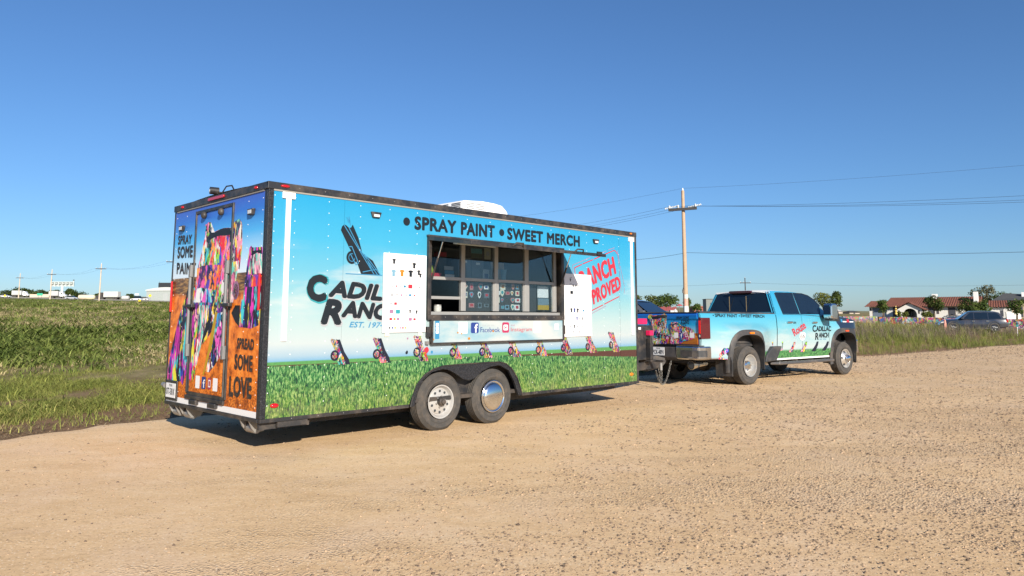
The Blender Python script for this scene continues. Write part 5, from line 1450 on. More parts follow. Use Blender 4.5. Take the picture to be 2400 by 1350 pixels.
for sgn in (-1, 1):
    MB().box(-1.365, -1.28, sgn * 0.922, sgn * 0.945, 0.865, 1.51).build('bed_corner', mat('corner_blue', alb(50, 110, 215, 0.8), 0.25, coat=0.4), K)
    MB().prism([(sgn * 0.945, 0.56), (sgn * 0.99, 0.56), (sgn * 0.985, 0.975), (sgn * 0.945, 0.975)], 'yz', -1.372, -1.33).build('bed_corner', TWRAP, K)
    MB().prism([(sgn * 0.945, 1.425), (sgn * 0.985, 1.425), (sgn * 0.955, 1.515), (sgn * 0.945, 1.515)], 'yz', -1.372, -1.33).build('bed_corner', TWRAP, K)
tgp = lambda X_, Y_: TK.rear(*P8(X_, Y_), XG)
def gdec(name, pts, m_, off): return decal(name, [tgp(*p) for p in pts], tg, m_, 'yz', XG - 0.0225 - off)
G3 = graffiti('painted_car_print_small', 6, 16.0, (1, 1, 0.7), 0.8)
gdec('painted_car_print', ((290, 500), (300, 470), (330, 465), (345, 480), (450, 470), (470, 455), (500, 470), (505, 600), (520, 640), (540, 700), (500, 800), (330, 805), (330, 560)), G3, 0.0)
gdec('painted_car_print', ((550, 560), (575, 548), (640, 560), (655, 585), (690, 600), (750, 610), (815, 650), (825, 740), (735, 765), (690, 770), (660, 800), (540, 802), (545, 660)), G3, 0.0004)
gdec('car_gap_print', ((330, 505), (345, 490), (450, 478), (490, 490), (485, 510), (440, 505), (400, 520), (340, 520)), PSH, 0.0008)
gdec('car_gap_print', ((575, 575), (600, 565), (640, 572), (640, 585), (600, 580), (580, 590)), PSH, 0.0008)
XL = XG - 0.0236
for body, bl, br, tl, of in (('SPRAY SOME', (610, 520), (755, 518), (612, 490), 0.02), ('LOVE', (667, 582), (755, 578), (670, 530), 0.04), ('CADILLAC', (215, 706), (455, 704), (215, 666), 0.04), ('RANCH', (240, 742), (448, 740), (240, 712), 0.04)):
    lettering('lettering', body, tg, INK, 'yz', tgp(*bl), tgp(*br), tgp(*tl), XL, of)
for X_, w_, m_ in ((610, 22, BOARD), (668, 22, INK_NAVY), (725, 20, MATS['emblem_gradient']), (788, 24, BOARD)):
    a, b_ = tgp(X_ - w_, 732), tgp(X_ + w_, 674)
    decal('emblem', rrect(b_[0], a[0], a[1], b_[1], 0.012), tg, m_, 'yz', XL - 0.0006)
lettering('lettering', 'f', tg, INK_WHITE, 'yz', tgp(660, 730), tgp(682, 730), tgp(660, 682), XL - 0.0012, 0.03)
a, b_ = tgp(712, 722), tgp(738, 684)
decal('emblem', rrect(b_[0], a[0], a[1], b_[1], 0.01), tg, INK_WHITE, 'yz', XL - 0.0012)
decal('emblem', rrect(b_[0] + 0.012, a[0] - 0.012, a[1] + 0.012, b_[1] - 0.012, 0.008), tg, MATS['emblem_gradient'], 'yz', XL - 0.0018)
# tail lamps wrap the corners
for sgn in (-1, 1):
    o = MB().prism([(-1.385, sgn * 0.947), (-1.385, sgn * 1.012), (-1.33, sgn * 1.030), (-1.10, sgn * 1.034), (-1.10, sgn * 0.95), (-1.33, sgn * 0.947)], 'xy', 0.985, 1.418).build('tail_lamp', DARKRED_LENS, K, bevel=0.012)
    MB().prism([(-1.390, sgn * 0.955), (-1.390, sgn * 0.995), (-1.386, sgn * 1.0), (-1.386, sgn * 0.955)], 'xy', 1.09, 1.36).build('brake_lens', mat('bright_red_lens', (0.75, 0.012, 0.008), 0.2, coat=0.5), o)
    MB().box(-1.3905, -1.386, sgn * 0.96, sgn * 0.985, 1.02, 1.07).build('reverse_lens', CLEAR, o)
# rear bumper
bp = bpy.data.objects.new('rear_bumper', None); COL.objects.link(bp); bp.parent = K
MB().prism([(-1.54, 0.60), (-1.50, 0.53), (-1.30, 0.53), (-1.30, 0.80), (-1.52, 0.80)], 'xz', -0.47, 0.47).build('bumper_centre', PLASTIC, bp, bevel=0.012)
for sgn in (-1, 1):
    MB().prism([(-1.545, sgn * 0.475), (-1.545, sgn * 0.90), (-1.49, sgn * 1.02), (-1.34, sgn * 1.075), (-1.15, sgn * 1.085), (-1.15, sgn * 0.95), (-1.30, sgn * 0.9), (-1.30, sgn * 0.475)], 'xy', 0.56, 0.835).build('bumper_end', mat('bumper_chrome', (0.60, 0.60, 0.61), 0.16, 1.0, var=0.1, dirt=DUST, dirt_amt=0.35), bp, bevel=0.03)
    MB().prism([(-1.552, sgn * 0.60), (-1.552, sgn * 0.89), (-1.50, sgn * 1.01), (-1.36, sgn * 1.066), (-1.30, sgn * 1.07), (-1.30, sgn * 1.088), (-1.36, sgn * 1.082), (-1.508, sgn * 1.025), (-1.558, sgn * 0.90), (-1.558, sgn * 0.60)], 'xy', 0.62, 0.75).build('bumper_step', PLASTIC, bp)
    MB().prism([(-1.53, sgn * 0.48), (-1.53, sgn * 0.90), (-1.48, sgn * 1.0), (-1.33, sgn * 1.04), (-1.30, sgn * 0.48)], 'xy', 0.836, 0.85).build('bumper_pad', PLASTIC, bp)
MB().box(-1.553, -1.546, -0.17, 0.17, 0.625, 0.795).build('number_plate', INK_WHITE, bp)
lettering('lettering', 'PCK-4891', bp, INK, 'yz', (0.148, 0.645), (-0.15, 0.645), (0.148, 0.74), -1.5537, 0.02)
lettering('lettering', 'TEXAS', bp, INK, 'yz', (0.05, 0.755), (-0.06, 0.755), (0.05, 0.785), -1.5537, 0.01)
MB().box(-1.65, -1.30, -0.045, 0.045, 0.43, 0.52).build('hitch_receiver', DARK, K)
MB().box(-1.78, -1.60, -0.04, 0.04, 0.36, 0.46).build('ball_mount', DARK, K, bevel=0.01)
MB().cyl((-1.72, 0, 0.46), (-1.72, 0, 0.56), 0.03, n=12).build('hitch_ball', CHROME, K, smooth=True)
ex = MB().lathe([(0.085, 0.0), (0.09, 0.002), (0.085, 0.05), (0.06, 0.22), (0.05, 0.5)], (-1.42, -0.76, 0.44), (1, 0, 0.06), 20, caps=False).build('exhaust_pipe', mat('exhaust_tip', (0.62, 0.55, 0.44), 0.25, 0.9, var=0.2), K, smooth=True)
MB().lathe([(0.072, 0.004), (0.07, 0.2)], (-1.42, -0.76, 0.44), (1, 0, 0.06), 20).build('exhaust_bore', INTERIOR, ex)
# underbody, axles
MB().box(-1.25, 4.95, -0.62, 0.62, 0.47, 0.62).build('underbody', DARK, K)
MB().cyl((0, -1.0, 0.41), (0, 1.0, 0.41), 0.08, n=12).build('rear_axle', DARK, K)
MB().cyl((WB, -0.9, 0.41), (WB, 0.9, 0.41), 0.06, n=12).build('front_axle', DARK, K)
MB().sphere((0, 0, 0.41), 0.19, 12).build('differential', DARK, K, smooth=True)
for sgn in (-1, 1):
    wheel_mesh_parts(K, (0.0, sgn * 1.20, 0.405), 0.408, 0.24, sgn, 'dually', 0.232)
    wheel_mesh_parts(K, (0.0, sgn * 0.92, 0.405), 0.408, 0.24, sgn, 'convex', 0.232)
    wheel_mesh_parts(K, (WB, sgn * 1.005, 0.405), 0.408, 0.24, sgn, 'convex', 0.232)
    fl_ = MB().prism([(sgn * 0.76, 0.58), (sgn * 1.16, 0.60), (sgn * 1.20, 0.5), (sgn * 1.19, 0.20), (sgn * 0.78, 0.19)], 'yz', -0.62, -0.60)
    fl_.build('mud_flap', PLASTIC, K, bevel=0.004)
    fb = MB().prism([(0.60, 0.60), (0.98, 0.60), (1.16, 0.82), (0.95, 0.80), (0.72, 0.74)], 'xz', sgn * 1.0, sgn * 1.12)
    fb = MB().prism([(0.74, 0.44), (1.18, 0.46), (1.42, 0.78), (1.06, 0.78), (0.80, 0.60)], 'xz', sgn * 0.97, sgn * 1.10).build('side_guard', PLASTIC, K, bevel=0.02)
    rb = MB().prism([(1.12, sgn * 0.96), (1.25, sgn * 1.13), (3.62, sgn * 1.13), (3.72, sgn * 0.98)], 'xy', 0.365, 0.425).build('running_board', mat('board_grey', (0.09, 0.09, 0.095), 0.45, 0.4, var=0.15, dirt=DUST, dirt_amt=0.4), K, bevel=0.018)
    for x_ in (1.5, 2.2, 2.9, 3.45):
        MB().box(x_ - 0.04, x_ + 0.04, sgn * 0.6, sgn * 0.97, 0.39, 0.445).build('bracket', DARK, rb)
    MB().box(1.36, 3.68, sgn * 0.90, sgn * 0.965, 0.462, 0.499).build('rocker', WHITE, K)
# cab top
def gy(z):  # half width of the glasshouse
    return 0.965 - 0.235 * (z - 1.50) / 0.53
def gh(u, v, add=0.0):
    """point on the slanted right side of the cab seen in direction (u, v)"""
    y_ = -0.9
    for _ in range(12):
        x_, z_ = TK.side(u, v, y_); y_ = -(gy(z_) + add)
    return x_, z_
cabn = bpy.data.objects.new('cab', None); COL.objects.link(cabn); cabn.parent = K
belt = [(1.385, 1.50), (3.72, 1.50)]
sideo = [(1.385, 1.49), (3.70, 1.49), (3.46, 1.68), (3.18, 1.86), (2.92, 1.975), (2.70, 2.015), (2.30, 2.035), (1.72, 2.04), (1.56, 2.035), (1.52, 2.02)]
for sgn in (-1, 1):
    mb = MB()
    n_ = len(sideo)
    mb.add([(x_, sgn * gy(z_), z_) for x_, z_ in sideo] + [(x_, sgn * (gy(z_) - 0.06), z_) for x_, z_ in sideo], [tuple(range(n_))[::sgn * -1], tuple(range(n_, 2 * n_))[::sgn]] + [(i, (i + 1) % n_, n_ + (i + 1) % n_, n_ + i) for i in range(n_)])
    mb.build('cab_side', TWRAP, cabn, bevel=0.012)
    def glass(pts, nm='side_window'):
        mb = MB(); n2 = len(pts)
        mb.add([(x_, sgn * (gy(z_) + 0.0035), z_) for x_, z_ in pts] + [(x_, sgn * (gy(z_) - 0.004), z_) for x_, z_ in pts], [tuple(range(n2))[::sgn * -1], tuple(range(n2, 2 * n2))[::sgn]] + [(i, (i + 1) % n2, n2 + (i + 1) % n2, n2 + i) for i in range(n2)])
        return mb
    rw = [gh(*PT(*p)) for p in ((975, 436), (1172, 440), (1076, 182), (885, 178), (872, 186))]
    fw = [gh(*PT(*p)) for p in ((1184, 440), (1412, 456), (1405, 425), (1398, 325), (1330, 258), (1260, 212), (1190, 190), (1085, 182))]
    w1 = glass(rw).build('side_window', TINTED, cabn); w2 = glass(fw).build('side_window', TINTED, cabn)
    for pts in (rw, fw):
        tr = MB().tube([(x_, sgn * (gy(z_) + 0.004), z_) for x_, z_ in pts], 0.008, 5, closed=True).build('window_trim', BLACK, cabn)
# back: header, glass, lower strip
for nm, zs_, m_, w_ in (('back_strip', (1.49, 1.548), TWRAP, 1), ('back_header', (2.0, 2.04), WHITE, 1)):
    q = [(1.385 + 0.135 * (z_ - 1.49) / 0.53, s_ * (gy(z_) - 0.0), z_) for z_ in zs_ for s_ in (-1, 1)]
    q2 = [(x_ + 0.05, y_, z_) for x_, y_, z_ in q]
    MB().add(q + q2, [(0, 1, 3, 2), (4, 6, 7, 5), (0, 2, 6, 4), (1, 5, 7, 3), (2, 3, 7, 6), (0, 4, 5, 1)]).build(nm, m_, cabn)
xg = lambda z_: 1.385 + 0.135 * (z_ - 1.49) / 0.53
mb = MB()
q = [(xg(1.549), -gy(1.549) + 0.05, 1.549), (xg(1.549), gy(1.549) - 0.05, 1.549), (xg(1.998), gy(1.998) - 0.035, 1.998), (xg(1.998), -gy(1.998) + 0.035, 1.998)]
mb.add([(x_ + 0.004, y_, z_) for x_, y_, z_ in q] + [(x_ + 0.03, y_, z_) for x_, y_, z_ in q], [(0, 3, 2, 1), (4, 5, 6, 7), (0, 1, 5, 4), (1, 2, 6, 5), (2, 3, 7, 6), (3, 0, 4, 7)])
mb.build('back_window', TINTED, cabn)
for sgn in (-1, 1):
    a, b_ = (xg(1.549), sgn * (gy(1.549) - 0.048), 1.549), (xg(1.999), sgn * (gy(1.999) - 0.033), 1.999)
    a2, b2 = (a[0], sgn * gy(1.549), a[2]), (b_[0], sgn * gy(1.999), b_[2])
    o4 = [(x_ + 0.05, y_, z_) for x_, y_, z_ in (a, a2, b2, b_)]
    MB().add([a, a2, b2, b_] + o4, [(0, 1, 2, 3)[::-sgn], (4, 5, 6, 7)[::sgn], (0, 1, 5, 4), (1, 2, 6, 5), (2, 3, 7, 6), (3, 0, 4, 7)]).build('back_pillar', TWRAP, cabn)
for y_ in (-0.20, 0.27):
    MB().box(xg(1.6) - 0.004, xg(1.6) + 0.003, y_ - 0.006, y_ + 0.006, 1.57, 1.93).build('slider_rail', mat('brass_trim', (0.25, 0.19, 0.1), 0.4), cabn)
rfm = MB()
xs = np.array([1.50, 1.56, 1.75, 2.1, 2.5, 2.75, 2.93]); zc = np.array([2.035, 2.062, 2.082, 2.09, 2.082, 2.062, 2.025])
ysr = np.linspace(-1, 1, 11)
rfm.grid(np.array([[(x_, y_ * 0.735, z_ - 0.05 * abs(y_) ** 3) for y_ in ysr] for x_, z_ in zip(xs, zc)]))
rfm.build('roof', WHITE, cabn, smooth='all')
bl_ = MB().prism(rrect(-0.30, 0.30, 2.0, 2.062, 0.03), 'yz', 1.44, 1.56).build('high_brake_lamp', mat('smoked_red_lens', (0.05, 0.006, 0.012), 0.1, coat=0.8), cabn, bevel=0.012)
MB().box(1.4385, 1.441, -0.06, 0.06, 2.02, 2.045).build('brake_lens', DARKRED_LENS, bl_)
ws_ = MB(); q = [(3.70, -0.93, 1.50), (3.85, -0.5, 1.50), (3.85, 0.5, 1.50), (3.70, 0.93, 1.50), (2.94, 0.71, 2.01), (2.99, 0.4, 2.03), (2.99, -0.4, 2.03), (2.94, -0.71, 2.01)]
ws_.add(q, [(0, 7, 6, 1), (1, 6, 5, 2), (2, 5, 4, 3)]); ws_.build('windscreen', TINTED, cabn)
MB().add([(3.7, -0.93, 1.49), (3.7, 0.93, 1.49), (1.4, 0.9, 1.49), (1.4, -0.9, 1.49)], [(0, 1, 2, 3)]).build('cab_floor', INTERIOR, cabn)
# hood, grille, front bumper
hd = MB(); xs = np.linspace(3.66, 5.12, 12)
ysr = np.linspace(-1, 1, 13)
hd.grid(np.array([[(x_, y_ * (float(hw(x_, 1.45)) - 0.004), float(body_top(x_)) + 0.11 * (1 - abs(y_) ** 2.6) * (1 - 0.5 * smooth01((x_ - 4.6) / 0.5))) for y_ in ysr] for x_ in xs]))
hd.build('hood', NAVY, K, smooth='all')
MB().prism([(-0.84, 0.78), (0.84, 0.78), (0.84, 1.30), (-0.84, 1.30)], 'yz', 5.09, 5.16).build('grille', mat('grille_black', (0.02, 0.02, 0.022), 0.3, 0.5), K, bevel=0.02)
for sgn in (-1, 1):
    MB().prism([(5.0, sgn * 0.83), (5.17, sgn * 0.62), (5.17, sgn * 0.9), (5.02, sgn * 0.965)], 'xy', 0.98, 1.30).build('head_lamp', CLEAR, K, bevel=0.01)
MB().prism([(5.0, -1.0), (5.12, -0.98), (5.26, -0.7), (5.26, 0.7), (5.12, 0.98), (5.0, 1.0)], 'xy', 0.53, 0.86).build('front_bumper', MATS['bumper_chrome'], K, bevel=0.03)
MB().prism([(4.95, -0.97), (5.08, -0.94), (5.2, -0.7), (5.2, 0.7), (5.08, 0.94), (4.95, 0.97)], 'xy', 0.34, 0.525).build('air_dam', PLASTIC, K, bevel=0.02)
# mirrors
for sgn in (-1, 1):
    mi = bpy.data.objects.new('wing_mirror', None); COL.objects.link(mi); mi.parent = K
    MB().prism([(3.28, 1.40), (3.52, 1.37), (3.56, 1.50), (3.53, 1.72), (3.48, 1.76), (3.28, 1.76), (3.25, 1.70), (3.24, 1.45)], 'xz', sgn * 1.10, sgn * 1.32).build('mirror_shell', CHROME, mi, bevel=0.03)
    MB().prism([(3.30, 1.36), (3.60, 1.33), (3.62, 1.47), (3.58, 1.60), (3.40, 1.47), (3.30, 1.44)], 'xz', sgn * 1.09, sgn * 1.315).build('mirror_base', BLACK, mi, bevel=0.02)
    MB().box(3.235, 3.245, sgn * 1.12, sgn * 1.30, 1.48, 1.72).build('mirror_glass', mat('mirror_glass', (0.35, 0.36, 0.38), 0.05, 1.0), mi)
    MB().prism([(3.40, 1.42), (3.55, 1.40), (3.55, 1.46), (3.40, 1.48)], 'xz', sgn * 0.93, sgn * 1.10).build('mirror_arm', BLACK, mi)
# prints on the right side
def on_side(x_, z_, off=0.004):
    return (x_, -(float(hw(x_, z_)) + off), z_)
def side_text(body, bl, br, tl, m_, of=0.03, shear=0.0, off=0.004, y=-1.0, fn=PT):
    BL, BR, TL = (np.array(TK.side(*fn(*p), y)) for p in (bl, br, tl))
    v, f_, dd = heavy(body, of, shear, 1.0, np.linalg.norm(BR - BL) / np.linalg.norm(TL - BL))
    q = BL + v[:, :1] * (BR - BL) + v[:, 1:] * (TL - BL)
    return MB().add([on_side(a[0], a[1], off + e) for a, e in zip(q, dd)], f_).build('lettering', m_, K)
def side_poly(name, pts, m_, off=0.004, y=-1.0, fn=PT):
    return MB().add([on_side(*TK.side(*fn(*p), y), off) for p in pts], [tuple(range(len(pts)))]).build(name, m_, K)
side_text('SPRAY PAINT', (1045, 497), (1298, 502), (1047, 458), INK, 0.05, fn=P8)
side_text('SWEET MERCH', (1335, 500), (1602, 506), (1337, 464), INK, 0.05, fn=P8)
for p in ((1027, 478), (1320, 484)):
    side_poly('dot', [(p[0] + 6 * math.cos(a), p[1] + 8 * math.sin(a)) for a in np.linspace(0, 6.28, 10)[:-1]], INK, fn=P8)
side_text('ON', (1092, 545), (1126, 545), (1093, 518), INK, 0.03)
side_text('Route', (1112, 694), (1248, 590), (1072, 610), INK_RED, 0.035)
sh_ = [(1170, 660), (1185, 645), (1203, 640), (1222, 645), (1238, 658), (1236, 700), (1225, 728), (1205, 742), (1183, 730), (1170, 705)]
side_poly('road_shield', sh_, INK_WHITE, 0.005)
side_text('66', (1177, 718), (1230, 718), (1177, 655), INK, 0.0, off=0.0065)
side_text('C', (1318, 642), (1362, 640), (1316, 560), INK, 0.05)
side_text('ADILLAC', (1362, 634), (1532, 632), (1362, 571), INK, 0.06)
side_text('R', (1354, 734), (1394, 733), (1354, 650), INK, 0.05)
side_text('ANCH', (1394, 708), (1508, 707), (1394, 646), INK, 0.06)
side_text('EST. 1974', (1408, 732), (1482, 731), (1408, 718), INK_BLUE, 0.0)
for X_, Y0, Y1 in ((845, 755, 880), (965, 752, 860), (1085, 755, 880), (1222, 750, 878), (1355, 750, 868), (1475, 750, 860)):
    dx = 34 if X_ > 1000 else 12
    side_poly('printed_car', ((X_ + dx - 14, Y0 + 2), (X_ + dx + 6, Y0), (X_ + dx + 2, Y0 + 45), (X_ + 12, Y1 - 6), (X_ - 6, Y1), (X_ - dx, Y1 - 4), (X_ - dx + 18, Y1 - 34), (X_ + 8, Y0 + 40)), G3 if X_ < 1300 else BLK2)
side_poly('printed_car', ((205, 960), (212, 880), (240, 825), (262, 830), (300, 812), (312, 822), (318, 870), (300, 962)), G3, y=-1.0)
side_poly('printed_car', ((262, 890), (285, 862), (305, 880), (300, 905), (275, 915)), BLK2, 0.006)
for p in ((312, 772, 14, 9), (318, 878, 12, 12)):
    side_poly('paint_mark', [(p[0] + p[2] * math.cos(a), p[1] + p[3] * math.sin(a)) for a in np.linspace(0, 6.28, 12)[:-1]], INK, 0.006)
side_poly('hood_badge', ((1648, 488), (1668, 492), (1668, 526), (1650, 524)), INK_BLUE, 0.006)
side_poly('hood_badge', ((1672, 512), (1715, 514), (1715, 526), (1672, 525)), INK_WHITE, 0.006)
side_poly('hood_badge', ((1718, 490), (1745, 492), (1745, 528), (1718, 526)), INK_RED, 0.006)
side_poly('hood_badge', ((1750, 516), (1798, 517), (1796, 527), (1750, 527)), INK_WHITE, 0.006)
# ------------------------------------------------------------------ background: vehicles
def car_paint(name, col, metal=0.4):
    return mat(name, col, 0.25, metal, coat=0.7, var=0.08, vscale=1.5, dirt=DUST, dirt_amt=0.15, dirt_scale=1.5)
def simple_wheel(parent, c, R, w, sgn, rim_m):
    o = bpy.data.objects.new('wheel', None); COL.objects.link(o); o.parent = parent; o.location = c
    rr = R * 0.68
    MB().lathe([(rr, 0.02), (rr + 0.02, 0.0), (R - 0.03, 0.0), (R, 0.03), (R, w - 0.03), (R - 0.03, w), (rr, w)], (0, 0, 0), (0, -sgn, 0), 24, caps=False).build('tyre', RUBBER, o, smooth=30)
    mb = MB().lathe([(rr, 0.02), (rr - 0.02, 0.03), (rr - 0.04, 0.08), (0.06, 0.09), (0.0, 0.09)], (0, 0, 0), (0, -sgn, 0), 20, caps=False)
    rim = mb.build('rim', DARK, o, smooth=30)
    for k_ in range(5):
        a = 2 * math.pi * k_ / 5 + 0.3
        ca, sa = math.cos(a), math.sin(a)
        q = [(-0.03, 0.03), (0.03, 0.03), (0.045, rr - 0.015), (-0.045, rr - 0.015)]
        MB().add([(x_ * ca - y_ * sa, -sgn * 0.028, x_ * sa + y_ * ca) for x_, y_ in q], [(0, 1, 2, 3)]).build('spoke', rim_m, o)
    return o
def road_car(name, loc, rz, label, cat, paint, L=4.9, W=1.92, H=1.72, belt=1.02, hood=0.98, suv=True, parts=True, scale=1.0):
    """estate-shaped car: lofted body, glasshouse, wheels, lamps; x forward"""
    t = thing(name, loc, rz, label, cat)
    t.scale = (scale,) * 3
    f = L / 4.9
    xs = np.array([-2.44, -2.40, -2.2, -1.4, -0.6, 0.3, 0.95, 1.2, 1.7, 2.1, 2.32, 2.43, 2.46]) * f
    top = np.array([0.80, 0.96, belt + 0.06, belt + 0.05, belt + 0.02, belt, belt - 0.01, hood + 0.06, hood + 0.03, hood - 0.05, hood - 0.16, 0.66, 0.55])
    bot = np.array([0.50, 0.40, 0.33, 0.26, 0.24, 0.24, 0.24, 0.24, 0.25, 0.28, 0.30, 0.34, 0.42])
    wid = np.array([0.80, 0.90, 0.96, 1.0, 1.0, 1.0, 1.0, 1.0, 0.985, 0.94, 0.86, 0.76, 0.70]) * W / 2
    rows = []
    for x_, a, b_, w_ in zip(xs, top, bot, wid):
        h = a - b_
        ring = [(x_, -w_ * 0.80, b_), (x_, -w_ * 0.955, b_ + 0.10 * h), (x_, -w_, b_ + 0.42 * h), (x_, -w_ * 0.985, b_ + 0.72 * h), (x_, -w_ * 0.93, b_ + 0.93 * h), (x_, -w_ * 0.80, a), (x_, 0, a + 0.03)]
        rows.append(ring + [(x, -y, z) for x, y, z in ring[-2::-1]])
    P = np.array(rows)
    mb = MB().grid(P)
    n_ = P.shape[1]
    mb.add(P[0], [tuple(range(n_))]); mb.add(P[-1], [tuple(range(n_))[::-1]])
    mb.build('body', paint, t, smooth=40)
    # glasshouse
    bx0, bx1, tx0, tx1 = -2.2 * f, 1.15 * f, (-1.75 if suv else -1.0) * f, 0.25 * f
    yb, yt = W / 2 * 0.93, W / 2 * 0.70
    zb_, zt_ = belt + 0.0, H - 0.04
    sec = []
    def side_y(z): return yb + (yt - yb) * (z - zb_) / (zt_ - zb_)
    side_out = [(bx0, zb_), (bx1, zb_), (0.80 * f, zb_ + 0.25 * (H - belt)), (tx1 + 0.1, zt_ - 0.06), (tx1 - 0.1, zt_), (tx0 + 0.2, zt_ - 0.02), (tx0 - 0.1, zt_ - 0.10)]
    for sgn in (-1, 1):
        mb = MB(); n2 = len(side_out)
        mb.add([(x_, sgn * side_y(z_), z_) for x_, z_ in side_out], [tuple(range(n2))[::-sgn]]).build('pillar_side', paint, t)
        wins = [[(-0.02, 0.03), (0.93, 0.03), (0.62, 0.25 * (H - belt)), (0.22, 0.54), (-0.02, 0.57)], [(-1.02, 0.03), (-0.07, 0.03), (-0.07, 0.57), (-1.02, 0.56)], [(-1.95, 0.06), (-1.08, 0.03), (-1.08, 0.555), (-1.65, 0.52), (-1.85, 0.35)]]
        for wq in wins:
            hs = (H - belt) / 0.70
            MB().add([(x_ * f, sgn * (side_y(zb_ + z_ * hs) + 0.006), zb_ + z_ * hs) for x_, z_ in wq], [tuple(range(len(wq)))[::-sgn]]).build('side_window', TINTED, t)
    rf = MB(); yy = np.linspace(-1, 1, 7)
    rx = [(tx0 - 0.1, zt_ - 0.10), (tx0 + 0.2, zt_ - 0.02), (0.5 * (tx0 + tx1), zt_ + 0.02), (tx1 - 0.1, zt_), (tx1 + 0.1, zt_ - 0.06)]
    rf.grid(np.array([[(x_, y_ * side_y(z_), z_ + 0.035 * (1 - y_ * y_)) for y_ in yy] for x_, z_ in rx])).build('roof', paint, t, smooth='all')
    for nm, (xa, za), (xb, zb2) in (('windscreen', (tx1 + 0.1, zt_ - 0.06), (bx1, zb_)), ('back_window', (tx0 - 0.1, zt_ - 0.10), (bx0, zb_))):
        MB().add([(xa, -side_y(za), za + 0.0), (xa, side_y(za), za), (xb, side_y(zb2), zb2), (xb, -side_y(zb2), zb2)], [(0, 1, 2, 3)]).build(nm, TINTED, t)
    R = 0.375
    for sgn in (-1, 1):
        for x_ in (1.48 * f, -1.42 * f):
            simple_wheel(t, (x_, sgn * (W / 2 + 0.005), R), R, 0.23, sgn, ALU)
            A_ = np.linspace(0, math.pi, 15)
            mb = MB(); mb.grid(np.array([[(x_ + r_ * math.cos(a), sgn * (W / 2 + o_), R + 0.02 + r_ * math.sin(a)) for a in A_] for r_, o_ in ((0.40, 0.002), (0.475, 0.012), (0.475, -0.04))]))
            mb.build('wheel_arch', PLASTIC, t, smooth=40)
        MB().prism([(-2.30 * f, 0.78), (-2.30 * f, 1.06), (-2.42 * f, 1.02), (-2.44 * f, 0.80)], 'xz', sgn * W * 0.36, sgn * W * 0.475).build('tail_lamp', RED_LENS, t, bevel=0.01)
        MB().prism([(2.12 * f, 0.74), (2.40 * f, 0.70), (2.36 * f, 0.80), (2.12 * f, 0.88)], 'xz', sgn * W * 0.33, sgn * W * 0.475).build('head_lamp', CLEAR, t, bevel=0.01)
        MB().box(0.72 * f, 0.92 * f, sgn * (W / 2 - 0.06), sgn * (W / 2 + 0.14), belt + 0.03, belt + 0.17).build('wing_mirror', paint, t, bevel=0.03)
        MB().box(-1.9 * f, 1.9 * f, sgn * (W / 2 - 0.06), sgn * (W / 2 - 0.01), 0.24, 0.34).build('sill', PLASTIC, t)
        for x_ in (0.05, -0.95):
            MB().box(x_ - 0.12, x_ + 0.08, sgn * (W / 2 - 0.02), sgn * (W / 2 + 0.015), belt - 0.15, belt - 0.115).build('door_handle', CHROME, t)
    return t

SUVP = car_paint('blue_grey_paint', (0.02, 0.028, 0.045), 0.1)
u0, u1 = 2198, 2362
pa, pb = gpt(2201, 53.0), gpt(2360, 51.5)
c = (pa + pb) / 2
c[2] = float(ground_h(c[0], c[1])) - 0.02
road_car('parked_suv', c, math.atan2(pa[1] - pb[1], pa[0] - pb[0]) - 0.02, 'blue-grey sport utility car parked beyond the weeds in front of the house', 'car', SUVP, scale=float(np.hypot(*(pa - pb)[:2])) / 4.92 * 1.01)
GREYP = car_paint('warm_grey_paint', (0.20, 0.20, 0.205), 0.6)
c = gpt(1492, 30.0, -0.08)
road_car('grey_car', c, rad(-38), 'grey car parked behind the truck bed, nose towards the utility pole', 'car', GREYP, H=1.82, belt=1.20, hood=1.14)

def far_car(u, D, rz, m_, label, L=4.6, H=1.45, name='passing_car'):
    c = gpt(u, D)
    t = thing(name, c, rz, label, 'car')
    MB().prism([(-L / 2, 0.3), (L / 2, 0.3), (L / 2, 0.62), (L * 0.30, 0.82), (-L * 0.42, 0.86), (-L / 2, 0.75)], 'xz', -0.88, 0.88).build('body', m_, t, bevel=0.08)
    MB().prism([(-L * 0.40, 0.86), (L * 0.26, 0.82), (L * 0.08, H), (-L * 0.28, H)], 'xz', -0.74, 0.74).build('cabin', TINTED, t, bevel=0.05)
    MB().box(-L * 0.27, L * 0.07, -0.73, 0.73, H, H + 0.03).build('roof', m_, t)
    for sx in (-0.3, 0.3):
        for sy in (-0.9, 0.72):
            MB().cyl((sx * L, sy, 0.32), (sx * L, sy + 0.18, 0.32), 0.32, n=14).build('wheel', RUBBER, t)
    return t
def lorry(u, D, rz, label, box_m, cab_m, L=9.0, H=3.6, tractor=True):
    c = gpt(u, D)
    t = thing('lorry', c, rz, label, 'lorry')
    MB().box(-L / 2, L / 2, -1.25, 1.25, 1.15, H).build('cargo_box', box_m, t, bevel=0.05)
    MB().box(-L / 2 + 0.1, L / 2 + 2.0, -1.0, 1.0, 0.75, 1.14).build('chassis', DARK, t)
    if tractor:
        MB().prism([(L / 2 + 0.5, 0.7), (L / 2 + 3.6, 0.7), (L / 2 + 3.6, 1.7), (L / 2 + 2.5, 1.9), (L / 2 + 2.2, 2.8), (L / 2 + 1.6, 3.2), (L / 2 + 0.5, 3.2)], 'xz', -1.15, 1.15).build('cab', cab_m, t, bevel=0.1)
        MB().box(L / 2 + 1.5, L / 2 + 2.1, -1.165, 1.165, 1.9, 2.6).build('cab_window', TINTED, t)
    for x_ in (-L / 2 + 0.8, -L / 2 + 1.9, L / 2 + 0.7, L / 2 + 2.9):
        for sy in (-1.2, 0.95):
            MB().cyl((x_, sy, 0.5), (x_, sy + 0.25, 0.5), 0.5, n=14).build('wheel', RUBBER, t)
    return t
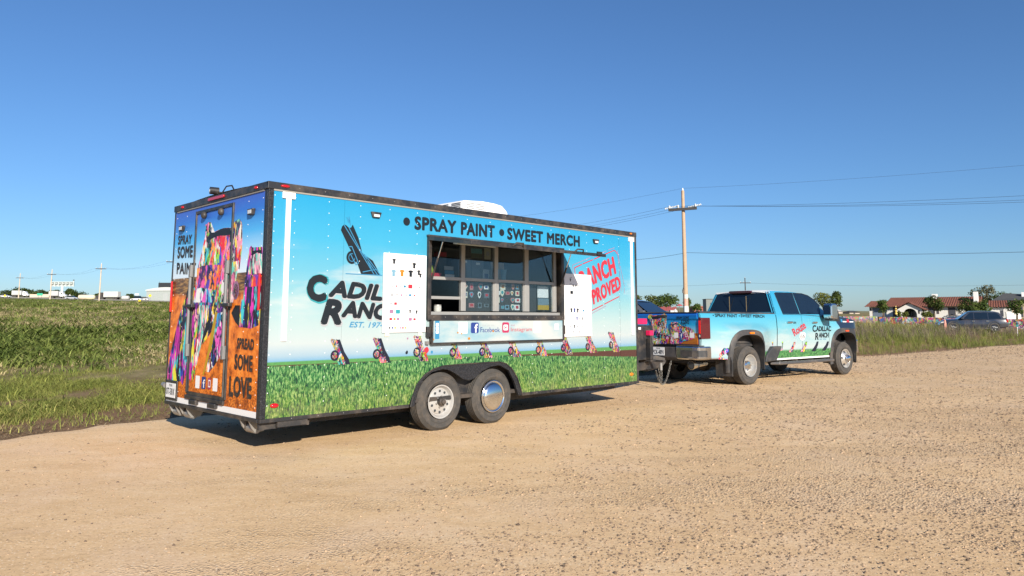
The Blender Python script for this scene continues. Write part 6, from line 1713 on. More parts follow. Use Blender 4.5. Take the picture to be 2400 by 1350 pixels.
BOXW = mat('lorry_white', (0.42, 0.43, 0.43), 0.5, var=0.12, vscale=0.6, dirt=DUST, dirt_amt=0.25, dirt_scale=0.5)
CARW = car_paint('white_car_paint', (0.7, 0.7, 0.7), 0.0)
CREAM = mat('cream_concrete', (0.55, 0.46, 0.36), 0.9, var=0.15, vscale=0.5)
hw_dir = rad(158)       # the highway runs away to the left
lorry(212 / 10.9 + 21, 420, rad(8), 'white box lorry on the highway behind the leftmost utility pole', BOXW, CARW, 5.2)
lorry(82 + 45, 380, rad(5), 'white box lorry on the highway beside the billboard post', BOXW, CARW, 4.6)
lorry(262, 330, rad(178), 'stained grey-white box lorry with dark cab on the highway near the white hall', mat('lorry_grey', (0.5, 0.5, 0.48), 0.6, var=0.2, vscale=0.4, dirt=(0.3, 0.25, 0.18), dirt_amt=0.5, dirt_scale=0.4), DARK, 6.6)
far_car(12, 330, rad(5), CARW, 'white car on the highway at the picture\'s left edge')
far_car(168, 290, rad(12), car_paint('silver_paint', (0.5, 0.52, 0.55)), 'silver car on the highway below the white diamond sign')
far_car(320, 300, rad(175), CARW, 'taller white car with a load on its roof near the white hall', H=1.9)
far_car(337, 310, rad(175), CARW, 'low white car next to the white hall', H=1.3)

# ------------------------------------------------------------------ background: structures on the left
WOODP = mat('weathered_pole', (0.42, 0.29, 0.19), 0.85, var=0.25, vscale=3, bump=0.3, bscale=14)
WOODL = mat('pale_pole', (0.50, 0.42, 0.33), 0.85, var=0.15, vscale=2)
INSUL = mat('insulator', (0.62, 0.63, 0.62), 0.3)
def utility_pole(base, top_z, arm_z, arm_l, arm_rz, label, r=0.16, m_=WOODL, extra=True):
    t = thing('utility_pole', base, 0, label, 'utility pole')
    h = top_z - base[2]
    MB().cyl((0, 0, -0.3), (0, 0, h), r * 1.12, r * 0.72, n=14).build('pole', m_, t, smooth=True)
    az = arm_z - base[2]
    ca, sa = math.cos(arm_rz), math.sin(arm_rz)
    a, b_ = np.array((-ca * arm_l / 2, -sa * arm_l / 2, az)), np.array((ca * arm_l / 2, sa * arm_l / 2, az))
    n_ = np.array((-sa, ca, 0)) * 0.07
    off = n_ / 0.07 * -(r * 0.9 + 0.07)
    MB().add([a - n_ + off, b_ - n_ + off, b_ + n_ + off, a + n_ + off] + [p + np.array((0, 0, 0.22)) for p in (a - n_ + off, b_ - n_ + off, b_ + n_ + off, a + n_ + off)], [(0, 3, 2, 1), (4, 5, 6, 7), (0, 1, 5, 4), (1, 2, 6, 5), (2, 3, 7, 6), (3, 0, 4, 7)]).build('crossarm', mat('dark_crossarm', (0.05, 0.05, 0.055), 0.8, var=0.2), t)
    for s_ in (-0.92, -0.3, 0.92):
        p = (a + b_) / 2 + (b_ - a) / 2 * s_ + off
        MB().lathe([(0.05, 0.0), (0.09, 0.06), (0.06, 0.12), (0.09, 0.18), (0.03, 0.26)], p + (0, 0, 0.22), 'z', 10).build('insulator', INSUL, t, smooth=True)
    MB().lathe([(0.05, 0.0), (0.08, 0.08), (0.04, 0.22)], (0, 0, h), 'z', 10).build('insulator', INSUL, t, smooth=True)
    return t
WIRE = mat('wire', (0.03, 0.032, 0.036), 0.6)
def wire(p, q, sag, label, r=0.012, group=None):
    pts = [np.array(p) * (1 - s_) + np.array(q) * s_ - np.array((0, 0, sag * 4 * s_ * (1 - s_))) for s_ in np.linspace(0, 1, 22)]
    o = MB().tube(pts, r, 4).build('overhead_wire', WIRE)
    return tag(o, label, 'wire', group)
lp = []
for u, D, vt, va, lab in ((400, 175, 596, 615, 'pale utility pole right next to the trailer\'s rear edge'), (232, 217, 618, 631, 'pale utility pole between the billboard and the white hall'), (117, 256, 632, 644, 'pale utility pole touching the billboard frame'), (43, 305, 641, 652, 'pale utility pole furthest along the highway, leftmost in the picture')):
    b_ = gpt(u, D, -0.1)
    zt_ = at(u, vt, D)[2]; za_ = at(u, va, D)[2]
    utility_pole(b_, zt_, za_, 2.9, rad(10), lab, 0.2)
    lp.append((b_, za_))
for (a, za_), (b_, zb_) in zip(lp[:-1], lp[1:]):
    pass
nm = ['nearest the trailer', 'above the white hall', 'beside the billboard']
for i in range(3):
    for k_, s_ in enumerate((-1.25, 1.25)):
        wire((lp[i][0][0] + s_, lp[i][0][1], lp[i][1] + 0.45), (lp[i + 1][0][0] + s_, lp[i + 1][0][1], lp[i + 1][1] + 0.45), 1.1, 'thin %s power wire of the highway line, span %s' % (['outer', 'inner'][k_], nm[i]), 0.014)
# billboard frame seen from behind
def billboard():
    D = 420.0
    b_ = gpt(144, D, -0.1)
    t = thing('billboard', b_, rad(2), 'pale steel billboard frame on a single post beside the highway', 'billboard')
    z0_, z1_ = at(144, 671, D)[2] - b_[2], at(144, 660, D)[2] - b_[2]
    hwid = (171 - 119) / 2 / FPX * D
    m_ = mat('pale_steel', (0.50, 0.54, 0.52), 0.5, 0.2, var=0.1)
    MB().cyl((0, 0, 0), (0, 0, z0_), 0.62, n=16).build('post', WHITE, t, smooth=True)
    MB().box(-hwid, hwid, -0.15, 0.15, z1_ - 0.5, z1_).build('beam', m_, t); MB().box(-hwid, hwid, -0.15, 0.15, z0_, z0_ + 0.5).build('beam', m_, t)
    MB().box(-hwid, hwid, -0.15, 0.15, (z0_ + z1_) / 2 - 0.15, (z0_ + z1_) / 2 + 0.15).build('beam', m_, t)
    for k_ in range(7):
        x_ = -hwid + 2 * hwid * k_ / 6
        MB().box(x_ - 0.25, x_ + 0.25, -0.4, -0.16, z0_ - 0.3, z1_ + (0.5 if k_ in (0, 6) else 0)).build('upright', m_, t)
        if k_ < 6:
            x2 = x_ + 2 * hwid / 6
            MB().cyl((x_ + 0.2, 0.0, z0_ + 0.5), (x2 - 0.2, 0.0, z1_ - 0.5), 0.12, n=6).build('brace', DARK, t)
    MB().box(-hwid, hwid, 0.5, 0.58, z0_ + 0.2, z1_ - 0.4).build('sheet', mat('sheet_grey', (0.33, 0.38, 0.37), 0.6, var=0.2, vscale=0.5), t)
    for s_ in (-1, 1):
        MB().box(s_ * hwid * 0.97 - 0.3, s_ * hwid * 0.97 + 0.3, -0.2, 0.2, z1_ + 0.55, z1_ + 1.1).build('flood_lamp', DARK, t)
billboard()
def dark_board():
    D = 360.0
    b_ = gpt(386, D, -0.1)
    t = thing('billboard', b_, 0, 'black-faced billboard rising behind the white hall', 'billboard')
    z0_, z1_ = at(386, 674, D)[2] - b_[2], at(386, 663, D)[2] - b_[2]
    MB().box(-3.4, 4.6, -0.25, 0.25, z0_, z1_).build('panel', mat('board_black', (0.02, 0.023, 0.028), 0.5), t)
    MB().box(-3.5, 4.7, 0.26, 0.5, z0_ - 0.1, z1_ + 0.1).build('frame', DARK, t)
    MB().cyl((0.8, 0.9, 0), (0.8, 0.9, z1_ - 0.2), 0.4, n=14).build('post', DARK, t)
    MB().cyl((-3.0, 0, z1_), (-3.0, 0, z1_ + 0.7), 0.06, n=6).build('lamp_arm', DARK, t)
dark_board()
def hall():
    D = 335.0
    b_ = gpt(370, D, -0.2)
    t = thing('white_hall', b_, rad(-12), 'white metal hall with a low curved roof by the highway', 'building')
    w_ = 6.2; e_, r_ = 4.9, 6.2
    wm = mat('hall_wall', (0.33, 0.36, 0.35), 0.6, var=0.08, vscale=0.5)
    MB().box(-w_, w_, 0, 14, 0, e_).build('wall', wm, t)
    A_ = np.linspace(0, 1, 9)
    prof = [(-w_ - 0.3 + 2 * (w_ + 0.3) * a, e_ + (r_ - e_) * math.sin(math.pi * (0.08 + 0.92 * a) * 0.62)) for a in A_]
    MB().prism([(-w_ - 0.3, e_ - 0.25)] + prof + [(w_ + 0.3, e_ - 0.25)], 'xz', -0.4, 14.3).build('roof', mat('hall_roof', (0.55, 0.57, 0.56), 0.5), t)
    for x_ in np.linspace(-w_ + 1.2, w_ - 1.2, 7):
        MB().box(x_ - 0.08, x_ + 0.08, -0.06, -0.002, 0.1, e_ - 0.3).build('wall_rib', wm, t)
    MB().box(2.6, 5.0, -0.05, -0.003, 0.0, 3.4).build('roller_door', mat('door_grey', (0.36, 0.38, 0.38), 0.6), t)
hall()
# long pale wall, tanks and signs by the highway
o = MB().box(0, 11, -0.25, 0.25, 0, 1.7)
b_ = gpt(70, 400, 0.0)
tag(o.build('roadside_wall', CREAM), 'long cream concrete wall beside the highway below the green sign', 'wall')
bpy.data.objects['roadside_wall'].location = b_
for i, (u, D, L_, lab) in enumerate(((196, 300, 4.2, 'cream round-backed tank by the highway, nearer the silver car'), (212, 300, 3.6, 'cream round-backed tank by the highway, nearer the tall utility pole'), (294, 330, 3.4, 'white round-backed tank by the highway left of the taller white car'))):
    t = thing('storage_tank', gpt(u, D, 0.35), rad(6), lab, 'tank')
    MB().lathe([(0.3, -L_ / 2), (0.9, -L_ / 2 + 0.3), (1.0, 0), (0.9, L_ / 2 - 0.3), (0.3, L_ / 2)], (0, 0, 0.6), 'x', 16).build('shell', [CREAM, mat('pale_yellow', (0.6, 0.55, 0.38), 0.8), BOXW][i], t, smooth=True)
    for s_ in (-1, 1):
        MB().box(s_ * L_ * 0.3 - 0.1, s_ * L_ * 0.3 + 0.1, -0.6, 0.6, -0.4, 0.0).build('saddle', DARK, t)
def road_sign(u, D, v, kind, m_, size, label):
    b_ = gpt(u, D, -0.05)
    h = at(u, v, D)[2] - b_[2]
    t = thing('road_sign', b_, 0, label, 'road sign')
    if kind == 'd':
        MB().prism([(-size, h), (0, h - size), (size, h), (0, h + size)], 'xz', -0.04, 0.0).build('sign_plate', m_, t)
        MB().box(-0.07, 0.07, 0.005, 0.1, 0, h + size * 0.5).build('post', STEEL, t)
    else:
        MB().box(-size, size, -0.06, 0.0, h - size * 0.42, h + size * 0.42).build('sign_plate', m_, t, bevel=0.02)
        for s_ in (-0.6, 0.6):
            MB().box(s_ * size - 0.08, s_ * size + 0.08, 0.005, 0.12, 0, h + size * 0.35).build('post', STEEL, t)
    return t
SYEL = mat('sign_yellow', (0.75, 0.55, 0.02), 0.5); SGRN = mat('sign_green', (0.05, 0.38, 0.24), 0.5)
road_sign(11, 300, 693, 'd', SYEL, 0.55, 'yellow diamond road sign at the picture\'s left edge')
road_sign(351, 290, 693, 'd', SYEL, 0.65, 'yellow diamond road sign in front of the white hall')
road_sign(327, 240, 705, 'd', SYEL, 0.5, 'low yellow diamond road sign at the field edge near the white cars')
road_sign(163, 310, 693, 'd', mat('sign_back', (0.5, 0.5, 0.52), 0.5), 0.6, 'grey-white diamond road sign above the silver car')
road_sign(93, 385, 690, 'r', SGRN, 1.5, 'green rectangular highway sign above the cream wall')
road_sign(320, 330, 690, 'r', mat('sign_white', (0.62, 0.66, 0.64), 0.5), 0.9, 'pale rectangular sign above the taller white car')
# highway strip and frontage road
def road_strip(name, pts, w_, m_, dz=0.03):
    P = []
    pts = [np.array(p) for p in pts]
    for i, p in enumerate(pts):
        d_ = nrm(pts[min(i + 1, len(pts) - 1)][:2] - pts[max(i - 1, 0)][:2]); n_ = np.array((-d_[1], d_[0]))
        row = []
        for s_ in (-1.15, -1, 0, 1, 1.15):
            x_, y_ = p[:2] + n_ * w_ / 2 * s_
            row.append((x_, y_, float(ground_h(x_, y_)) + (dz if abs(s_) <= 1 else -0.25)))
        P.append(row)
    o = MB().grid(np.array(P)).build(name, m_, smooth='all')
    return tag(o, kind='structure')
road_strip('highway', [gpt(u, D) for u, D in ((-900, 520), (-300, 420), (0, 360), (200, 320), (420, 290), (700, 262))], 13, mat('pale_road', (0.36, 0.33, 0.29), 0.9, var=0.12, vscale=0.3), 0.12)
road_strip('frontage_road', [gpt(u, D) for u, D in ((1350, 120), (1600, 104), (1850, 98), (2100, 94), (2400, 92), (2700, 92))], 7.5, mat('dusty_road', (0.33, 0.28, 0.23), 0.9, var=0.15, vscale=0.4), 0.08)

# ------------------------------------------------------------------ background: trees
def leaf_cloud(name, clumps, n, size, cols, parent, seed=0):
    """leaf-sized faces spread through ellipsoid clumps (centre, radii); tint differs leaf by leaf"""
    r = np.random.default_rng(seed)
    cl = np.array([np.concatenate(c) for c in clumps], float)
    vol = cl[:, 3] * cl[:, 4] * cl[:, 5]
    idx = r.choice(len(cl), n, p=vol / vol.sum())
    d = r.normal(size=(n, 3)); d /= np.linalg.norm(d, axis=1, keepdims=True)
    rad_ = r.uniform(0.25, 1.0, (n, 1)) ** 0.42 * r.uniform(0.85, 1.12, (n, 1))
    c = cl[idx, :3] + d * rad_ * cl[idx, 3:]
    nrm_ = d * 0.7 + r.normal(size=(n, 3)) * 0.6 + np.array((0, 0, 0.35)); nrm_ /= np.linalg.norm(nrm_, axis=1, keepdims=True)
    a = np.cross(nrm_, r.normal(size=(n, 3))); a /= np.linalg.norm(a, axis=1, keepdims=True); b_ = np.cross(nrm_, a)
    s_ = size * r.uniform(0.6, 1.4, (n, 1))
    V_ = np.stack([c - a * s_, c + b_ * s_ * 0.55, c + a * s_, c - b_ * s_ * 0.55], 1).reshape(-1, 3)
    F_ = np.arange(n * 4).reshape(-1, 4)
    me = bpy.data.meshes.new(name)
    me.vertices.add(len(V_)); me.vertices.foreach_set('co', V_.ravel().astype(np.float32))
    me.loops.add(F_.size); me.loops.foreach_set('vertex_index', F_.ravel().astype(np.int32))
    me.polygons.add(n); me.polygons.foreach_set('loop_start', (np.arange(n) * 4).astype(np.int32)); me.polygons.foreach_set('loop_total', np.full(n, 4, np.int32))
    cols = np.array(cols, float)
    cc = cols[r.integers(0, len(cols), len(cl))][idx] * r.uniform(0.7, 1.3, (n, 1))
    at_ = me.attributes.new('tint', 'FLOAT_COLOR', 'POINT')
    at_.data.foreach_set('color', np.concatenate([np.repeat(cc, 4, 0), np.ones((n * 4, 1))], 1).ravel().astype(np.float32))
    me.materials.append(LEAFY); me.update(calc_edges=True)
    o = bpy.data.objects.new(name, me); COL.objects.link(o); o.parent = parent
    return o
BARK = mat('bark', (0.10, 0.075, 0.055), 0.9, var=0.3, vscale=4, bump=0.4, bscale=10)
GREENS = {'dark': [(0.05, 0.075, 0.018), (0.07, 0.095, 0.022), (0.04, 0.06, 0.016)], 'olive': [(0.11, 0.13, 0.03), (0.14, 0.155, 0.035), (0.075, 0.095, 0.022)], 'mid': [(0.075, 0.11, 0.025), (0.095, 0.13, 0.03), (0.05, 0.08, 0.02)], 'grey': [(0.09, 0.095, 0.045), (0.07, 0.075, 0.03), (0.12, 0.115, 0.06)]}
def tree(name, u, D, v_top, v_crown, w_px, kind, label, n=1100, shape='round', group=None, v_base=None, cat='tree'):
    b_ = gpt(u, D, -0.05)
    if v_base is not None:
        b_[2] = at(u, v_base, D)[2]
    t = thing(name, b_, 0, label, cat, group)
    H = at(u, v_top, D)[2] - b_[2]; c0 = max(at(u, v_crown, D)[2] - b_[2], 0.12 * H)
    R = w_px / 2 / FPX * D
    sd = int(u * 7 + D)
    r = np.random.default_rng(sd)
    MB().tube([(0, 0, -0.2), (0.02 * H, 0, 0.3 * H), (-0.02 * H, 0.01 * H, 0.75 * H)], [0.045 * H * 0.8 + 0.05, 0.03 * H * 0.8 + 0.04, 0.02], 8).build('trunk', BARK, t, smooth=True)
    clumps = []
    m_ = 11 if shape == 'round' else 9
    for i in range(m_):
        f_ = r.uniform(0.08, 0.92)
        if shape == 'cone':
            rr_ = R * (1.05 - f_) * 0.85
        else:
            rr_ = R * math.sqrt(max(0.08, 1 - (1.7 * (f_ - 0.45)) ** 2)) * 0.62
        a = 2.4 * i + r.uniform(-0.4, 0.4)
        s_ = R * r.uniform(0.34, 0.55) * (1.0 if shape == 'round' else 0.75)
        p = (math.cos(a) * rr_, math.sin(a) * rr_, c0 + (H - c0) * f_ * 0.94)
        clumps.append((p, (s_, s_, s_ * 0.72)))
        if i % 2 == 0:
            MB().tube([(0, 0, c0 + 0.1 * (H - c0) * f_), (p[0] * 0.5, p[1] * 0.5, (c0 + p[2]) / 2), p], [0.02 * H + 0.02, 0.012 * H + 0.02, 0.01], 5).build('limb', BARK, t, smooth=True)
    clumps.append(((0, 0, c0 + (H - c0) * 0.5), (R * 0.6, R * 0.6, (H - c0) * 0.36)))
    clumps.append(((0, 0, H - R * 0.22), (R * 0.3, R * 0.3, R * 0.25)))
    leaf_cloud('crown', clumps, n, max(0.05 * R + 0.05, D * 0.0011), GREENS[kind], t, sd)
    return t
# clump of trees behind the grey car
tree('broadleaf_tree', 1484, 170, 692, 722, 44, 'olive', 'round olive tree partly hidden by the trailer\'s front edge', 1300)
tree('broadleaf_tree', 1527, 175, 691, 726, 46, 'olive', 'round light olive tree, middle one of the three behind the grey car', 1500)
tree('broadleaf_tree', 1563, 165, 687, 728, 56, 'mid', 'broad dark green tree, largest of the three behind the grey car', 1900)
tree('pine_tree', 1611, 130, 697, 722, 34, 'dark', 'small dark pine standing behind the utility pole', 500, 'cone')
tree('shrub', 1634, 120, 709, 726, 22, 'mid', 'small green shrub between the utility pole and the truck cab', 500, cat='shrub')
tree('broadleaf_tree', 1930, 125, 685, 722, 42, 'olive', 'shaggy olive tree just behind the truck\'s windscreen', 1300)
tree('broadleaf_tree', 1961, 120, 682, 720, 46, 'dark', 'dark pointed tree next to the truck\'s mirror', 1500, 'cone')
# trees round the house
tree('broadleaf_tree', 2071, 140, 702, 732, 28, 'mid', 'small round tree in front of the house\'s low wing', 900)
tree('broadleaf_tree', 2190, 138, 695, 726, 46, 'dark', 'round dark tree in front of the house beside the arch', 1600)
tree('broadleaf_tree', 2271, 140, 697, 735, 46, 'dark', 'dense dark tree before the house\'s chimney end', 1500)
tree('broadleaf_tree', 2304, 142, 700, 735, 36, 'mid', 'green tree between the chimney and the small side building', 1200)
tree('broadleaf_tree', 2308, 190, 671, 715, 60, 'grey', 'tall loose grey-green tree behind the chimney', 1500)
tree('broadleaf_tree', 2352, 185, 686, 722, 50, 'dark', 'wide dark tree behind the small side building', 1500)
tree('broadleaf_tree', 2384, 136, 700, 735, 40, 'mid', 'green tree in front of the stone house at the right edge', 1300)
for i, (u, w_) in enumerate(((2122, 16), (2108, 12), (2168, 16), (2180, 14))):
    tree('shrub', u, 133, 731 - i % 2, 744, w_, 'olive', ['straggly shrub left of the arch, the larger of two', 'straggly shrub left of the arch, the smaller, by the yellow post', 'straggly shrub at the arch\'s right foot', 'low shrub under the round tree beside the arch'][i], 350, cat='shrub')
# far tree line beyond the highway
tl = [(20, 683, 26), (47, 677, 22), (62, 681, 20), (86, 684, 24), (106, 686, 22), (127, 681, 14), (134, 684, 22), (152, 682, 24), (165, 678, 14), (178, 685, 30), (206, 694, 14), (232, 688, 14), (303, 690, 12)]
names = ['at the far left behind the white car', 'behind the leftmost utility pole', 'just right of the leftmost utility pole', 'left of the green highway sign', 'right of the green highway sign', 'narrow, at the pole touching the billboard', 'right behind the billboard post', 'beyond the billboard post', 'tallest and narrow, above the diamond sign', 'broad and low, above the cream tank', 'small, between the two cream tanks', 'small, at the pole between billboard and hall', 'small and round, beyond the white round-backed tank']
for (u, v, w_), nmx in zip(tl, names):
    tree('broadleaf_tree', u, 520, v, 699, w_ * 1.8, 'dark', 'dark far tree ' + nmx, 900, group='far tree line')
# ------------------------------------------------------------------ background: right-hand side
HD = 150.0
STUC = mat('white_stucco', (0.62, 0.61, 0.58), 0.85, var=0.06, vscale=0.8, bump=0.15, bscale=6)
STUCS = mat('dark_recess', (0.05, 0.055, 0.07), 0.7, var=0.1)
def tile_mat():
    m, t, b = new_mat('clay_tile')
    co = t.n('ShaderNodeTexCoord').outputs['Object']
    c = t.ramp(t.noise(t.mapping(co, (2.2, 0.6, 0.6)), 2.0, 5, 0.7), [(0.3, (0.095, 0.032, 0.02)), (0.5, (0.145, 0.05, 0.031)), (0.7, (0.20, 0.08, 0.05))])
    t.t.links.new(c, b.inputs['Base Color'])
    b.inputs['Roughness'].default_value = 0.85
    return m
TILE = tile_mat()
def tiled_slope(mb, x0, x1, y_e, z_e, y_r, z_r, pitch=0.42, hip0=0.0, hip1=0.0):
    """roof slope with half-round tile rows running from eave to ridge; hip* moves the ridge end inwards"""
    n = max(2, int((x1 - x0) / pitch))
    m_ = n * 4 + 1
    P = []
    for j in range(5):
        f_ = j / 4.0
        row = []
        for i in range(m_):
            s_ = i / (m_ - 1)
            xx = (x0 + hip0 * f_) * (1 - s_) + (x1 - hip1 * f_) * s_
            ph = (i % 4) / 4.0
            row.append((xx, y_e + (y_r - y_e) * f_, z_e + (z_r - z_e) * f_ + 0.10 * abs(math.sin(math.pi * ph)) - 0.02 * (j % 2)))
        P.append(row)
    mb.grid(np.array(P))
hb = gpt(2195, HD)
hz0 = at(2195, 743.5, HD)[2]
HROT = -math.atan2(hb[0], HD) - rad(6)
H = thing('hacienda_house', (hb[0], HD, hz0), HROT, 'long white stucco house with red tiled roof and round entrance arch', 'house')
FX_ = math.cos(math.atan2(hb[0], HD))
hx = lambda u, D=HD: (u - 2195) * (HD / FPX) * FX_ * 1.01
hzz = lambda v, D=HD: at(2195, v, D)[2] - hz0
# main block
xa, xb = hx(2076), hx(2290)
ze, zr = hzz(717.5), hzz(695.5)
MB().box(xa, xb, 0.0, 9.0, -0.3, ze).build('wall', STUC, H)
mb = MB()
tiled_slope(mb, xa - 0.6, xb + 0.6, -1.0, ze - 0.1, 4.5, zr, hip0=hx(2087) - hx(2076))
rfo = mb.build('roof', TILE, H)
mb = MB(); tiled_slope(mb, xa - 0.6, xb + 0.6, 10.0, ze - 0.1, 4.5, zr, hip0=hx(2087) - hx(2076)); mb.build('roof', TILE, H)
MB().prism([(-0.9, ze - 0.35), (9.9, ze - 0.35), (4.5, zr - 0.2)], 'yz', xb + 0.1, xb + 0.35).build('gable', STUC, H)
for u0_, u1_, vt_, dy in ((2183, 2195, 688, 3.2), (2281, 2291, 685, 1.0)):
    MB().box(hx(u0_), hx(u1_), dy, dy + 1.4, ze, hzz(vt_)).build('chimney', mat('chimney_white', (0.68, 0.68, 0.66), 0.8, var=0.05), rfo)
# low wing on the left
xw0, xw1 = hx(2032), hx(2076)
zwe, zwr = hzz(717.5), hzz(703.5)
MB().box(xw0, xw1, 0.5, 7.0, -0.3, zwe).build('wall', STUC, H)
mb = MB(); tiled_slope(mb, xw0 - 0.9, xw1, -0.6, zwe - 0.1, 3.7, zwr, hip0=hx(2038) - hx(2029)); mb.build('roof', TILE, H)
mb = MB(); tiled_slope(mb, xw0 - 0.9, xw1, 8.0, zwe - 0.1, 3.7, zwr, hip0=hx(2038) - hx(2029)); mb.build('roof', TILE, H)
def opening(u0_, u1_, v0_, v1_, m_=STUCS, y=-0.03, nm='window'):
    f_ = MB().box(hx(u0_) - 0.08, hx(u1_) + 0.08, y + 0.004, y + 0.029, hzz(v1_) - 0.08, hzz(v0_) + 0.08).build(nm, mat('frame_brown', (0.12, 0.08, 0.055), 0.7), H)
    MB().box(hx(u0_), hx(u1_), y, y + 0.028, hzz(v1_), hzz(v0_)).build('pane', m_, f_)
opening(2041, 2064, 721, 742, mat('garage_blue', (0.12, 0.16, 0.22), 0.6, var=0.2), 0.47, 'garage_door')
opening(2034, 2036, 722, 726, STUCS, 0.47)
opening(2093, 2100, 719, 742, nm='door')
opening(2178, 2190, 720, 742); opening(2197, 2201, 724, 735); opening(2224, 2239, 721, 739, nm='door')
# entrance gable with the big arch
xp0, xp1, yp = hx(2110), hx(2172), -5.0
zpe, zpr = hzz(725), hzz(709.5)
xm = (xp0 + xp1) / 2
ax0, ax1, azb = hx(2126), hx(2158), 0.0
acx, ar = (ax0 + ax1) / 2, (ax1 - ax0) / 2
arch = [(acx + ar * math.cos(a), 0.55 + ar * 0.98 * math.sin(a)) for a in np.linspace(0, math.pi, 15)]
outl = [(xp0, -0.3), (ax0, -0.3)] + arch[::-1] + [(ax1, -0.3), (xp1, -0.3), (xp1 - 0.2, zpe), (xm, zpr - 0.1), (xp0 + 0.2, zpe)]
MB().prism(outl, 'xz', yp, yp + 0.4).build('entrance_gable', STUC, H)
for s_, xe in ((-1, xp0 - 0.5), (1, xp1 + 0.5)):
    mb = MB(); P = []
    ny = 25
    for j in range(5):
        f_ = j / 4.0
        P.append([(xe + (xm - xe) * f_, yp - 0.5 + (5.4) * i / (ny - 1), zpe - 0.15 + (zpr - zpe + 0.2) * f_ + 0.10 * abs(math.sin(math.pi * (i % 4) / 4))) for i in range(ny)])
    mb.grid(np.array(P)).build('roof', TILE, H)
MB().box(xp0 + 0.3, xp1 - 0.3, yp + 3.6, yp + 3.7, -0.3, zpe).build('porch_wall', mat('porch_grey', (0.22, 0.23, 0.25), 0.8, var=0.1), H)
for k_ in (-0.5, 0.0, 0.5):
    f_ = MB().box(acx + k_ * ar * 1.1 - 0.45, acx + k_ * ar * 1.1 + 0.45, yp + 3.5, yp + 3.59, 0, 2.1).build('porch_window', MATS['frame_brown'], H)
    MB().box(acx + k_ * ar * 1.1 - 0.36, acx + k_ * ar * 1.1 + 0.36, yp + 3.47, yp + 3.498, 0.05, 2.0).build('pane', TINTED, f_)
for u_ in (2116, 2163):
    MB().box(hx(u_) - 0.14, hx(u_) + 0.14, yp - 0.03, yp - 0.002, 0.7, 1.4).build('wall_lamp', DARK, H)
# side building
sb = gpt(2345, 146)
sz0 = at(2345, 744, 146)[2]
SB = thing('side_building', (sb[0], 146, sz0), HROT, 'small white gabled outbuilding with red tiles behind the parked car', 'building')
sx = lambda u: (u - 2345) * (146 / FPX) * FX_
szz = lambda v: at(2345, v, 146)[2] - sz0
MB().box(sx(2324), sx(2366), 0, 6, -0.3, szz(721)).build('wall', STUC, SB)
mb = MB(); tiled_slope(mb, sx(2318), sx(2366), -0.7, szz(720.5), 3, szz(704), hip1=sx(2366) - sx(2361)); mb.build('roof', TILE, SB)
mb = MB(); tiled_slope(mb, sx(2318), sx(2366), 6.7, szz(720.5), 3, szz(704), hip1=sx(2366) - sx(2361)); mb.build('roof', TILE, SB)
MB().box(sx(2346), sx(2353), -0.04, -0.003, 0.2, szz(727)).build('door', STUCS, SB)
gw = thing('garden_wall', gpt(2376, 143, 0.0), 0, 'low white garden wall beside the outbuilding', 'wall')
MB().box(-1.4, 1.4, -0.15, 0.15, -0.3, 1.5).build('wall_body', STUC, gw)
MB().box(-1.5, 1.5, -0.2, 0.2, 1.501, 1.58).build('coping', STUC, gw)
# stone house at the right edge
nb = gpt(2395, 175)
nz0 = at(2395, 743, 175)[2]
NB = thing('stone_house', (nb[0], 175, nz0), HROT, 'tan stone house with dark hipped roof at the picture\'s right edge', 'house')
nzz = lambda v: at(2395, v, 175)[2] - nz0
nx_ = lambda u: (u - 2395) * (175 / FPX) * FX_
STN = mat('tan_stone', (0.40, 0.31, 0.22), 0.9, var=0.25, vscale=1.5, bump=0.4, bscale=3)
MB().box(nx_(2374), nx_(2450), 0, 10, -0.3, nzz(703)).build('wall', STN, NB)
rm = mat('dark_shingle', (0.06, 0.062, 0.062), 0.85, var=0.25, vscale=2)
MB().add([(nx_(2330), -1, nzz(704)), (nx_(2455), -1, nzz(704)), (nx_(2455), 11, nzz(704)), (nx_(2330), 11, nzz(704)), (nx_(2358), 5, nzz(685)), (nx_(2430), 5, nzz(690))], [(0, 1, 5, 4), (2, 3, 4, 5), (3, 0, 4), (1, 2, 5), (0, 3, 2, 1)]).build('roof', rm, NB)
MB().box(nx_(2398), nx_(2404), 3, 4.2, nzz(704), nzz(684)).build('chimney', WHITE, NB)
f_ = MB().box(nx_(2380), nx_(2393), -0.05, -0.003, 0, 2.6).build('garage_door', mat('wood_brown', (0.16, 0.09, 0.05), 0.7), NB)
MB().box(nx_(2394.5), nx_(2399), -0.05, -0.003, 0, 2.4).build('door', STUCS, NB)
# distant roofs
for i, (u, w_, vt_, m_, lab) in enumerate(((1963, 26, 724, mat('pale_roof', (0.45, 0.44, 0.43), 0.8), 'far pale low house under the pointed tree'), (2003, 26, 728, rm, 'far low house with dark roofs left of the hacienda'))):
    D = 300
    b_ = gpt(u, D)
    zb0 = at(u, 737, D)[2]
    t = thing('far_house', (b_[0], D, zb0), 0, lab, 'house')
    hwid = w_ / 2 / FPX * D; zt2 = at(u, vt_, D)[2] - zb0
    MB().box(-hwid * 0.9, hwid * 0.9, 0, 6, -0.5, zt2 * 0.55).build('wall', mat('far_wall_tan', (0.42, 0.36, 0.3), 0.9), t)
    MB().add([(-hwid, -0.5, zt2 * 0.55), (hwid, -0.5, zt2 * 0.55), (hwid, 6.5, zt2 * 0.55), (-hwid, 6.5, zt2 * 0.55), (-hwid * 0.4, 3, zt2), (hwid * 0.5, 3, zt2)], [(0, 1, 5, 4), (2, 3, 4, 5), (3, 0, 4), (1, 2, 5)]).build('roof', m_, t)
    MB().box(-hwid * 0.2, hwid * 0.1, -0.04, -0.003, 0, zt2 * 0.4).build('door', STUCS, t)
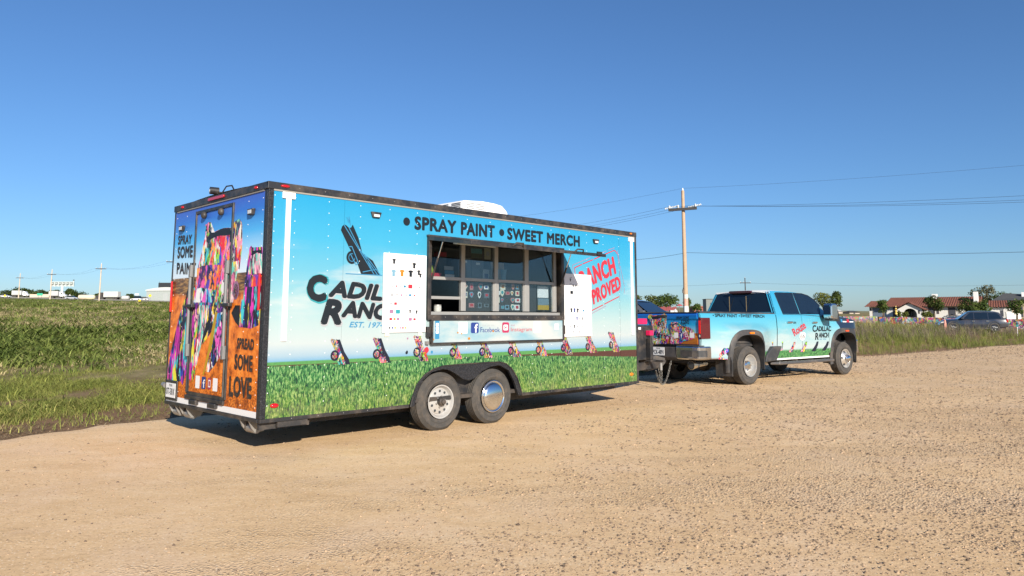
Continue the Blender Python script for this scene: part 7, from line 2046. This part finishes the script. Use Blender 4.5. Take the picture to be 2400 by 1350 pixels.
# painted concrete barriers along the frontage road
BG = graffiti('barrier_paint', 9, 3.4, (1, 1, 1.2), 0.27, 0.5)
bar0 = None
bp_ = [gpt(u, D) for u, D in ((1975, 60), (2100, 60.5), (2250, 62), (2460, 65))]
cumb = np.concatenate([[0], np.cumsum([np.hypot(*(b_ - a)[:2]) for a, b_ in zip(bp_[:-1], bp_[1:])])])
prof = [(-0.30, -0.1), (0.30, -0.1), (0.30, 0.08), (0.14, 0.33), (0.09, 0.82), (-0.09, 0.82), (-0.14, 0.33), (-0.30, 0.08)]
kk = 0
s_ = 1.5
while s_ < cumb[-1]:
    x_ = np.interp(s_, cumb, [p[0] for p in bp_]); y_ = np.interp(s_, cumb, [p[1] for p in bp_])
    rz_ = math.atan2(np.interp(s_ + 1, cumb, [p[1] for p in bp_]) - y_, np.interp(s_ + 1, cumb, [p[0] for p in bp_]) - x_ + 1e-9)
    me = MB().prism(prof, 'yz', -1.49, 1.49).build('concrete_barrier', BG)
    me.location = (x_, y_, float(ground_h(x_, y_)) + 0.02); me.rotation_euler = (0, 0, rz_)
    # each barrier carries its own paint: shift the print by giving the mesh its own object coordinates
    off = 3.1 * kk
    for v in me.data.vertices: v.co.x += off
    me.location = (x_ - off * math.cos(rz_), y_ - off * math.sin(rz_), me.location.z)
    tag(me, 'graffiti-covered concrete road barrier behind the weeds, ' + (['the first past the truck nose', 'second', 'third', 'fourth', 'fifth', 'sixth', 'seventh', 'eighth', 'ninth', 'tenth'] + ['far right'] * 9)[kk] + ('' if kk == 0 else ' from the truck nose'), 'barrier', 'graffiti barriers along the road')
    s_ += 3.0; kk += 1
# yellow ball post, stakes
b_ = gpt(2101, 128)
zz0 = at(2101, 738, 128)[2]
t = thing('marker_post', (b_[0], 128, zz0), 0, 'post of stacked yellow balls in front of the house', 'post')
MB().cyl((0, 0, 0), (0, 0, 1.55), 0.09, n=10).build('pole', DARK, t)
for k_, r_ in enumerate((0.22, 0.19, 0.16, 0.12)):
    MB().sphere((0, 0, 0.22 + 0.44 * k_ - 0.03 * k_), r_, 12).build('ball', mat('ball_yellow', (0.72, 0.50, 0.12), 0.5, var=0.15), t, smooth='all')
b_ = gpt(2216, 50.5)
t = thing('painted_stake', b_, 0.2, 'short pink painted stake by the parked car\'s front wheel', 'stake')
MB().prism([(-0.07, 0), (0.07, 0), (0.09, 0.5), (0.03, 0.8), (-0.04, 0.76), (-0.08, 0.4)], 'xz', -0.04, 0.04).build('stake', mat('pink_paint', (0.6, 0.25, 0.2), 0.6, var=0.4, vscale=5), t)
MB().sphere((0, 0, 0.84), 0.04, 8).build('knob', INK_WHITE, t)
for i, u in enumerate((2330, 2385)):
    t = thing('marker_stake', gpt(u, 51.5), 0, ['thin white stake before the parked car\'s rear wheel', 'thin white stake right of the parked car'][i], 'stake')
    MB().cyl((0, 0, 0), (0.04, 0, 0.62), 0.018, n=6).build('rod', INK_WHITE, t); MB().box(0.02, 0.06, -0.02, 0.02, 0.58, 0.64).build('tip', INK_WHITE, t)
# red yard behind the trees
REDF = mat('red_fence', (0.20, 0.025, 0.03), 0.7, var=0.3, vscale=1.5)
t = thing('red_fence', gpt(1554, 150, 0.35), 0.05, 'dark red slatted fence under the trees behind the grey car', 'fence')
for k_ in range(14):
    x_ = -2.6 + 0.4 * k_
    MB().box(x_ - 0.17, x_ + 0.17, -0.03, 0.03, 0, 0.95 + 0.1 * math.sin(k_ * 2.1)).build('slat', REDF, t)
MB().box(-2.9, 2.9, 0.035, 0.08, 0.6, 0.72).build('rail', DARK, t)
t = thing('sun_umbrella', gpt(1593, 120, 0), 0, 'red sunshade umbrella left of the utility pole', 'umbrella')
zt2 = at(1593, 712, 120)[2] - gpt(1593, 120)[2]
MB().lathe([(0.55, zt2 - 0.35), (0.36, zt2 - 0.15), (0.0, zt2)], (0, 0, 0), 'z', 10, caps=False).build('canopy', mat('umbrella_red', (0.32, 0.06, 0.06), 0.8), t)
MB().cyl((0, 0, 0), (0, 0, zt2 - 0.1), 0.03, n=6).build('pole', STEEL, t)
b_ = gpt(1645, 180)
zz0 = at(1645, 731, 180)[2]
t = thing('red_barn', (b_[0], 180, zz0), 0, 'low red brick building beside the truck\'s back window', 'building')
MB().box(-1.8, 2.2, 0, 5, -0.4, 1.15).build('wall', mat('red_brick', (0.30, 0.10, 0.075), 0.9, var=0.25, vscale=2), t)
MB().prism([(-0.3, 1.15), (5.3, 1.15), (5.3, 1.3), (2.5, 1.5), (-0.3, 1.3)], 'yz', -1.9, 2.3).build('roof', mat('pink_roof', (0.34, 0.13, 0.10), 0.8, var=0.2), t)
for x_ in (-1.2, -0.2, 0.8, 1.6):
    MB().box(x_ - 0.25, x_ + 0.25, -0.04, -0.003, 0.1, 0.8).build('window', STUCS, t)
b_ = gpt(1664, 90)
t = thing('metal_shed', b_, 0, 'tall narrow grey metal shed behind the truck\'s back window', 'shed')
zt2 = at(1664, 701.5, 90)[2] - b_[2]
MB().box(-0.4, 1.2, 0, 1.6, -0.2, zt2).build('wall', mat('shed_grey', (0.16, 0.18, 0.17), 0.7, var=0.15), t)
MB().box(-0.45, 1.25, -0.05, 1.65, zt2 + 0.001, zt2 + 0.06).build('roof', DARK, t)
MB().box(0.1, 0.8, -0.03, -0.003, 0, 1.9).build('door', DARK, t)
PEOPLE_ = 0
for i, (u, m_, lab) in enumerate(((1583, 'white', 'white boulder-sized trash bag left of the umbrella'), (1575, 'white', 'white crate by the fence left of the trash bag'))):
    t = thing(['refuse_bag', 'white_crate'][i], gpt(u, 125, 0.2), 0.2, lab, ['bag', 'crate'][i])
    if i == 0:
        MB().lathe([(0.3, 0), (0.42, 0.2), (0.36, 0.5), (0.12, 0.72), (0.06, 0.8)], (0, 0, 0), 'z', 10).build('bag', BOXW, t, smooth=True)
    else:
        MB().box(-0.4, 0.4, -0.3, 0.3, 0, 0.5).build('box', BOXW, t, bevel=0.02); MB().box(-0.42, 0.42, -0.32, 0.32, 0.501, 0.56).build('lid', INK_GREY, t)
# big utility pole and its lines
PD = 60.0
pbx = gpt(1609, PD, -0.1)
ptz = at(1606, 447, PD)[2]; paz = at(1606, 494, PD)[2]
UP = utility_pole(pbx, ptz, paz, 2.35, rad(-28), 'tall tan wooden utility pole with crossarm standing behind the truck', 0.175, WOODP)
hgt = ptz - pbx[2]
for z0_, z1_, m_ in ((0.2, 0.9, GRAF[1]), (0.9, 1.5, INK_WHITE), (1.5, 2.1, mat('peeling_pink', (0.55, 0.3, 0.24), 0.8, var=0.4, vscale=6)), (2.1, 2.45, mat('pale_wrap', (0.5, 0.5, 0.46), 0.8, var=0.3, vscale=6))):
    f0, f1 = z0_ / hgt, z1_ / hgt
    rr_ = lambda f_: 0.175 * (1.12 - 0.40 * f_) + 0.006
    MB().cyl((0, 0, z0_), (0, 0, z1_ - 0.004), rr_(f0), rr_(f1), n=14).build('painted_band', m_, UP, smooth=True)
MB().tube([(-0.20, -0.02, 0.0), (-0.19, -0.02, 3.0)], 0.03, 6).build('conduit', DARK, UP)
MB().box(-0.26, -0.16, -0.08, 0.04, 2.55, 2.85).build('conduit_box', DARK, UP)
ca, sa = math.cos(rad(-28)), math.sin(rad(-28))
for s_ in (-1.05, 0.9):
    c = np.array((ca * s_, sa * s_ - 0.2, paz - pbx[2] + 0.32))
    st_ = MB()
    for k_ in range(9):
        st_.lathe([(0.03, -0.05), (0.085, 0.0), (0.03, 0.05)], c + np.array((0.11 * (k_ - 4), -0.055 * (k_ - 4), 0.02 * (k_ - 4))), (0.9, -0.45, 0.16), 8)
    st_.build('string_insulator', INSUL, UP)
topn = ['left-hand', 'middle', 'right-hand']
def wpt(u, v, D): return at(u, v, D)
for i, (off, vr, vl) in enumerate(((-1.08, 447, 523), (0.15, 457, 531), (1.08, 462, 536))):
    p = np.array((pbx[0] + ca * off, pbx[1] + sa * off - 0.2, paz + 0.42 - 0.06 * i))
    qr = at(2400, vr, 47.0); dr = qr - p; ql = at(1330, vl, 80.0); dl = ql - p
    wire(p, p + dr * 1.8 + (0, 0, 0.3), 0.5, '%s crossarm wire running from the tall pole towards the right edge' % ['upper', 'middle', 'lower'][i], 0.0095)
    wire(p, p + dl * 1.7, 0.35, '%s crossarm wire running from the tall pole behind the trailer' % ['upper', 'middle', 'lower'][i], 0.0095)
p = np.array((pbx[0], pbx[1], ptz + 0.2))
wire(p, p + (at(2400, 374, 48.5) - p) * 1.7, 0.4, 'topmost wire from the pole tip towards the right edge', 0.007)
wire(p, p + (at(1225, 500, 74.0) - p) * 1.5, 0.3, 'topmost wire from the pole tip behind the trailer', 0.007)
p = at(1610, 592, PD)
wire(p, p + (at(2400, 573, 47.0) - p) * 1.7, 0.5, 'single low cable from mid pole towards the right edge', 0.013)
wire(p, p + (at(1470, 603, 70.0) - p) * 1.8, 0.3, 'single low cable from mid pole behind the trailer', 0.013)
b_ = gpt(1749, 200)
utility_pole(b_, at(1749, 651, 200)[2], at(1749, 664, 200)[2], 3.0, 0.1, 'thin far utility pole showing above the truck roof', 0.17, DARK)
wire(at(1749, 663, 200), at(2450, 667, 190), 0.6, 'far thin wire running right from the small far pole', 0.02)
wire(at(1749, 663, 200), at(1400, 668, 215), 0.6, 'far thin wire running left from the small far pole', 0.02)

# ------------------------------------------------------------------ vegetation
def tuft(seed, n, h, spread, width, bend, segs=2):
    """a handful of blades, each a bent tapering strip"""
    r = np.random.default_rng(seed)
    V_, F_ = [], []
    for i in range(n):
        a = r.uniform(0, 6.283); rr_ = spread * math.sqrt(r.uniform(0, 1))
        x_, y_ = rr_ * math.cos(a), rr_ * math.sin(a)
        d = r.uniform(0, 6.283); hh = h * r.uniform(0.55, 1.15); bn = bend * r.uniform(0.3, 1.2) * hh
        w = width * r.uniform(0.7, 1.3); pd = (-math.sin(d), math.cos(d))
        o = len(V_)
        for s_ in range(segs + 1):
            t = s_ / segs
            cx_, cy_ = x_ + math.cos(d) * bn * t * t, y_ + math.sin(d) * bn * t * t
            z_ = hh * (t - 0.25 * bend * t * t)
            ww = w * (1 - 0.85 * t) if segs == 2 else w * (0.5 + 0.9 * t - 1.25 * t * t)
            V_ += [(cx_ - pd[0] * ww, cy_ - pd[1] * ww, z_), (cx_ + pd[0] * ww, cy_ + pd[1] * ww, z_)]
        for s_ in range(segs):
            q = o + 2 * s_
            F_.append((q, q + 1, q + 3, q + 2))
    return np.array(V_), np.array(F_)
def veg(name, temps, N, dlo, dhi, ulo, uhi, accept, sig, cols, label, grow=0.0):
    d = np.exp(RNG.uniform(np.log(dlo), np.log(dhi), N))
    u = RNG.uniform(ulo, uhi, N)
    x = (u - 1200) / FPX * d * 0.993
    pr, hsc, ci = accept(x, d, u)
    k = RNG.uniform(0, 1, N) < pr
    x, d, hsc, ci = x[k], d[k], hsc[k], ci[k]
    z = ground_h(x, d) - 0.03
    sc = np.exp(RNG.normal(0, sig, len(x))) * hsc * (1 + grow * d)
    col = np.array(cols)[np.clip(ci, 0, len(cols) - 1)] * RNG.uniform(0.72, 1.28, (len(x), 1))
    print(name, len(x))
    return scatter(name, temps, np.stack([x, d, z], 1), RNG.uniform(0, 6.28, len(x)), sc, LEAFY, colors=col, label=label, cat=label.split()[-1] if False else name.replace('_', ' '))
GT = [tuft(i, 10, 0.12, 0.20, 0.0042, 1.3) for i in range(6)]
G_COL = [(0.25, 0.265, 0.065), (0.18, 0.215, 0.05), (0.33, 0.31, 0.10), (0.44, 0.355, 0.18)]
def acc_verge(x, d, u):
    bd = bnd_dist(x, d)
    m_ = 0.6 * wavy(x, d, 0.9, 31) + 0.7 * wavy(x, d, 2.3, 32) + 0.5 * wavy(x, d, 5.0, 34)
    pr = np.clip(0.42 + 1.8 * m_, 0.05, 1) * np.clip((bd - 0.7 - 0.6 * wavy(x, d, 3.0, 35)) / 0.9, 0.07, 1) * (bd > 0.05) * (bd < 20)
    ci = (RNG.uniform(0, 1, len(x)) * 2.2 + np.clip(wavy(x, d, 0.8, 33), 0, 1) * 1.6).astype(int)
    return pr, np.clip(0.62 + 0.4 * m_, 0.35, 1.05), ci
veg('verge_grass', GT, 56000, 8.5, 40, -500, 620, acc_verge, 0.3, G_COL, 'patchy green and straw coloured grass along the lot edge', 0.004)
ST = [tuft(30 + i, 7, 0.03, 0.2, 0.004, 6.0) for i in range(4)]
def acc_straw(x, d, u):
    bd = bnd_dist(x, d)
    return (bd > -0.3) * (bd < 14) * np.clip(0.4 + wavy(x, d, 1.7, 36), 0.05, 1), np.full(len(x), 1.0), (RNG.uniform(0, 1, len(x)) * 3).astype(int)
veg('dry_straw', ST, 12000, 8.5, 30, -500, 620, acc_straw, 0.3, [(0.42, 0.33, 0.19), (0.30, 0.22, 0.12), (0.22, 0.15, 0.085)], 'dry straw lying flat on the bare soil of the verge', 0.004)
CT = [tuft(50 + i, 7, 0.33, 0.22, 0.026, 1.2, 3) for i in range(6)]
C_COL = [(0.145, 0.185, 0.042), (0.10, 0.14, 0.030), (0.21, 0.245, 0.065), (0.43, 0.36, 0.19), (0.2, 0.21, 0.06)]
def acc_crop(x, d, u):
    bd = bnd_dist(x, d)
    m_ = wavy(x * 0.8, d * 0.45, 0.7, 41) + 0.5 * wavy(x, d, 1.9, 42)
    edge = np.clip((bd - 8.0 - 2.6 * wavy(x, d, 0.8, 43)) / 5.0, 0, 1)
    ci = (RNG.uniform(0, 1, len(x)) * 2.9).astype(int)
    ci = np.where((wavy(x, d * 0.5, 0.5, 44) > 0.26) & (RNG.uniform(0, 1, len(x)) < 0.75), 3, ci)
    ci = np.where(RNG.uniform(0, 1, len(x)) < 0.13, 3, ci)
    return np.clip(0.75 + 0.7 * m_, 0.10, 1) * edge, np.where(ci == 3, 0.7, 1.0) * np.clip(0.95 + 0.45 * m_, 0.5, 1.5) * (0.55 + 0.45 * edge), ci
veg('crop_field', CT, 34000, 15, 230, -450, 760, acc_crop, 0.16, C_COL, 'field of knee-high green crop with dry tan patches', 0.0035)
WT_ = [tuft(80 + i, 10, 0.5, 0.22, 0.009, 0.55) for i in range(5)] + [tuft(90 + i, 9, 0.6, 0.16, 0.006, 0.35) for i in range(3)]
W_COL = [(0.165, 0.19, 0.042), (0.12, 0.15, 0.035), (0.22, 0.225, 0.065), (0.19, 0.155, 0.115), (0.38, 0.31, 0.16)]
def acc_weed(x, d, u):
    bd = bnd_dist(x, d)
    m_ = wavy(x, d, 0.5, 51) + 0.5 * wavy(x, d, 1.4, 52)
    pr = np.clip((bd + 0.05) / 0.5, 0, 1) * (bd < 15) * np.clip(0.8 + 0.5 * m_, 0.2, 1)
    ci = (RNG.uniform(0, 1, len(x)) * 2.6).astype(int)
    band = np.exp(-((bd - 5.0 - 1.2 * wavy(x, d, 0.35, 53)) / 1.6) ** 2)
    ci = np.where(RNG.uniform(0, 1, len(x)) < 0.85 * band, 3, ci)
    ci = np.where((bd > 6.5) & (RNG.uniform(0, 1, len(x)) < 0.35), 4, ci)
    return pr, np.clip(0.45 + 0.10 * bd, 0.4, 0.92) * np.clip(1 + 0.3 * m_, 0.6, 1.3), ci
veg('roadside_weeds', WT_, 17000, 18, 62, 1420, 2560, acc_weed, 0.18, W_COL, 'tall mixed weeds on the bank beyond the gravel', 0.002)
def acc_yard(x, d, u):
    p = wavy(x, d, 0.12, 61)
    return np.clip(0.45 + 0.6 * p, 0.05, 1), np.full(len(x), 0.8), (RNG.uniform(0, 1, len(x)) * 3.4).astype(int)
veg('yard_grass', WT_, 5000, 66, 148, 1440, 2560, lambda x, d, u: ((lambda a: (a[0] * (np.abs(d - 97) > 6), a[1] * 0.5, a[2]))(acc_yard(x, d, u))), 0.2, W_COL, 'thin dry grass between the road and the house', 0.006)
